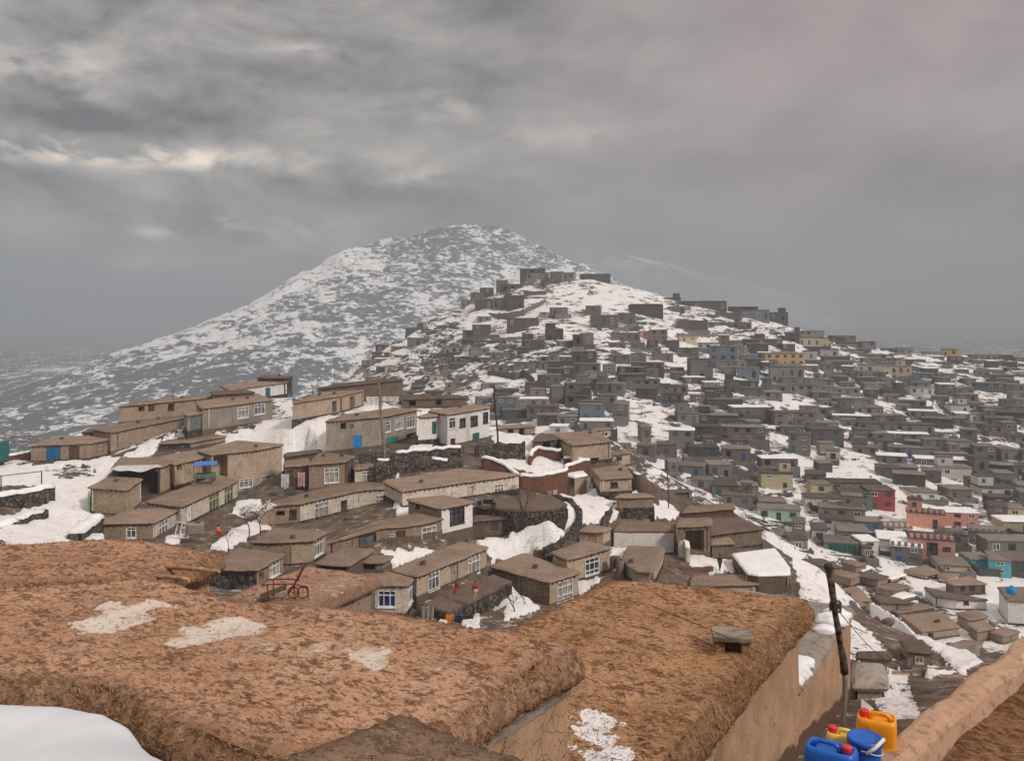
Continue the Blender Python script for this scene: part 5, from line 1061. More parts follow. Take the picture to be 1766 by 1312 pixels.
def build_front():
    # A: the wide roof across the picture
    z = -5.0
    far = z_list([(-170,1000),(0,1006),(120,1004),(240,994),(300,1006),(400,1031),(520,1041),(650,1053),(760,1074),(880,1090),(940,1103),(988,1116)], z)
    right = z_list([(690,1291),(763,1247),(825,1204),(882,1166),(935,1138),(988,1116)], z)
    near = z_list([(-170,1164),(0,1166),(110,1172),(215,1190),(300,1243),(380,1272),(480,1299),(580,1316),(640,1308),(690,1291)], z)
    left = [near[0], far[0]]
    root = thing('straw_roof_house', 'widest straw-mud roof, with pale patches of old snow crust and a shaggy eave', 'house', (-3, 13, -8.5), GH)
    frost = [([(92,1090),(180,1062),(200,1040),(255,1030),(312,1048),(250,1068),(190,1088)], 1.0), ([(280,1110),(330,1082),(380,1060),(440,1066),(450,1088),(390,1102),(310,1120)], .95),
             ([(490,1130),(550,1100),(580,1108),(530,1134)], .80), ([(600,1132),(660,1108),(694,1130),(640,1160)], .86), ([(400,1110),(470,1095),(480,1110),(420,1122)], .55), ([(340,1128),(380,1122),(370,1136)], .6), ([(470,1180),(520,1172),(510,1186)], .5), ([(700,1150),(790,1135),(780,1165)], .5)]
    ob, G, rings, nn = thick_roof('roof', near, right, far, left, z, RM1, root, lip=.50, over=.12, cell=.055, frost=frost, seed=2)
    straw_bits(root, G, rings, nn, 2600, 3400, STRAW, 3)
    ins = [tuple(PZ(a, b, z)[:2]) for a, b in [(-150,1150),(480,1290),(600,1306),(684,1293),(980,1120),(880,1098),(400,1040),(-150,1010)]]
    w = near_walls(root, ins, -9.5, -5.42, CR)
    p0, p1 = np.array(ins[3]), np.array(ins[4]); d = (p1 - p0) / np.hypot(*(p1 - p0)); n = np.array((d[1], -d[0]))
    m = MB(); L = np.hypot(*(p1 - p0)); m.pbox(p0, d, n, .1, L - .05, -5.60, -5.53, .02, .10); m.build('eave_board', M['polegrey'], root)
    # B: the upper left roof with the pole ends
    z = -4.94
    far = z_list([(-150,945),(0,940),(100,932),(190,927),(280,936),(372,953)], z); right = z_list([(240,992),(290,980),(340,966),(372,953)], z); near = z_list([(-150,1004),(0,1003),(120,1001),(240,992)], z); left = [near[0], far[0]]
    root2 = thing('straw_roof_house', 'straw-mud roof at the left with two peeled poles jutting out under its eave', 'house', (-8, 18, -9), GH)
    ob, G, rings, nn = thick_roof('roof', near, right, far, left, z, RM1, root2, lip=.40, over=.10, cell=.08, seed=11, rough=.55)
    straw_bits(root2, G, rings, nn, 900, 1800, STRAW, 4)
    ins = [tuple(PZ(a, b, z)[:2]) for a, b in [(-140,1001),(225,990),(362,952),(190,930),(-140,946)]]
    near_walls(root2, ins, -12.5, -5.12, CR)
    for a, b, r in ((( 262,992),(326,999),.042), ((312,978),(378,985),.042)):
        m = MB(); q0 = P(*a, 17.0); q1 = P(*b, 16.4); q0 = q0 + (q0 - q1) * .35; log(m, q0, q1, r); m.build('roof_beam', M['pole'], root2)
    # C: the golden roof on the right, with its chimney and the long tan wall
    z = -6.75
    far = z_list([(1055,1001),(1110,1003),(1200,1011),(1300,1021),(1388,1031)], z); right = z_list([(1120,1338),(1180,1262),(1240,1194),(1310,1116),(1388,1031)], z)
    left = z_list([(960,1338),(955,1230),(900,1110),(880,1086),(960,1042),(1055,1001)], z); near = z_list([(960,1338),(1040,1338),(1120,1338)], z)
    root3 = thing('straw_roof_house', 'golden straw-mud roof with a square chimney and a long tan wall below it', 'house', (3.6, 17, -10.2), GH)
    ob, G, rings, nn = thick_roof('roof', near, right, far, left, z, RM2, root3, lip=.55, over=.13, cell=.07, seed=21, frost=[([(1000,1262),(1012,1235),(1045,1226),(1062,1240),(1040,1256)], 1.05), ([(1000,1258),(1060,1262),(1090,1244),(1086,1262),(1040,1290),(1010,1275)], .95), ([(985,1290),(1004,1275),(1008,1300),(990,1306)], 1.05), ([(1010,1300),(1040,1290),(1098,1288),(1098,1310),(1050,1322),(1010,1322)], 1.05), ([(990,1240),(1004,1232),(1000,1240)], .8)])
    straw_bits(root3, G, rings, nn, 3600, 5200, STRAW, 5)
    pr = [np.array(PZ(a, b, z)[:2]) for a, b in [(1120,1338),(1388,1031)]]; d = pr[1] - pr[0]; d /= np.hypot(*d); n = np.array((d[1], -d[0])); e0 = pr[0] - d * 2.2 - n * .12; e1 = pr[1] - n * .12 - d * .1
    wetz = lambda X, Y, Zz: np.clip((gw(X, Y) + .62 - Zz) / .8, 0, 1)
    gw = lambda X, Y: np.interp(Y, [13, 16, 21.3, 27], [-8.7, -9.3, -10.4, -11.5])
    ins = [tuple(e0), tuple(e1)] + [tuple(PZ(a, b, z)[:2]) for a, b in [(1060,1006),(890,1086)]] + [(.9, 12.7)]
    near_walls(root3, ins, -13.5, -7.2, CR, wetz)
    cp_ = PZ(1262, 1124, z); ch = MB()
    R = Matrix.Rotation(math.radians(-8), 3, 'Z')
    for q in ((-.25, 0), (.25, 0)): ch.box(cp_ + np.array(R @ Vector((q[0], 0, .12))), .19, .48, .36, math.radians(-8))
    ch.box(cp_ + np.array(R @ Vector((0, .12, .12))), .33, .22, .36, math.radians(-8)); c_o = ch.build('chimney', RM2, ob); bv = c_o.modifiers.new('bevel', 'BEVEL'); bv.width = .035; bv.segments = 2
    sl = MB(); sl.box(cp_ + np.array((0, 0, .345)), .78, .60, .105, math.radians(-8)); s_o = sl.build('chimney_slab', M['polegrey'], ob)
    bv = s_o.modifiers.new('bevel', 'BEVEL'); bv.width = .02; bv.segments = 2
    # the lower wall that carries on behind the corner, part of the next house down
    root4 = thing('mud_house', 'tan house below the golden roof, lumps of snow on its grey roof edge', 'house', tuple((*(e1 + d * 2), -11)), GH)
    q0 = e1 + d * .03 - n * .06; q1 = q0 + d * 6.6; bk = -n * 3.6
    near_walls(root4, [tuple(q0), tuple(q1), tuple(q1 + bk), tuple(q0 + bk)], -14.5, -8.95, CR, wetz)
    rb = MB(); roof_ring(rb, [q0 - d * .0, q1, q1 + bk, q0 + bk], -8.85, .12, .2, 0, .3, .05, .03); rf = rb.build('roof', M['grey'], root4, True)
    rs = np.random.default_rng(5); sm = []
    for f, wd, s in ((.04, .12, .20), (.12, .12, .26), (.21, .16, .24), (.62, .2, .24), (.74, .2, .34), (.85, .2, .30)):
        c = q0 + (q1 - q0) * f - n * wd; sm.append((c, s))
    snow_lumps('snow_cap', sm[:3], -8.86, rf); snow_lumps('snow_cap', sm[3:], -8.86, rf)
    # R3: the roof corner at the right with its kerb
    z = -4.14
    root5 = thing('mud_roof_house', 'brown mud roof in the bottom right corner edged by a pale raised kerb', 'house', (4.5, 8, -6), GH)
    k0 = np.array(PZ(1535, 1268, -3.89)[:2]); k1 = np.array(PZ(1790, 1076, -3.89)[:2]); dk = (k1 - k0) / np.hypot(*(k1 - k0)); nk = np.array((dk[1], -dk[0]))
    near = [tuple(k0 - dk * 1.2), tuple(k0 - dk * 1.2 + nk * 4.2)]; far = [tuple(k1 + dk * 3), tuple(k1 + dk * 3 + nk * 4.2)]
    ob, G, rings, nn = thick_roof('roof', near, [near[1], far[1]], far, [near[0], far[0]], z, straw_roof('dark_straw_mud', (.27, .15, .082), (.19, .098, .052), (.085, .040, .02), False, 1.3), root5, lip=.3, over=.02, cell=.07, seed=31)
    straw_bits(root5, G, rings, nn, 1500, 0, STRAW, 6)
    kr = MB(); nseg = 70
    prof = [(-.02, -.5), (-.02, .04), (-.01, .20), (.015, .235), (.06, .25), (.20, .252), (.262, .24), (.285, .20), (.30, .02), (.31, -.1)]
    vs = []; Ls = np.hypot(*(k1 - k0)) + 3.4
    for i in range(nseg):
        c = k0 - dk * .5 + dk * Ls * i / (nseg - 1)
        for o, h in prof:
            e = .025 * float(vn(c[0] / .35 + o * 3, c[1] / .35, h * 4, 3)); vs.append((c[0] + nk[0] * (o + e), c[1] + nk[1] * (o + e), z + h + .022 * float(fbm(c[0] / .3, c[1] / .3, o * 6, 8, 3))))
    q = len(prof); kr.add(vs, [(i * q + j, (i + 1) * q + j, (i + 1) * q + j + 1, i * q + j + 1)[::-1] for i in range(nseg - 1) for j in range(q - 1)] + [tuple(range(q))])
    kr.build('kerb', earth('kerb_mud', (.20, .115, .075), (.40, .25, .165), (.46, .31, .215), 1.8, bumpd=.02), root5, False)
    lg = MB(); lg.box((3.1, 7.62, -6.16), 1.05, 1.1, 4.0, .0); lo = lg.build('ledge', CR, root5); bv = lo.modifiers.new('bevel', 'BEVEL'); bv.width = .06; bv.segments = 3
    near_walls(root5, [tuple(k0 - dk * 1.1 + nk * 4), tuple(k1 + dk * 2.9 + nk * 4), tuple(k1 + dk * 2.9 + nk * .03), tuple(k0 - dk * 1.1 + nk * .03)][::-1], -9, -4.3, CR)
    # R4: the grey-brown roof tip at the bottom
    z = -4.4
    root6 = thing('mud_roof_house', 'grey-brown roof tip poking up at the bottom edge', 'house', (-1, 8.6, -6.5), GH)
    a, b, c_, d_ = [tuple(PZ(*q, z)[:2]) for q in [(694,1226),(925,1318),(640,1500),(425,1330)]]
    ob, G, rings, nn = thick_roof('roof', [d_, c_], [c_, b], [a, b], [d_, a], z, RM4, root6, lip=.4, over=.06, cell=.05, seed=41)
    straw_bits(root6, G, rings, nn, 500, 300, STRAW, 8)
    near_walls(root6, [d_, c_, b, a], -8.5, -4.75, CR)
    # R5: the rosy roof behind, on which the red cart frame lies
    z = -11.4
    root7 = thing('straw_roof_house', 'rosy straw-mud roof further down carrying a red metal cart frame', 'house', (-8, 34, -14), GH)
    a = z_list([(392,1030),(440,1008),(530,976)], z); far = z_list([(530,976),(590,984),(652,996)], z); right = z_list([(536,1049),(590,1023),(652,996)], z); near = z_list([(392,1030),(460,1040),(536,1049)], z)
    ob, G, rings, nn = thick_roof('roof', near, right, far, a, z, RM5, root7, lip=.42, over=.10, cell=.09, seed=51, frost=[([(540,1020),(600,995),(630,1002),(570,1026)], .62), ([(470,1040),(520,1020),(560,1030)], .5)])
    ins = [tuple(PZ(u, v, z)[:2]) for u, v in [(400,1029),(534,1045),(640,998),(530,980)]]
    near_walls(root7, ins, -16.5, -11.75, M['mud'])
def snow_lumps(name, blobs, z, parent, mat=None):
    bm = bmesh.new(); off = parent_loc(parent)
    for c, s in blobs:
        zz = c[2] if len(c) > 2 else z
        r = bmesh.ops.create_icosphere(bm, subdivisions=3, radius=1)
        for v in r['verts']:
            p = v.co; k = 1 + .28 * float(fbm(p.x * 1.6 + c[0], p.y * 1.6 + c[1], p.z * 1.6, 4, 3))
            v.co = Vector((p.x * s * 1.25 * k + c[0], p.y * s * 1.1 * k + c[1], p.z * s * .62 * k + zz + s * .2)) - Vector(off)
    me = bpy.data.meshes.new(name); bm.to_mesh(me); bm.free(); me.materials.append(mat or M['snowclean']); me.polygons.foreach_set('use_smooth', [True] * len(me.polygons))
    o = bpy.data.objects.new(name, me); C.objects.link(o)
    if parent is not None: o.parent = parent
    return o
build_front()
def build_drift():
    """deep smooth snow on the roof below the camera, bottom left"""
    z = -3.62; root = thing('snowed_in_shed', 'low shed buried under one smooth thick drift of snow at the bottom left', 'shed', (-4, 7.4, -6), None)
    edge = [(-260,1190),(-60,1193),(60,1191),(140,1192),(200,1199),(232,1215),(258,1243),(290,1268),(330,1288),(375,1318),(440,1370)]
    far = np.array([PZ(a, b, z)[:2] for a, b in edge]); us = resample(far, 150)
    t = np.gradient(us, axis=0); t /= np.hypot(t[:, 0], t[:, 1])[:, None]; nn = np.stack([-t[:, 1], t[:, 0]], -1)
    rows = []
    for o, dz in [(-.9, .09), (-.62, .05), (-.4, -.0), (-.24, -.055), (-.12, -.12), (-.04, -.20), (-.01, -.30), (0, -.42), (-.03, -.55), (-.12, -.66)]:
        p = us + nn * o; rows.append(np.c_[p, z + dz + .035 * fbm(p[:, 0] / 1.1, p[:, 1] / 1.1, 0, 3, 2)])
    hub = np.array((-5.0, 4.4)); rd = us - hub; rl = np.hypot(rd[:, 0], rd[:, 1])[:, None]; rd = rd / rl; rows = []
    prof = [(f, None) for f in np.linspace(.03, .72, 22)] + [(-.9, .085), (-.62, .06), (-.42, .02), (-.28, -.03), (-.17, -.09), (-.08, -.17), (-.02, -.27), (0, -.40), (-.03, -.55), (-.12, -.68)]
    for o, dz in prof:
        p = hub + rd * (rl * o if dz is None else rl + o); rows.append(np.c_[p, z + (.09 if dz is None else dz) + .05 * fbm(p[:, 0] / 1.3, p[:, 1] / 1.3, 0, 3, 2) + .008 * fbm(p[:, 0] / .25, p[:, 1] / .25, 0, 6, 2)])
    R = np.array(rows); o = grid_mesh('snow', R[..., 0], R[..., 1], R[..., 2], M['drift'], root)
    near_walls(root, [tuple(q) for q in resample((us - nn * .18)[::-1], 30)] + [(-10, 5.4), (-2.2, 4.6)][::-1][:0], -8.5, -4.15, CR)
M['drift'] = plain('blue_grey_snow', (.64, .685, .73), .6, .06, .8)  # drift toned blue-grey, darker than the other snow
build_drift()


# ------------------------------------------------------------------ walls, poles, wires
def wall_strip(name, label, pts, h, th, mat, snow=None, group=None, under=1.2, cat='wall', jag=.12):
    """a free-standing wall along traced points (tag, u, v of its top, distance)"""
    w = np.array([P(*Q(t, u, v), Y) for t, u, v, Y in pts]); L = np.r_[0, np.cumsum(np.hypot(*np.diff(w[:, :2], axis=0).T))]; n = max(3, int(L[-1] / .45)); s = np.linspace(0, L[-1], n)
    x, y, z = (np.interp(s, L, w[:, i]) for i in range(3)); x = x + .05 * fbm(s / 1.5, 0 * s, 0, 5, 3); z = z + jag * fbm(s / .9, 0 * s + 7, 0, 9, 3)
    dx, dy = np.gradient(x), np.gradient(y); l = np.hypot(dx, dy); nx, ny = dy / l, -dx / l
    root = thing(name, label, cat, (x[n // 2], y[n // 2], z[n // 2] - h), group)
    def ring(prof, nm, m, par, rng):
        mb = MB(); q = len(prof); vs = [(x[i] + nx[i] * o, y[i] + ny[i] * o, z[i] + d) for i in rng for o, d in prof]; k = len(rng)
        mb.add(vs, [(i * q + j, (i + 1) * q + j, (i + 1) * q + j + 1, i * q + j + 1) for i in range(k - 1) for j in range(q - 1)] + [tuple(range(q)), tuple(range((k - 1) * q, k * q))[::-1]])
        return mb.build(nm, m, par, True)
    b = ring([(-th / 2, -h - under), (-th / 2, 0), (th / 2, 0), (th / 2 + .05, -h - under)][::-1], 'masonry', mat, root, range(n))
    for f0, f1, a in snow or []:
        rng = [i for i in range(n) if f0 <= s[i] / L[-1] <= f1]
        if len(rng) < 3: continue
        ring([(-th / 2 - .06, -.03), (-th / 2 - .05, a * .55), (-th / 4, a), (th / 4, a), (th / 2 + .06, a * .5), (th / 2 + .07, -.04)][::-1], 'snow_cap', M['snowclean'], b, rng)
    return root
def props_walls():
    ST, RB = M['stone'], M['redbrick']
    wall_strip('stone_wall', 'long dark stone retaining wall with a snow ridge below the ridge houses', [('B',690,515,114.5),('B',850,510,115),('B',1262,468,117)], 3.4, .6, ST, [(.33, .99, .28)])
    wall_strip('stone_wall', 'ragged dark stone wall with broken snow right of the blue gate', [('B',1322,478,117.5),('B',1450,462,118.5),('B',1592,450,119.5)], 3.2, .6, ST, [(.02, .12, .25), (.2, .3, .2), (.5, .62, .22), (.8, .98, .25)], jag=.3)
    wall_strip('garden_wall', 'low dark stone wall with one long snow cap in front of the long retaining wall', [('B',770,552,111.5),('B',1000,535,112.5),('B',1255,548,113)], 2.6, .5, ST, [(.02, .18, .2), (.62, .86, .25)])
    wall_strip('brick_wall', 'stepped red-brick ruin wall with snow on top, left side of the ruin', [('C',97,285,113),('C',160,290,112.5),('C',240,335,111),('C',300,378,109.5)], 2.2, .45, RB, [(0, 1, .3)], 'brick ruin walls')
    wall_strip('brick_wall', 'tall red-brick front wall of the ruin above the hanging clothes', [('C',302,382,109.5),('C',420,382,110),('C',560,346,112.5)], 3.1, .45, RB, [(0, 1, .3)], 'brick ruin walls')
    wall_strip('brick_wall', 'red-brick back corner of the ruin with a rounded snow cap', [('C',355,300,118),('C',372,246,120),('C',398,232,121),('C',528,242,120)], 2.6, .45, RB, [(.15, 1, .3)], 'brick ruin walls')
    wall_strip('brick_wall', 'short red-brick wall at the right end of the ruin, snow capped', [('C',545,335,114),('C',610,310,115.5),('C',678,292,117)], 1.8, .4, RB, [(0, 1, .28)], 'brick ruin walls')
    wall_strip('brick_wall', 'low far red-brick wall of the ruin beside the big tan house', [('C',540,284,119),('C',600,286,119),('C',640,290,118.5)], 1.5, .4, RB, [(0, 1, .25)], 'brick ruin walls')
    wall_strip('stone_wall', 'upper dark stone wall under a snow shelf at the left edge', [('A',-140,758,88),('A',60,735,90),('A',200,706,93),('A',280,690,95)], 1.9, .9, ST, [(0, 1, .35)], 'walls of the snowy lane')
    wall_strip('stone_wall', 'lower dark stone wall beside the snowy lane at the left edge', [('A',-140,960,78),('A',20,905,80),('A',130,850,84),('A',240,812,88)], 1.5, .8, ST, [(0, .45, .4), (.5, .95, .2)], 'walls of the snowy lane')
    wall_strip('stone_wall', 'short snow-topped wall across the lane below the tan block house', [('A',400,960,80),('A',470,905,84),('A',528,858,88)], 1.3, 1.2, ST, [(.05, 1, .45)], 'walls of the snowy lane')
    wall_strip('garden_wall', 'dark curved bank edging the snowy garden path', [('C',500,486,107),('C',570,505,104),('C',628,565,100),('C',625,615,97),('C',585,680,94),('C',520,735,92),('C',440,772,91)], .35, .7, ST, None, 'path edges in the snowy garden')
    wall_strip('garden_wall', 'dark curved stone bank right of the snowy path', [('C',745,462,112),('C',800,495,107.5),('C',815,530,105),('C',775,590,101.5),('C',755,640,99)], 1.3, .7, ST, None, 'path edges in the snowy garden')
    wall_strip('garden_wall', 'low mud wall left of the rounded corner house', [('E',1430,350,90),('E',1470,345,90.5),('E',1480,400,87)], 1.2, .5, M['darkmud'], None)
    wall_strip('mud_wall', 'red-brown low wall at the left edge beside the blue gate house', [('A',20,530,116),('A',100,515,117),('A',178,505,116)], 2.0, .5, M['redbrick'], [(0, .95, .2)])
    wall_strip('mud_wall', 'ruined pale wall corner standing in the yard right of the white house', [('C',1165,735,96),('C',1215,735,96),('C',1218,790,94)], 2.0, .4, M['pale'], [(.1, .9, .12)])
    wall_strip('mud_wall', 'low brown yard wall behind the golden roof', [('C',1170,880,92),('C',1350,878,93)], 1.1, .4, M['redbrick'], None)
    wall_strip('mud_wall', 'long diagonal mud wall with a stepped top on the slope edge', [('C',885,335,116),('C',960,380,113),('C',1060,440,112)], 1.6, .5, M['darkmud'], [(.3, .6, .15)])
    wall_strip('channel_wall', 'pale kerb line edging the snow channel in the valley', [('I',560,500,132),('I',760,620,120),('I',960,790,108),('I',1340,1060,92)], .7, .5, M['snow'], None, under=2)
    wall_strip('grey_wall', 'grey slab wall at the foot of the wide bare roof', [('I',1150,815,110),('I',1290,830,109),('I',1410,835,108)], 1.8, .3, M['grey'], [(.2, .3, .1)])
def props_hill_walls():
    WL = [('F',[(752,316),(850,322),(932,318),(1000,302),(1112,248)],'curved wall under the lower summit row'), ('F',[(683,293),(760,292)],'short wall below the lowest house of the left summit ridge'), ('F',[(405,438),(525,440),(600,422)],'wall along the left rocky spur'), ('F',[(690,458),(880,460)],'wall under the dark roof-room house'),
          ('F',[(1335,338),(1392,404),(1470,398),(1565,370)],'angled wall enclosing the terrace on the white slope'), ('F',[(915,396),(1078,397)],'wall below the snowy mound on the white slope'), ('F',[(1438,469),(1590,469)],'wall under the brown house with a salmon patch'), ('F',[(255,533),(425,531)],'wall at the left foot of the hill'),
          ('F',[(600,533),(700,540),(780,548)],'wall of the left foot row'), ('F',[(820,612),(960,616),(1062,592)],'wall above the long snow bank'), ('F',[(995,602),(1052,645)],'slanting wall across the long snow bank'), ('G',[(385,288),(505,289),(640,279),(692,262)],'long wall above the snow strip on the right shoulder'),
          ('G',[(560,352),(668,345)],'wall in the upper dense quarter left of the yellow house'), ('G',[(735,421),(900,426)],'wall under the yellow two-storey house'), ('G',[(640,542),(765,532)],'wall above the left snow roof in the dense quarter'), ('G',[(780,662),(945,656)],'wall under the grey terrace house by the snow dome'), ('G',[(200,776),(335,768)],'wall at the foot of the snow gully'), ('G',[(1100,461),(1318,464)],'wall under the two cream houses'),
          ('F',[(1180,240),(1260,215),(1340,200)],'low rock wall on the right of the summit'), ('F',[(760,300),(700,330),(640,350)],'rock wall descending the left summit ridge'), ('F',[(1540,500),(1690,510),(1766,500)],'wall across the right end of the white slope'), ('F',[(1030,560),(1200,585)],'wall between the snow bank and the middle quarter')]
    for tg, pts, lab in WL:
        q = []
        for u, v in pts: x, y = Q(tg, u, v); q.append((tg, u, v, float(hill_Y(x, y + 5)) - 1.0))
        wall_strip('terrace_wall', 'dark ' + lab, q, 1.6, .5, M['fdark'] if len(lab) % 2 else M['fbrown'], None, 'terrace walls of the far hill', 3.0, 'wall', .3)
props_hill_walls()
props_walls()
def pole(name, label, pts, r, mat, group=None, cat='pole', arm=None, extra=None):
    w = [P(*Q(t, u, v), Y) for t, u, v, Y in pts]; root = thing(name, label, cat, w[-1], group)
    k = len(w); dz = w[-1] + np.array((0, 0, -.8)); m = MB(); m.tube(w + [dz], [r * (.72 + .28 * i / k) for i in range(k + 1)], 9); m.build('shaft', mat, root)
    if arm:
        for f, L in arm:
            c = w[0] + (w[-1] - w[0]) * f; a = MB(); a.box(c, L, .09, .09, .2); a.build('crossarm', mat, root)
            for q in (-.42, .42):
                i = MB(); i.lathe(c + np.array((L * q * .98, L * q * .2, .03)), [(.03, 0), (.05, .05), (.05, .12), (.02, .17)], 8); i.build('insulator', M['white'], root)
    return root
def props_poles():
    pole('utility_pole', 'thick weathered wooden pole in front of the grey two-storey house', [('B',798,128,114.6),('B',812,320,114.6),('B',829,500,114.6)], .20, M['polegrey'], 'poles and masts')
    pole('utility_pole', 'tall slim grey utility pole with a crossarm right of the white house', [('B',1424,142,122),('B',1434,280,122),('B',1446,420,122)], .14, M['poledark'], 'poles and masts', arm=[(.02, 1.9)])
    pole('mast', 'thin reddish mast standing on the slope edge before the far hill', [('C',1106,288,112),('C',1109,400,112),('C',1113,520,112)], .085, M['metal'], 'poles and masts')
    pole('aerial_mast', 'small roof aerial left on the long crest house', [('A',941,156,131),('A',942,192,131)], .05, M['poledark'], 'roof aerials', 'aerial')
    pole('aerial_mast', 'forked roof aerial left of the tall dark ridge house', [('B',464,92,142),('B',468,152,142)], .05, M['poledark'], 'roof aerials', 'aerial', arm=[(.02, 1.3)])
    pole('aerial_mast', 'leaning stick aerial on the tall dark ridge house', [('B',561,60,144),('B',556,130,144)], .055, M['poledark'], 'roof aerials', 'aerial')
    pole('aerial_mast', 'short stick aerial between the whitewashed crest house and the ridge', [('B',434,130,142),('B',437,175,142)], .05, M['poledark'], 'roof aerials', 'aerial')
    pole('washing_pole', 'thin pale stick holding a line in the yard of the blue-glass house', [('E',556,545,72),('E',548,640,72)], .045, M['polegrey'], None, 'pole')
    pole('utility_pole', 'grey pole with a short crossarm in the middle of the valley', [('I',1186,438,150),('I',1180,592,150)], .13, M['poledark'], 'poles and masts', arm=[(.03, 1.6)])
    pole('utility_pole', 'crooked pole with two bare arms rising behind the pale kerb', [('I',966,1010,36),('I',970,1120,36),('I',974,1290,36)], .07, M['polegrey'], 'poles and masts', arm=[(.06, 2.6), (.3, .9)])
    pole('post', 'short dark post at the end of the snow channel', [('I',1332,962,96),('I',1334,1020,96)], .12, M['poledark'], None, 'post')
    # the leaning pole beside the golden roof: a grey shaft with a dark bandaged top
    root = thing('leaning_pole', 'crooked leaning pole, dark on top and pale below, beside the tan wall', 'pole', P(1453, 1300, 15.0))
    w = [P(*Q('J', u, v), 14.6) for u, v in [(868,940),(872,800),(880,690),(882,600),(878,540)]]; m = MB(); m.tube([w[0] + np.array((-.03, 0, -.6))] + w, [.05, .045, .04, .042, .046, .05], 10); m.build('shaft', M['polegrey'], root, True)
    w = [P(*Q('J', u, v), 14.6) for u, v in [(879,575),(872,500),(858,430),(846,350),(832,280),(822,200),(812,120),(802,60)]]; m = MB(); m.tube(w, [.066, .06, .048, .053, .046, .054, .058, .07], 10); m.build('upper_shaft', plain('dark_bark', (.13, .085, .062), .9, .6, 7), root, True)
    m = MB(); m.tube([P(*Q('J', 782, 40), 14.6), P(*Q('J', 800, 52), 14.6), P(*Q('J', 818, 62), 14.6)], [.03, .085, .04], 8); m.build('knot', M['poledark'], root)
    m = MB(); q = P(*Q('J', 833, 262), 14.6)
    for k in range(5): m.tube([q + np.array((.09 * math.cos(a), .09 * math.sin(a), .03 * k + .02 * math.sin(2 * a))) for a in np.linspace(0, 6.2, 14)], .012, 5)
    m.build('wire_wrap', M['wire'], root)
    def cable(label, a, b, sag=.6, r=.012, gr='cables strung across the village'):
        a, b = P(*Q(a[0], a[1], a[2]), a[3]), P(*Q(b[0], b[1], b[2]), b[3]); ts = np.linspace(0, 1, 16)
        m = MB(); m.tube([a + (b - a) * t + np.array((0, 0, -4 * sag * t * (1 - t))) for t in ts], r, 5, cap=False); c = (a + b) / 2
        tag(m.build('cable', M['wire'], None, False, tuple(a)), label, 'cable', gr)
    cable('cable sagging from the thick wooden pole over the recessed dark house', ('B',800,150,114.6), ('B',560,1010,80), 2.0)
    cable('cable from the thick wooden pole down to the blue-glass house', ('B',801,158,114.6), ('E',120,470,79), 2.2)
    cable('cable running from the thick wooden pole to the slim utility pole', ('B',800,140,114.6), ('B',1424,150,122), .8)
    cable('cable falling away from the slim utility pole towards the valley', ('B',1424,150,122), ('C',1107,300,112), 1.0)
    cable('cable along the snow channel in the valley, upper one', ('I',555,470,120), ('I',1330,975,96), .5, .02)
    cable('cable from the leaning pole to the crooked two-armed pole', ('J',828,240,14.6), ('I',966,1020,36), .5, .008)
    cable('thin line lying over the golden roof from the widest roof', ('J',-90,235,12.6), ('J',500,490,14.9), -.02, .006)
    cable('power line on the left against the misty plain', ('A',-60,425,140), ('A',330,445,150), .3, .02)
props_poles()
build_far_rest()
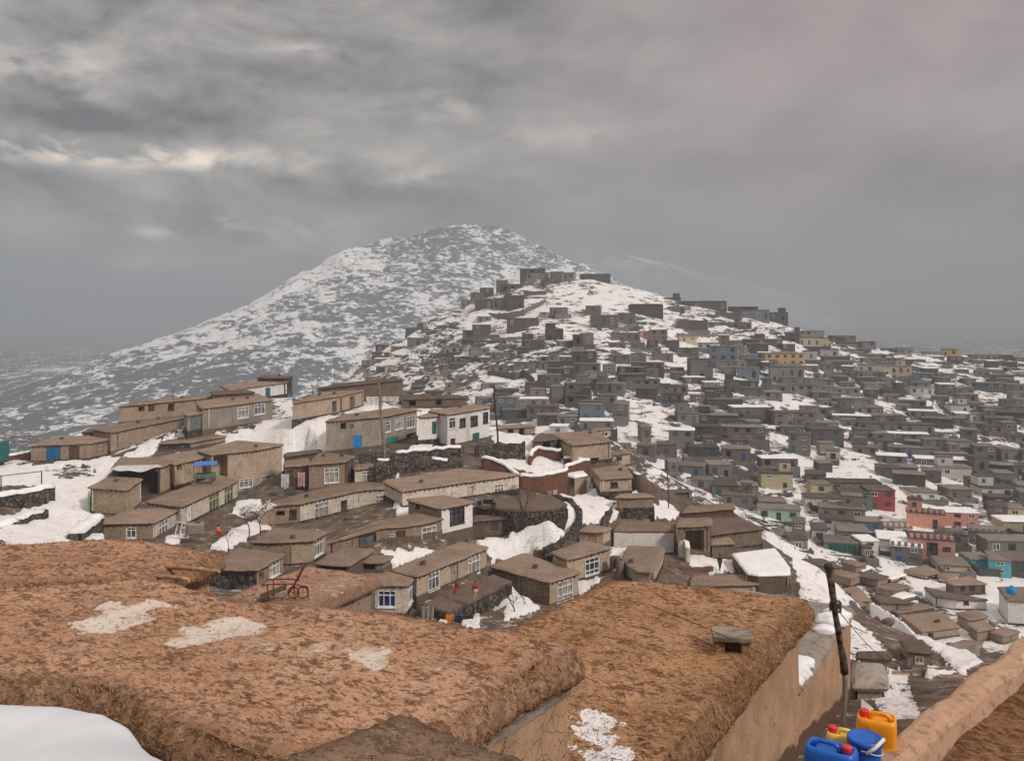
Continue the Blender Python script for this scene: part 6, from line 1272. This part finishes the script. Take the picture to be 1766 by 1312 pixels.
# ------------------------------------------------------------------ people, trees, belongings
def person(label, tg, u, v, Y, cloth, pose='walk', hgt=1.62, yaw=0.0, legs=None, head=None, sit=False):
    """one skinned body with clothes and hair; v is the row of the feet"""
    f = P(*Q(tg, u, v), Y); k = hgt / 1.7; root = thing('person', label, 'person', f, 'people out in the snow'); R = Matrix.Rotation(yaw, 3, 'Z')
    st = .20 if pose == 'walk' else .04
    J = dict(pel=(0, 0, .93), chest=(0, .01, 1.28), neck=(0, .0, 1.46), head=(0, -.02, 1.58), top=(0, -.01, 1.68),
             hl=(-.09, 0, .90), kl=(-.10, -st * .6, .49), al=(-.10, -st, .08), tl=(-.10, -st - .14, .03), hr=(.09, 0, .90), kr=(.10, -.02 + st * .2, .50), ar=(.10, st, .09), tr=(.10, st - .13, .03),
             sl=(-.19, 0, 1.40), el=(-.25, .03, 1.13), wl=(-.24, -.10, .90), fl=(-.24, -.13, .80), sr=(.19, 0, 1.40), er=(.25, .05, 1.13), wr=(.24, -.02, .88), fr=(.24, -.04, .78))
    if sit:
        for a, b in dict(kl=(-.12, -.40, .62), al=(-.12, -.38, .16), tl=(-.12, -.52, .1), kr=(.12, -.40, .62), ar=(.12, -.38, .16), tr=(.12, -.52, .1), wl=(-.18, -.3, .95), wr=(.18, -.3, .95), fl=(-.15, -.38, .93), fr=(.15, -.38, .93)).items(): J[a] = b
    rad = dict(pel=.15, chest=.155, neck=.06, head=.095, top=.075, hl=.10, kl=.066, al=.045, tl=.035, hr=.10, kr=.066, ar=.045, tr=.035, sl=.075, el=.05, wl=.034, fl=.03, sr=.075, er=.05, wr=.034, fr=.03)
    E = [('pel','chest'),('chest','neck'),('neck','head'),('head','top'),('pel','hl'),('hl','kl'),('kl','al'),('al','tl'),('pel','hr'),('hr','kr'),('kr','ar'),('ar','tr'),('chest','sl'),('sl','el'),('el','wl'),('wl','fl'),('chest','sr'),('sr','er'),('er','wr'),('wr','fr')]
    def skin(names, edges, grow, mat, nm, par, drop=0.0):
        me = bpy.data.meshes.new(nm); ids = {n: i for i, n in enumerate(names)}
        me.from_pydata([tuple(R @ Vector(J[n]) * k + Vector((0, 0, -.35 * k if sit else 0))) for n in names], [(ids[a], ids[b]) for a, b in edges], [])
        o = bpy.data.objects.new(nm, me); C.objects.link(o); o.parent = par; me.materials.append(mat)
        m = o.modifiers.new('skin', 'SKIN'); m.use_smooth_shade = True
        if not me.skin_vertices: 
            bm = bmesh.new(); bm.from_mesh(me); bm.verts.layers.skin.verify(); bm.to_mesh(me); bm.free()
        for n, sv in zip(names, me.skin_vertices[0].data): sv.radius = ((rad[n] + grow) * k,) * 2; sv.use_root = n in ('pel',)
        su = o.modifiers.new('sub', 'SUBSURF'); su.levels = 1; su.render_levels = 2; return o
    body = skin(list(J), E, 0, M['skin'], 'body', root)
    up = ['pel', 'chest', 'sl', 'el', 'wl', 'sr', 'er', 'wr', 'hl', 'hr']; 
    skin(up, [e for e in E if e[0] in up and e[1] in up], .022, cloth, 'coat', root)
    lo = ['pel', 'hl', 'kl', 'al', 'hr', 'kr', 'ar']; skin(lo, [e for e in E if e[0] in lo and e[1] in lo], .018, legs or M['poledark'], 'trousers', root)
    z0 = -.35 * k if sit else 0
    h = MB(); h.lathe(Vector((0, .01, 0)) + R @ Vector((0, .0, 0)), [(.06, 1.56), (.112, 1.60), (.118, 1.66), (.10, 1.72), (.055, 1.76)], 14); h.v = [(a[0] * k + f[0], a[1] * k + f[1], a[2] * k + z0 + f[2]) for a in h.v]; h.build('headscarf' if head else 'hair', head or M['void'], root, True)
    fc = MB(); 
    for x, z, r in ((-.034, 1.60, .012), (.034, 1.60, .012)): fc.lathe(R @ Vector((x, -.112, z)), [(.004, -r), (r, 0), (.004, r)], 8)
    fc.v = [(a[0] * k + f[0], a[1] * k + f[1], a[2] * k + z0 + f[2]) for a in fc.v]
    e = fc.build('eyes', M['void'], body)
    n = MB(); n.tube([R @ Vector((0, -.10, 1.595)), R @ Vector((0, -.128, 1.565)), R @ Vector((0, -.105, 1.558))], [.008, .016, .01], 6); n.v = [(a[0] * k + f[0], a[1] * k + f[1], a[2] * k + z0 + f[2]) for a in n.v]; n.build('nose', M['skin'], body)
    return root
M['skin'] = plain('skin', (.36, .21, .14), .6); M['redcloth'] = plain('red_cloth', (.27, .03, .04), .9); M['pinkcloth'] = plain('pink_cloth', (.52, .30, .30), .9); M['darkcloth'] = plain('dark_cloth', (.022, .024, .034), .9)
M['orange'] = plain('orange_cloth', (.75, .19, .015), .9); M['palecloth'] = plain('pale_cloth', (.55, .54, .56), .9); M['bluecloth'] = plain('blue_cloth', (.08, .24, .48), .9); M['tarp'] = plain('blue_tarp', (.06, .20, .60), .5); M['whitetarp'] = plain('white_tarp', (.62, .61, .60), .6)
def props_people():
    person('person in dark clothes walking up the snowy lane, the middle one', 'A', 455, 640, 112, M['darkcloth'], yaw=.5, hgt=1.5)
    person('person in a brownish coat on the snowy lane, nearest to the block house', 'A', 515, 662, 110.5, M['kframe'], yaw=-.4, hgt=1.5)
    person('small child in dark clothes standing farthest left on the snowy lane', 'A', 384, 634, 112, M['darkcloth'], pose='stand', hgt=1.05)
    person('woman in a red shawl over pale trousers standing on the mud terrace', 'E', 692, 586, 74.2, M['redcloth'], 'stand', 1.66, .6, M['pinkcloth'], M['redcloth'])
    person('child in red sitting on the steps before the long tan house', 'E', 592, 540, 76, M['redcloth'], 'stand', 1.25, -.6, M['redcloth'], M['redcloth'], sit=True)
    person('person in orange-red clothes crouching in the yard of the pale lattice house', 'D', 715, 235, 89, M['orange'], 'stand', 1.45, .9, M['redcloth'], sit=True)
    person('person in black standing in the snowy yard behind the golden roof', 'C', 1392, 893, 93, M['darkcloth'], 'walk', 1.6, .2)
    person('person in dark clothes standing by the shed under the hung washing', 'C', 160, 588, 95, M['darkcloth'], 'stand', 1.55)
props_people()
def tree(label, tg, u, v, Y, h, snow=False, seed=1, spread=.55):
    f = P(*Q(tg, u, v), Y); root = thing('bare_tree', label, 'tree', f, 'bare garden trees'); r = random.Random(seed); tr = MB(); cr = MB(); sn = []
    tip = Vector(f) + Vector((r.uniform(-.1, .1), 0, h * .33)); tr.tube([Vector(f) + Vector((0, 0, -.6)), Vector(f) + Vector((.03, 0, h * .16)), tip], [.075 * h / 3, .06 * h / 3, .05 * h / 3], 7)
    def grow(p, d, L, rad, lev):
        if lev == 0: return
        for q in range(r.choice((2, 3, 3)) if lev > 1 else 3):
            a = r.uniform(0, 6.28); dd = (d + Vector((math.cos(a), math.sin(a), r.uniform(-.1, .45))) * spread * r.uniform(.7, 1.3)).normalized(); l = L * r.uniform(.7, 1.15)
            m1 = p + dd * l * .5 + Vector((r.gauss(0, .05), r.gauss(0, .05), .03)) * l; e = p + dd * l; cr.tube([p, m1, e], [rad, rad * .8, rad * .55], 4, 0, False)
            if snow and lev < 4: sn.append((p, m1, e, rad))
            grow(e, dd, L * .72, rad * .58, lev - 1)
    grow(tip, Vector((0, 0, 1)), h * .30, .05 * h / 3, 5); tr.build('trunk', M['poledark'], root); c = cr.build('crown', M['poledark'], root)
    if snow:
        s = MB()
        for p, m, e, rad in sn: s.tube([p + Vector((0, 0, rad + .012)), m + Vector((0, 0, rad + .03)), e + Vector((0, 0, rad))], [rad * .9 + .02, rad + .045, rad * .6 + .02], 4, 0, False)
        s.build('snow_cover', M['snowclean'], c)
    return root
def props_trees():
    tree('bigger of two trees white with snow below the lattice house yard', 'D', 942, 218, 89, 2.9, True, 3, .7); tree('smaller of two trees white with snow, left of the bigger one', 'D', 882, 222, 88.5, 2.6, True, 4, .7)
    tree('bare dark tree in the snowy garden beside the curved path', 'C', 322, 642, 93, 3.8, False, 5); tree('bare shrub-like tree in front of the mud-brick side wall', 'E', 902, 692, 75, 3.0, False, 6, .8)
    tree('small bare sapling right beside the shrub-like tree', 'E', 966, 640, 78, 2.0, False, 7, .7); tree('thin bare sapling in the snow before the rosy house', 'D', 768, 290, 83, 1.4, False, 8)
    tree('bare bush poking from the snow behind the pale kerb', 'I', 900, 1200, 40, 1.7, False, 9, .9)
props_trees()
def cloth(name, label, tg, u0, v0, u1, v1, Y, mat, group='washing hung out to dry', fold=.05, cat='cloth'):
    a = P(*Q(tg, u0, v0), Y); b = P(*Q(tg, u1, v0), Y); L = b[0] - a[0]; H = (v1 - v0) * TAG[tg][2] / FPX * Y
    U, V_ = np.meshgrid(np.linspace(0, 1, 22), np.linspace(0, 1, 14)); x = a[0] + U * L * (1 - .04 * V_); z = a[2] - V_ * H * (1 + .06 * np.sin(U * 9 + a[0])) - .04 * np.sin(U * math.pi)
    y = Y + fold * np.sin(U * 17 + a[0] * 3) * (.3 + V_) + .04 * fbm(U * 4, V_ * 3 + a[0], 0, 3, 2)
    o = grid_mesh(name, x - a[0], y - a[1], z - a[2], mat); o.location = tuple(a); m = o.modifiers.new('solid', 'SOLIDIFY'); m.thickness = .012; return tag(o, label, cat, group)
def line_(label, tg, u0, v0, u1, v1, Y):
    a, b = P(*Q(tg, u0, v0), Y), P(*Q(tg, u1, v1), Y); m = MB(); m.tube([a + (b - a) * t + np.array((0, 0, -.25 * t * (1 - t))) for t in np.linspace(0, 1, 9)], .01, 5, 0, False); tag(m.build('washing_line', M['wire'], None, False, tuple(a)), label, 'washing line')
def props_cloth():
    line_('washing line with the orange and black clothes behind the roofs', 'E', 500, 650, 705, 662, 71)
    cloth('shirt', 'bright orange shirt hanging on the line in the yard', 'E', 532, 656, 574, 705, 71, M['orange']); cloth('blanket', 'black blanket hanging beside the orange shirt', 'E', 580, 664, 684, 722, 71, M['darkcloth'])
    cloth('towel', 'narrow bluish towel between the orange shirt and the black blanket', 'E', 574, 660, 582, 692, 71, M['bluecloth'])
    cloth('tarp', 'grey tarp hung on the yard corner right of the blue-glass house', 'E', 398, 612, 468, 690, 72.5, M['grey'], None, .06, 'tarp')
    for i, (u0, v0, u1, v1, m, l) in enumerate([(300,478,318,515,'pinkcloth','pink cloth drying at the left end of the brick front wall'), (366,478,388,505,'palecloth','white cloth drying on the brick front wall'), (392,472,412,498,'bluecloth','blue cloth drying on the brick front wall'), (425,466,446,492,'redcloth','red cloth drying on the brick front wall'), (455,462,478,484,'pinkcloth','pale pink cloth drying right on the brick front wall'), (486,455,508,478,'palecloth','off-white cloth at the right end of the brick front wall'), (255,500,276,525,'pinkcloth','pinkish cloth hung left of the brick front wall')]):
        cloth('laundry', l, 'C', u0, v0, u1, v1, 108.8, M[m])
    for u0, v0, u1, v1, m, l in [(1312,772,1330,792,'bluecloth','small blue cloth at the left of the longest pale house'), (1335,766,1358,790,'darkcloth','dark cloth at the foot of the longest pale house'), (1366,758,1420,782,'darkcloth','wide dark blue cloth at the foot of the longest pale house')]: cloth('laundry', l, 'B', u0, v0, u1, v1, 95.5, M[m])
    cloth('hanging', 'pale pink quilt hung in the doorway of the dark recessed house, left one', 'B', 268, 622, 312, 700, 106.5, M['palecloth'], 'quilts of the recessed house'); cloth('hanging', 'pale pink quilt hung on the dark recessed house, right one', 'B', 358, 612, 398, 690, 106.5, M['pinkcloth'], 'quilts of the recessed house')
    cloth('rug', 'red rug over the low wall before the long pale house', 'B', 610, 858, 660, 885, 97, M['redcloth'], 'rugs before the long pale house'); cloth('rug', 'pinkish rug beside the red rug before the long pale house', 'B', 664, 850, 712, 880, 97, M['pinkcloth'], 'rugs before the long pale house')
    for u0, v0, u1, v1, m, l in [(562,672,612,730,'darkcloth','black clothes on the valley washing line, leftmost'), (614,684,672,745,'palecloth','bluish white sheet on the valley washing line'), (676,700,722,748,'pinkcloth','dull pink clothes on the valley washing line'), (726,712,768,760,'darkcloth','dark clothes on the valley washing line, second from the right'), (772,722,800,764,'palecloth','pale small cloth at the right of the valley washing line')]: cloth('laundry', l, 'I', u0, v0, u1, v1, 108, M[m])
    line_('washing line in the valley left of the snow channel', 'I', 550, 668, 830, 735, 108)
    cloth('tarp', 'white patched sheet hung under the tall dark ridge house', 'B', 730, 200, 800, 242, 136, M['whitetarp'], 'sheets on the ridge house', .03, 'tarp'); cloth('tarp', 'greyish ragged sheet beside the white one on the ridge house', 'B', 815, 200, 910, 226, 136, M['palecloth'], 'sheets on the ridge house', .03, 'tarp')
    # sagging white tarp of the open shed, blue tarp over the cart
    a = [P(*Q('A', u, v), Y) for u, v, Y in [(605,592,100.5),(880,580,101.5),(860,570,104.5),(640,575,104.5)]]
    U, V_ = np.meshgrid(np.linspace(0, 1, 24), np.linspace(0, 1, 10)); U3, V3 = U[..., None], V_[..., None]; p = (a[0] * (1 - U3) + a[1] * U3) * (1 - V3) + (a[3] * (1 - U3) + a[2] * U3) * V3
    p[..., 2] -= .45 * np.sin(U * math.pi) * (1 - V_) + .10 * np.sin(U * 13) * (1 - V_); o = grid_mesh('tarp', p[..., 0] - a[0][0], p[..., 1] - a[0][1], p[..., 2] - a[0][2], M['whitetarp']); o.location = tuple(a[0]); tag(o, 'sagging white tarp over the mouth of the open mud shed', 'tarp'); o.modifiers.new('solid', 'SOLIDIFY').thickness = .03
props_cloth()
def props_things():
    # ladder and handcart on the roof of the yellow-green-window house
    a, b = P(*Q('A', 1004, 568), 106.2), P(*Q('A', 1062, 684), 103.6); root = thing('ladder', 'pale wooden ladder leaning on the upper room above the flat roof', 'ladder', b); d = np.array((.42, .1, 0))
    for s in (-.5, .5): m = MB(); m.tube([a + d * s, b + d * s], .04, 6); m.build('rail', M['polegrey'], root)
    for i in range(8): c = a + (b - a) * (i + .6) / 8.6; m = MB(); m.tube([c - d * .5, c + d * .5], .03, 6); m.build('rung', M['polegrey'], root)
    c = P(*Q('A', 1118, 665), 105); root = thing('handcart', 'green wooden handcart under a blue awning on the flat roof', 'cart', c)
    m = MB(); m.box(c + np.array((0, 0, .62)), 2.3, 1.2, .12, .25); m.build('bed', M['ggreen'], root)
    for s in (-.58, .58): m = MB(); m.box(c + np.array((-s * .25, s, .85)), 2.3, .06, .36, .25); m.build('side_board', M['ggreen'], root)
    for x, y in ((-.8, -.5), (.8, -.3), (-.9, .4), (.7, .6)):
        w = MB(); q = c + np.array((x, y, .30)); ang = np.linspace(0, 2 * math.pi, 17); w.tube([q + np.array((.28 * math.cos(t), .0, .28 * math.sin(t))) for t in ang], .04, 6, 0, False); w.box(q, .5, .03, .04); w.box(q, .04, .032, .5); w.build('wheel', M['poledark'], root)
        pm = MB(); pm.tube([c + np.array((x, y, .6)), c + np.array((x, y, 2.15))], .025, 6); pm.build('post', M['polegrey'], root)
    aw = MB(); aw.box(c + np.array((0, 0, 2.2)), 2.6, 1.7, .06, .25, 0, Matrix.Rotation(.25, 3, 'Z') @ Matrix.Rotation(.10, 3, 'X')); aw.build('awning', M['tarp'], root)
    # red cart frame on the rosy roof
    c = np.array(PZ(*Q('D', 1085, 580), -11.36)); root = thing('cart_frame', 'rusty red metal cart frame lying with its handles up on the rosy roof', 'cart', c)
    T = lambda pts, r=.022: [c + np.array(p) for p in pts]
    fr = MB(); fr.tube(T([(-.95,-.1,.62),(-.2,-.1,.66),(.35,.0,.62),(.82,.1,.48)]), .03, 7); fr.tube(T([(-.88,.5,.66),(-.1,.5,.68),(.4,.55,.62)]), .03, 7); fr.tube(T([(-.95,-.1,.62),(-.88,.5,.66)]), .03, 7); fr.build('frame', M['redmetal'], root)
    for p, q in (((-.72,-.1,.62),(-.70,-.1,.0)), ((.30,0,.62),(.36,0,.0)), ((.82,.1,.48),(.84,.1,.0)), ((-.66,.5,.66),(-.64,.5,.0))): m = MB(); m.tube(T([p, q]), .026, 7); m.build('leg', M['redmetal'], root)
    for o in (0, .45): m = MB(); m.tube(T([(.05,o,.20),(.35,o,.70),(.62,o,1.22),(.70,o,1.34)]), .032, 7); m.build('handle', M['redmetal'], root)
    for x in (.25, .62):
        w = MB(); w.tube(T([(x + .22 * math.cos(t), .1, .26 + .22 * math.sin(t)) for t in np.linspace(0, 6.284, 17)]), .028, 6, 0, False); w.tube(T([(x - .2, .1, .26), (x + .2, .1, .26)]), .012, 5); w.tube(T([(x, .1, .06), (x, .1, .46)]), .012, 5); w.build('wheel', M['redmetal'], root)
    pl = MB(); pl.box(c + np.array((-.55, .05, .30)), 1.1, .7, .03, .2, 0, Matrix.Rotation(.2, 3, 'Z') @ Matrix.Rotation(-.35, 3, 'Y')); pl.build('bed_plate', M['metal'], root)
    # old white window frames leaning in the yard
    for i, (u, v, l) in enumerate([(500, 222, 'old white window frame leaning in the yard, left one'), (525, 232, 'old white window frame leaning in the yard, right one')]):
        c = P(*Q('D', u, v + 12), 87 - i * .4); root = thing('window_frame', l, 'window frame', c, 'old window frames in the yard'); R = Matrix.Rotation(-.4, 3, 'Z') @ Matrix.Rotation(-.3, 3, 'X')
        m = MB()
        for x, z, sx, sz in ((-.5,.7,.09,1.4),(.5,.7,.09,1.4),(0,.05,1.0,.09),(0,1.36,1.0,.09),(0,.9,1.0,.07),(0,.48,.07,.8)): m.box(c + np.array(R @ Vector((x, 0, z))), sx, .06, sz, 0, 0, R)
        m.build('sash', M['wframe'], root)
    c = P(*Q('D', 592, 225), 87); root = thing('water_tank', 'grey boxy tank standing in the yard beside the old window frames', 'tank', c); m = MB(); m.box(c + np.array((0, 0, .6)), 1.5, 1.0, 1.1, .2); b_ = m.build('tank_body', M['grey'], root); b_.modifiers.new('bevel', 'BEVEL').width = .12; m = MB(); m.lathe(c + np.array((.2, 0, 1.14)), [(.25, 0), (.25, .08), (.05, .1)], 14); m.build('lid', M['metal'], root)
    def barrel(label, p, r, h, mat, group=None, lying=False):
        root = thing('barrel', label, 'barrel', p, group); m = MB(); m.lathe(p, [(r * .9, 0), (r, .04 * h), (r, .3 * h), (r * 1.05, .33 * h), (r, .36 * h), (r, .63 * h), (r * 1.05, .66 * h), (r, .69 * h), (r, .95 * h), (r * .92, h), (r * .85, h * .97)], 20); m.build('drum', mat, root, True); m = MB(); m.lathe(p + np.array((r * .4, 0, h * .97)), [(.05, 0), (.05, .05), (.02, .055)], 10); m.build('bung', M['poledark'], root)
    bb = M['dblue']
    for u, v, l in ((1105, 915, 'left blue barrel in the yard before the white house'), (1125, 920, 'middle blue barrel in the yard before the white house'), (1148, 916, 'right blue barrel in the yard before the white house')): barrel(l, P(*Q('C', u, v), 93.5), .30, .95, bb, 'blue barrels in the yard')
    p = P(*Q('I', 345, 655), 78); root = thing('water_tank', 'bright blue plastic water tank on the slope below the leaning pole', 'tank', p); m = MB(); m.lathe(p, [(.55, 0), (.62, .12), (.62, .3), (.66, .34), (.62, .38), (.62, .62), (.66, .66), (.62, .7), (.6, .98), (.3, 1.16), (.2, 1.2)], 24); m.build('tank_body', M['blue'], root, True); m = MB(); m.lathe(p + np.array((0, 0, 1.18)), [(.22, 0), (.22, .1), (.05, .12)], 16); m.build('lid', M['dblue'], root)
    p = P(*Q('I', 1668, 428), 125); root = thing('water_tank', 'small blue water tank on the long white walled house', 'tank', p); m = MB(); m.lathe(p, [(.6, 0), (.7, .1), (.7, .8), (.3, 1.0), (.2, 1.05)], 20); m.build('tank_body', M['blue'], root, True); m = MB(); m.lathe(p + np.array((0, 0, 1.04)), [(.22, 0), (.22, .1), (.05, .12)], 14); m.build('lid', M['dblue'], root)
    p = P(*Q('I', 675, 665), 106); root = thing('satellite_dish', 'grey satellite dish above the valley washing line', 'dish', p); m = MB(); R = Matrix.Rotation(.5, 3, 'X'); n = 20
    vs = []; 
    for r_, h_ in ((.02, 0), (.3, .04), (.6, .14), (.85, .30)): vs += [p + np.array(R @ Vector((r_ * math.cos(t), -.3 + h_ - .3, .6 + r_ * math.sin(t)))) for t in np.linspace(0, 6.2832, n, endpoint=False)]
    m.add(vs, [(i * n + j, i * n + (j + 1) % n, (i + 1) * n + (j + 1) % n, (i + 1) * n + j) for i in range(3) for j in range(n)] + [tuple(range(n))]); d_ = m.build('reflector', M['polegrey'], root, True); d_.modifiers.new('solid', 'SOLIDIFY').thickness = .03; m = MB(); m.tube([p, p + np.array((0, -.2, .7))], .04, 6); m.build('mount', M['metal'], root)
    p = P(*Q('I', 835, 1110), 50); b = MB(); b.lathe(p, [(.35, 0), (.55, .12), (.72, .30), (.76, .30), (.74, .26), (.56, .08), (.3, .03)], 20); tag(b.build('basin', M['pole'], None, True, tuple(p)), 'round tan basin lying on the grey roof behind the snowy bushes', 'basin')
    # pipe rail at the left edge
    a, b = P(*Q('A', -60, 640), 97), P(*Q('A', 232, 606), 100); root = thing('railing', 'thin dark pipe railing on the snow at the left edge', 'railing', b); m = MB(); m.tube([a, b], .05, 6); m.build('rail', M['poledark'], root)
    for f in (0, .22, .98): q = a + (b - a) * f; m = MB(); m.tube([q, q + np.array((0, 0, -1.6))], .06, 6); m.build('post', M['poledark'], root)
    # back end of a lorry at the left edge
    c = P(*Q('A', -78, 590), 112); root = thing('lorry', 'teal lorry cut off by the left edge beyond the snow heap', 'lorry', c)
    m = MB(); m.box(c + np.array((0, 0, 2.1)), 4.6, 2.3, 2.4); 
    for i in range(7): m.box(c + np.array((-2.1 + i * .7, -1.17, 2.1)), .08, .06, 2.4); 
    m.build('cargo_box', M['teal'], root); m = MB(); m.box(c + np.array((0, 0, .8)), 4.7, 1.9, .2); m.build('chassis', M['poledark'], root)
    m = MB(); m.box(c + np.array((-3.3, 0, 1.7)), 1.7, 2.2, 2.0); m.build('cab', M['teal'], root)
    for x in (-3.2, 1.2):
        for y in (-1.0, 1.0): m = MB(); q = c + np.array((x, y, .5)); m.tube([q - np.array((0, .15, 0)), q + np.array((0, .15, 0))], .5, 18); m.build('wheel', M['void'], root)
    p = P(*Q('A', 484, 770), 95.6); m = MB(); root = thing('door_leaf', 'green door leaf standing at the left side of the tan block house', 'door', p); m.box(p + np.array((0, 0, .0)), .08, 1.3, 2.0, .5); m.build('panel', M['gframe'], root); m = MB(); m.box(p + np.array((-.06, -.4, 0)), .05, .06, .2, .5); m.build('latch', M['poledark'], root)
props_things()
# ------------------------------------------------------------------ the water cans in the corner
def superloft(mb, c, levels, yaw=0, n=48, ex=4.5, mi=0, ribs=None):
    vs = []
    for z, hx, hy, ox in levels:
        for j in range(n):
            a = 2 * math.pi * j / n; ca, sa = math.cos(a), math.sin(a); x = hx * math.copysign(abs(ca) ** (2 / ex), ca) + ox; y = hy * math.copysign(abs(sa) ** (2 / ex), sa)
            if ribs and ribs[0] < z < ribs[1]: k = 1 - .022 * (j % 4 == 0); x, y = x * k, y * k
            vs.append((c[0] + x * math.cos(yaw) - y * math.sin(yaw), c[1] + x * math.sin(yaw) + y * math.cos(yaw), c[2] + z))
    k = len(levels); mb.add(vs, [(i * n + j, i * n + (j + 1) % n, (i + 1) * n + (j + 1) % n, (i + 1) * n + j) for i in range(k - 1) for j in range(n)] + [tuple(reversed(range(n))), tuple(range((k - 1) * n, k * n))], mi)
def plastic(name, col, dirt):
    m, nt, b = base(name, .42, .45); p = pos(nt); f = noise(nt, mapv(nt, p, (16, 16, 3.5)), 1.0, 6, .65); g = noise(nt, p, 40, 4, .6)
    c = mixc(nt, sstep(nt, f, .52, .72, 0, .75), col, dirt); c = mixc(nt, sstep(nt, g, .6, .75, 0, .35), c, dirt); nt.links.new(c, b.inputs['Base Color']); b.inputs['Subsurface Weight'].default_value = .0; bump(nt, b, g, .15, .004); return m
def can(label, c, yaw, W_, D_, H_, col, capcol, group, scale_handle=True):
    root = thing('water_can', label, 'water can', c, group); rot = lambda x, y, z: np.array((c[0] + x * math.cos(yaw) - y * math.sin(yaw), c[1] + x * math.sin(yaw) + y * math.cos(yaw), c[2] + z))
    hx, hy = W_ / 2, D_ / 2; m = MB(); t = H_ * .86
    superloft(m, c, [(0, hx * .90, hy * .88, 0), (.02, hx * .97, hy * .96, 0), (.05, hx, hy, 0), (t * .33, hx, hy, 0), (t * .35, hx * .985, hy * .98, 0), (t * .38, hx, hy, 0), (t * .62, hx, hy, 0), (t * .64, hx * .985, hy * .98, 0), (t * .67, hx, hy, 0), (t * .95, hx, hy, 0), (t + .025, hx * .985, hy * .98, 0), (t + .055, hx * .93, hy * .90, 0), (t + .062, hx * .86, hy * .78, 0), (t + .045, hx * .80, hy * .68, 0), (t + .005, hx * .74, hy * .58, 0)], yaw, 64, 5, 0, (.06, t * .93))
    m.build('can_body', col, root, True)
    h = MB(); h.tube([rot(-hx * .35, 0, t - .0), rot(-hx * .30, 0, t + .055), rot(-hx * .12, 0, t + .085), rot(hx * .45, 0, t + .085), rot(hx * .66, 0, t + .06), rot(hx * .72, 0, t + .0)], [.024, .022, .020, .020, .022, .026], 10); h.build('carrying_handle', col, root, True)
    k = MB(); q = rot(-hx * .62, hy * .05, t); k.lathe(q, [(.036, 0), (.036, .055)], 16); k.build('spout', col, root, True)
    k = MB(); q = rot(-hx * .62, hy * .05, t + .045); k.lathe(q, [(.040, 0)] + [(.043 - .002 * (i % 2), .004 + i * .006) for i in range(7)] + [(.040, .052), (.030, .056)], 18); k.build('screw_cap', capcol, root, True)
    return root, rot
def props_cans():
    Yc = plastic('yellow_plastic', (.80, .30, .008), (.38, .14, .015)); Bc = plastic('blue_plastic', (.010, .115, .50), (.02, .06, .20)); Lc = plastic('pale_yellow_plastic', (.80, .58, .10), (.55, .38, .08)); Rc = plastic('red_cap_plastic', (.62, .03, .035), (.35, .03, .03))
    z = -4.16
    c = np.array((3.31, 8.05, z)); root, rot = can('tall yellow ribbed water can with a red cap, the biggest of the cans', c, -.42, .34, .26, .52, Yc, Rc, 'water cans on the roof corner')
    b = MB(); b.box(rot(-.06, -.131, .31), .11, .006, .075, -.42); b.build('relief_panel', Yc, root)
    st = MB(); st.box(rot(-.06, -.133, .20), .05, .006, .022, -.42); st.build('dark_stamp', M['poledark'], root)
    c2 = np.array((2.73, 7.58, z)); can('blue water can with a wide black-shadowed handle and pinkish cap', c2, 2.55, .42, .26, .47, Bc, Rc, 'water cans on the roof corner')
    c3 = np.array((2.97, 7.98, z)); can('small pale yellow water can squeezed behind the blue one', c3, -.5, .26, .17, .385, Lc, Rc, 'water cans on the roof corner')
    c4 = np.array((3.09, 7.76, z + .03)); root = thing('bucket', 'round blue lidded bucket with a white grip between the blue and yellow cans', 'bucket', c4)
    m = MB(); m.lathe(c4, [(.100, 0), (.112, .02), (.118, .12), (.124, .125), (.122, .14), (.126, .24), (.133, .245), (.131, .26), (.134, .37), (.142, .375), (.142, .395), (.134, .40)], 40); m.build('bucket_body', Bc, root, True)
    m = MB(); m.lathe(c4 + np.array((0, 0, .398)), [(.150, -.02), (.152, .012), (.146, .03), (.132, .034), (.125, .022), (.06, .020), (.02, .022)], 40); m.build('lid', Bc, root, True)
    m = MB(); a = np.linspace(-.25, math.pi * .62, 14); m.tube([c4 + np.array((.146 * math.cos(t - 1.9), .146 * math.sin(t - 1.9), .36 - .05 * math.sin(max(t, 0)))) for t in a], .006, 6); m.build('bail', M['whitetarp'], root)
    m = MB(); m.tube([c4 + np.array((-.06, -.17, .36)), c4 + np.array((.02, -.17, .41)), c4 + np.array((.11, -.14, .475))], [.015, .016, .015], 10); m.build('grip', M['wframe'], root, True)
    p = np.array((3.27, 8.30, z + .40)); m = MB(); m.add([p, p + np.array((.0, .0, .16)), p + np.array((.13, .02, .05)), p + np.array((.03, .05, .02))], [(0, 2, 1), (0, 1, 3), (1, 2, 3), (0, 3, 2)]); tag(m.build('plastic_scrap', M['wframe'], None, False, tuple(p)), 'white pointed scrap of plastic behind the yellow can', 'scrap')
props_cans()
# ------------------------------------------------------------------ the air
def build_haze():
    m = bpy.data.materials.new('haze'); m.use_nodes = True; nt = m.node_tree; nt.nodes.clear()
    o = N(nt, 'ShaderNodeOutputMaterial'); v = N(nt, 'ShaderNodeVolumePrincipled')
    v.inputs['Color'].default_value = (.50, .575, .64, 1); v.inputs['Density'].default_value = HAZE; v.inputs['Anisotropy'].default_value = 0.0
    nt.links.new(v.outputs[0], o.inputs['Volume'])
    b = MB(); b.box((0, 0, 65), 14400, 14400, 390); h = b.build('haze', m); h['kind'] = 'stuff'
HAZE = 0.00050
build_haze()
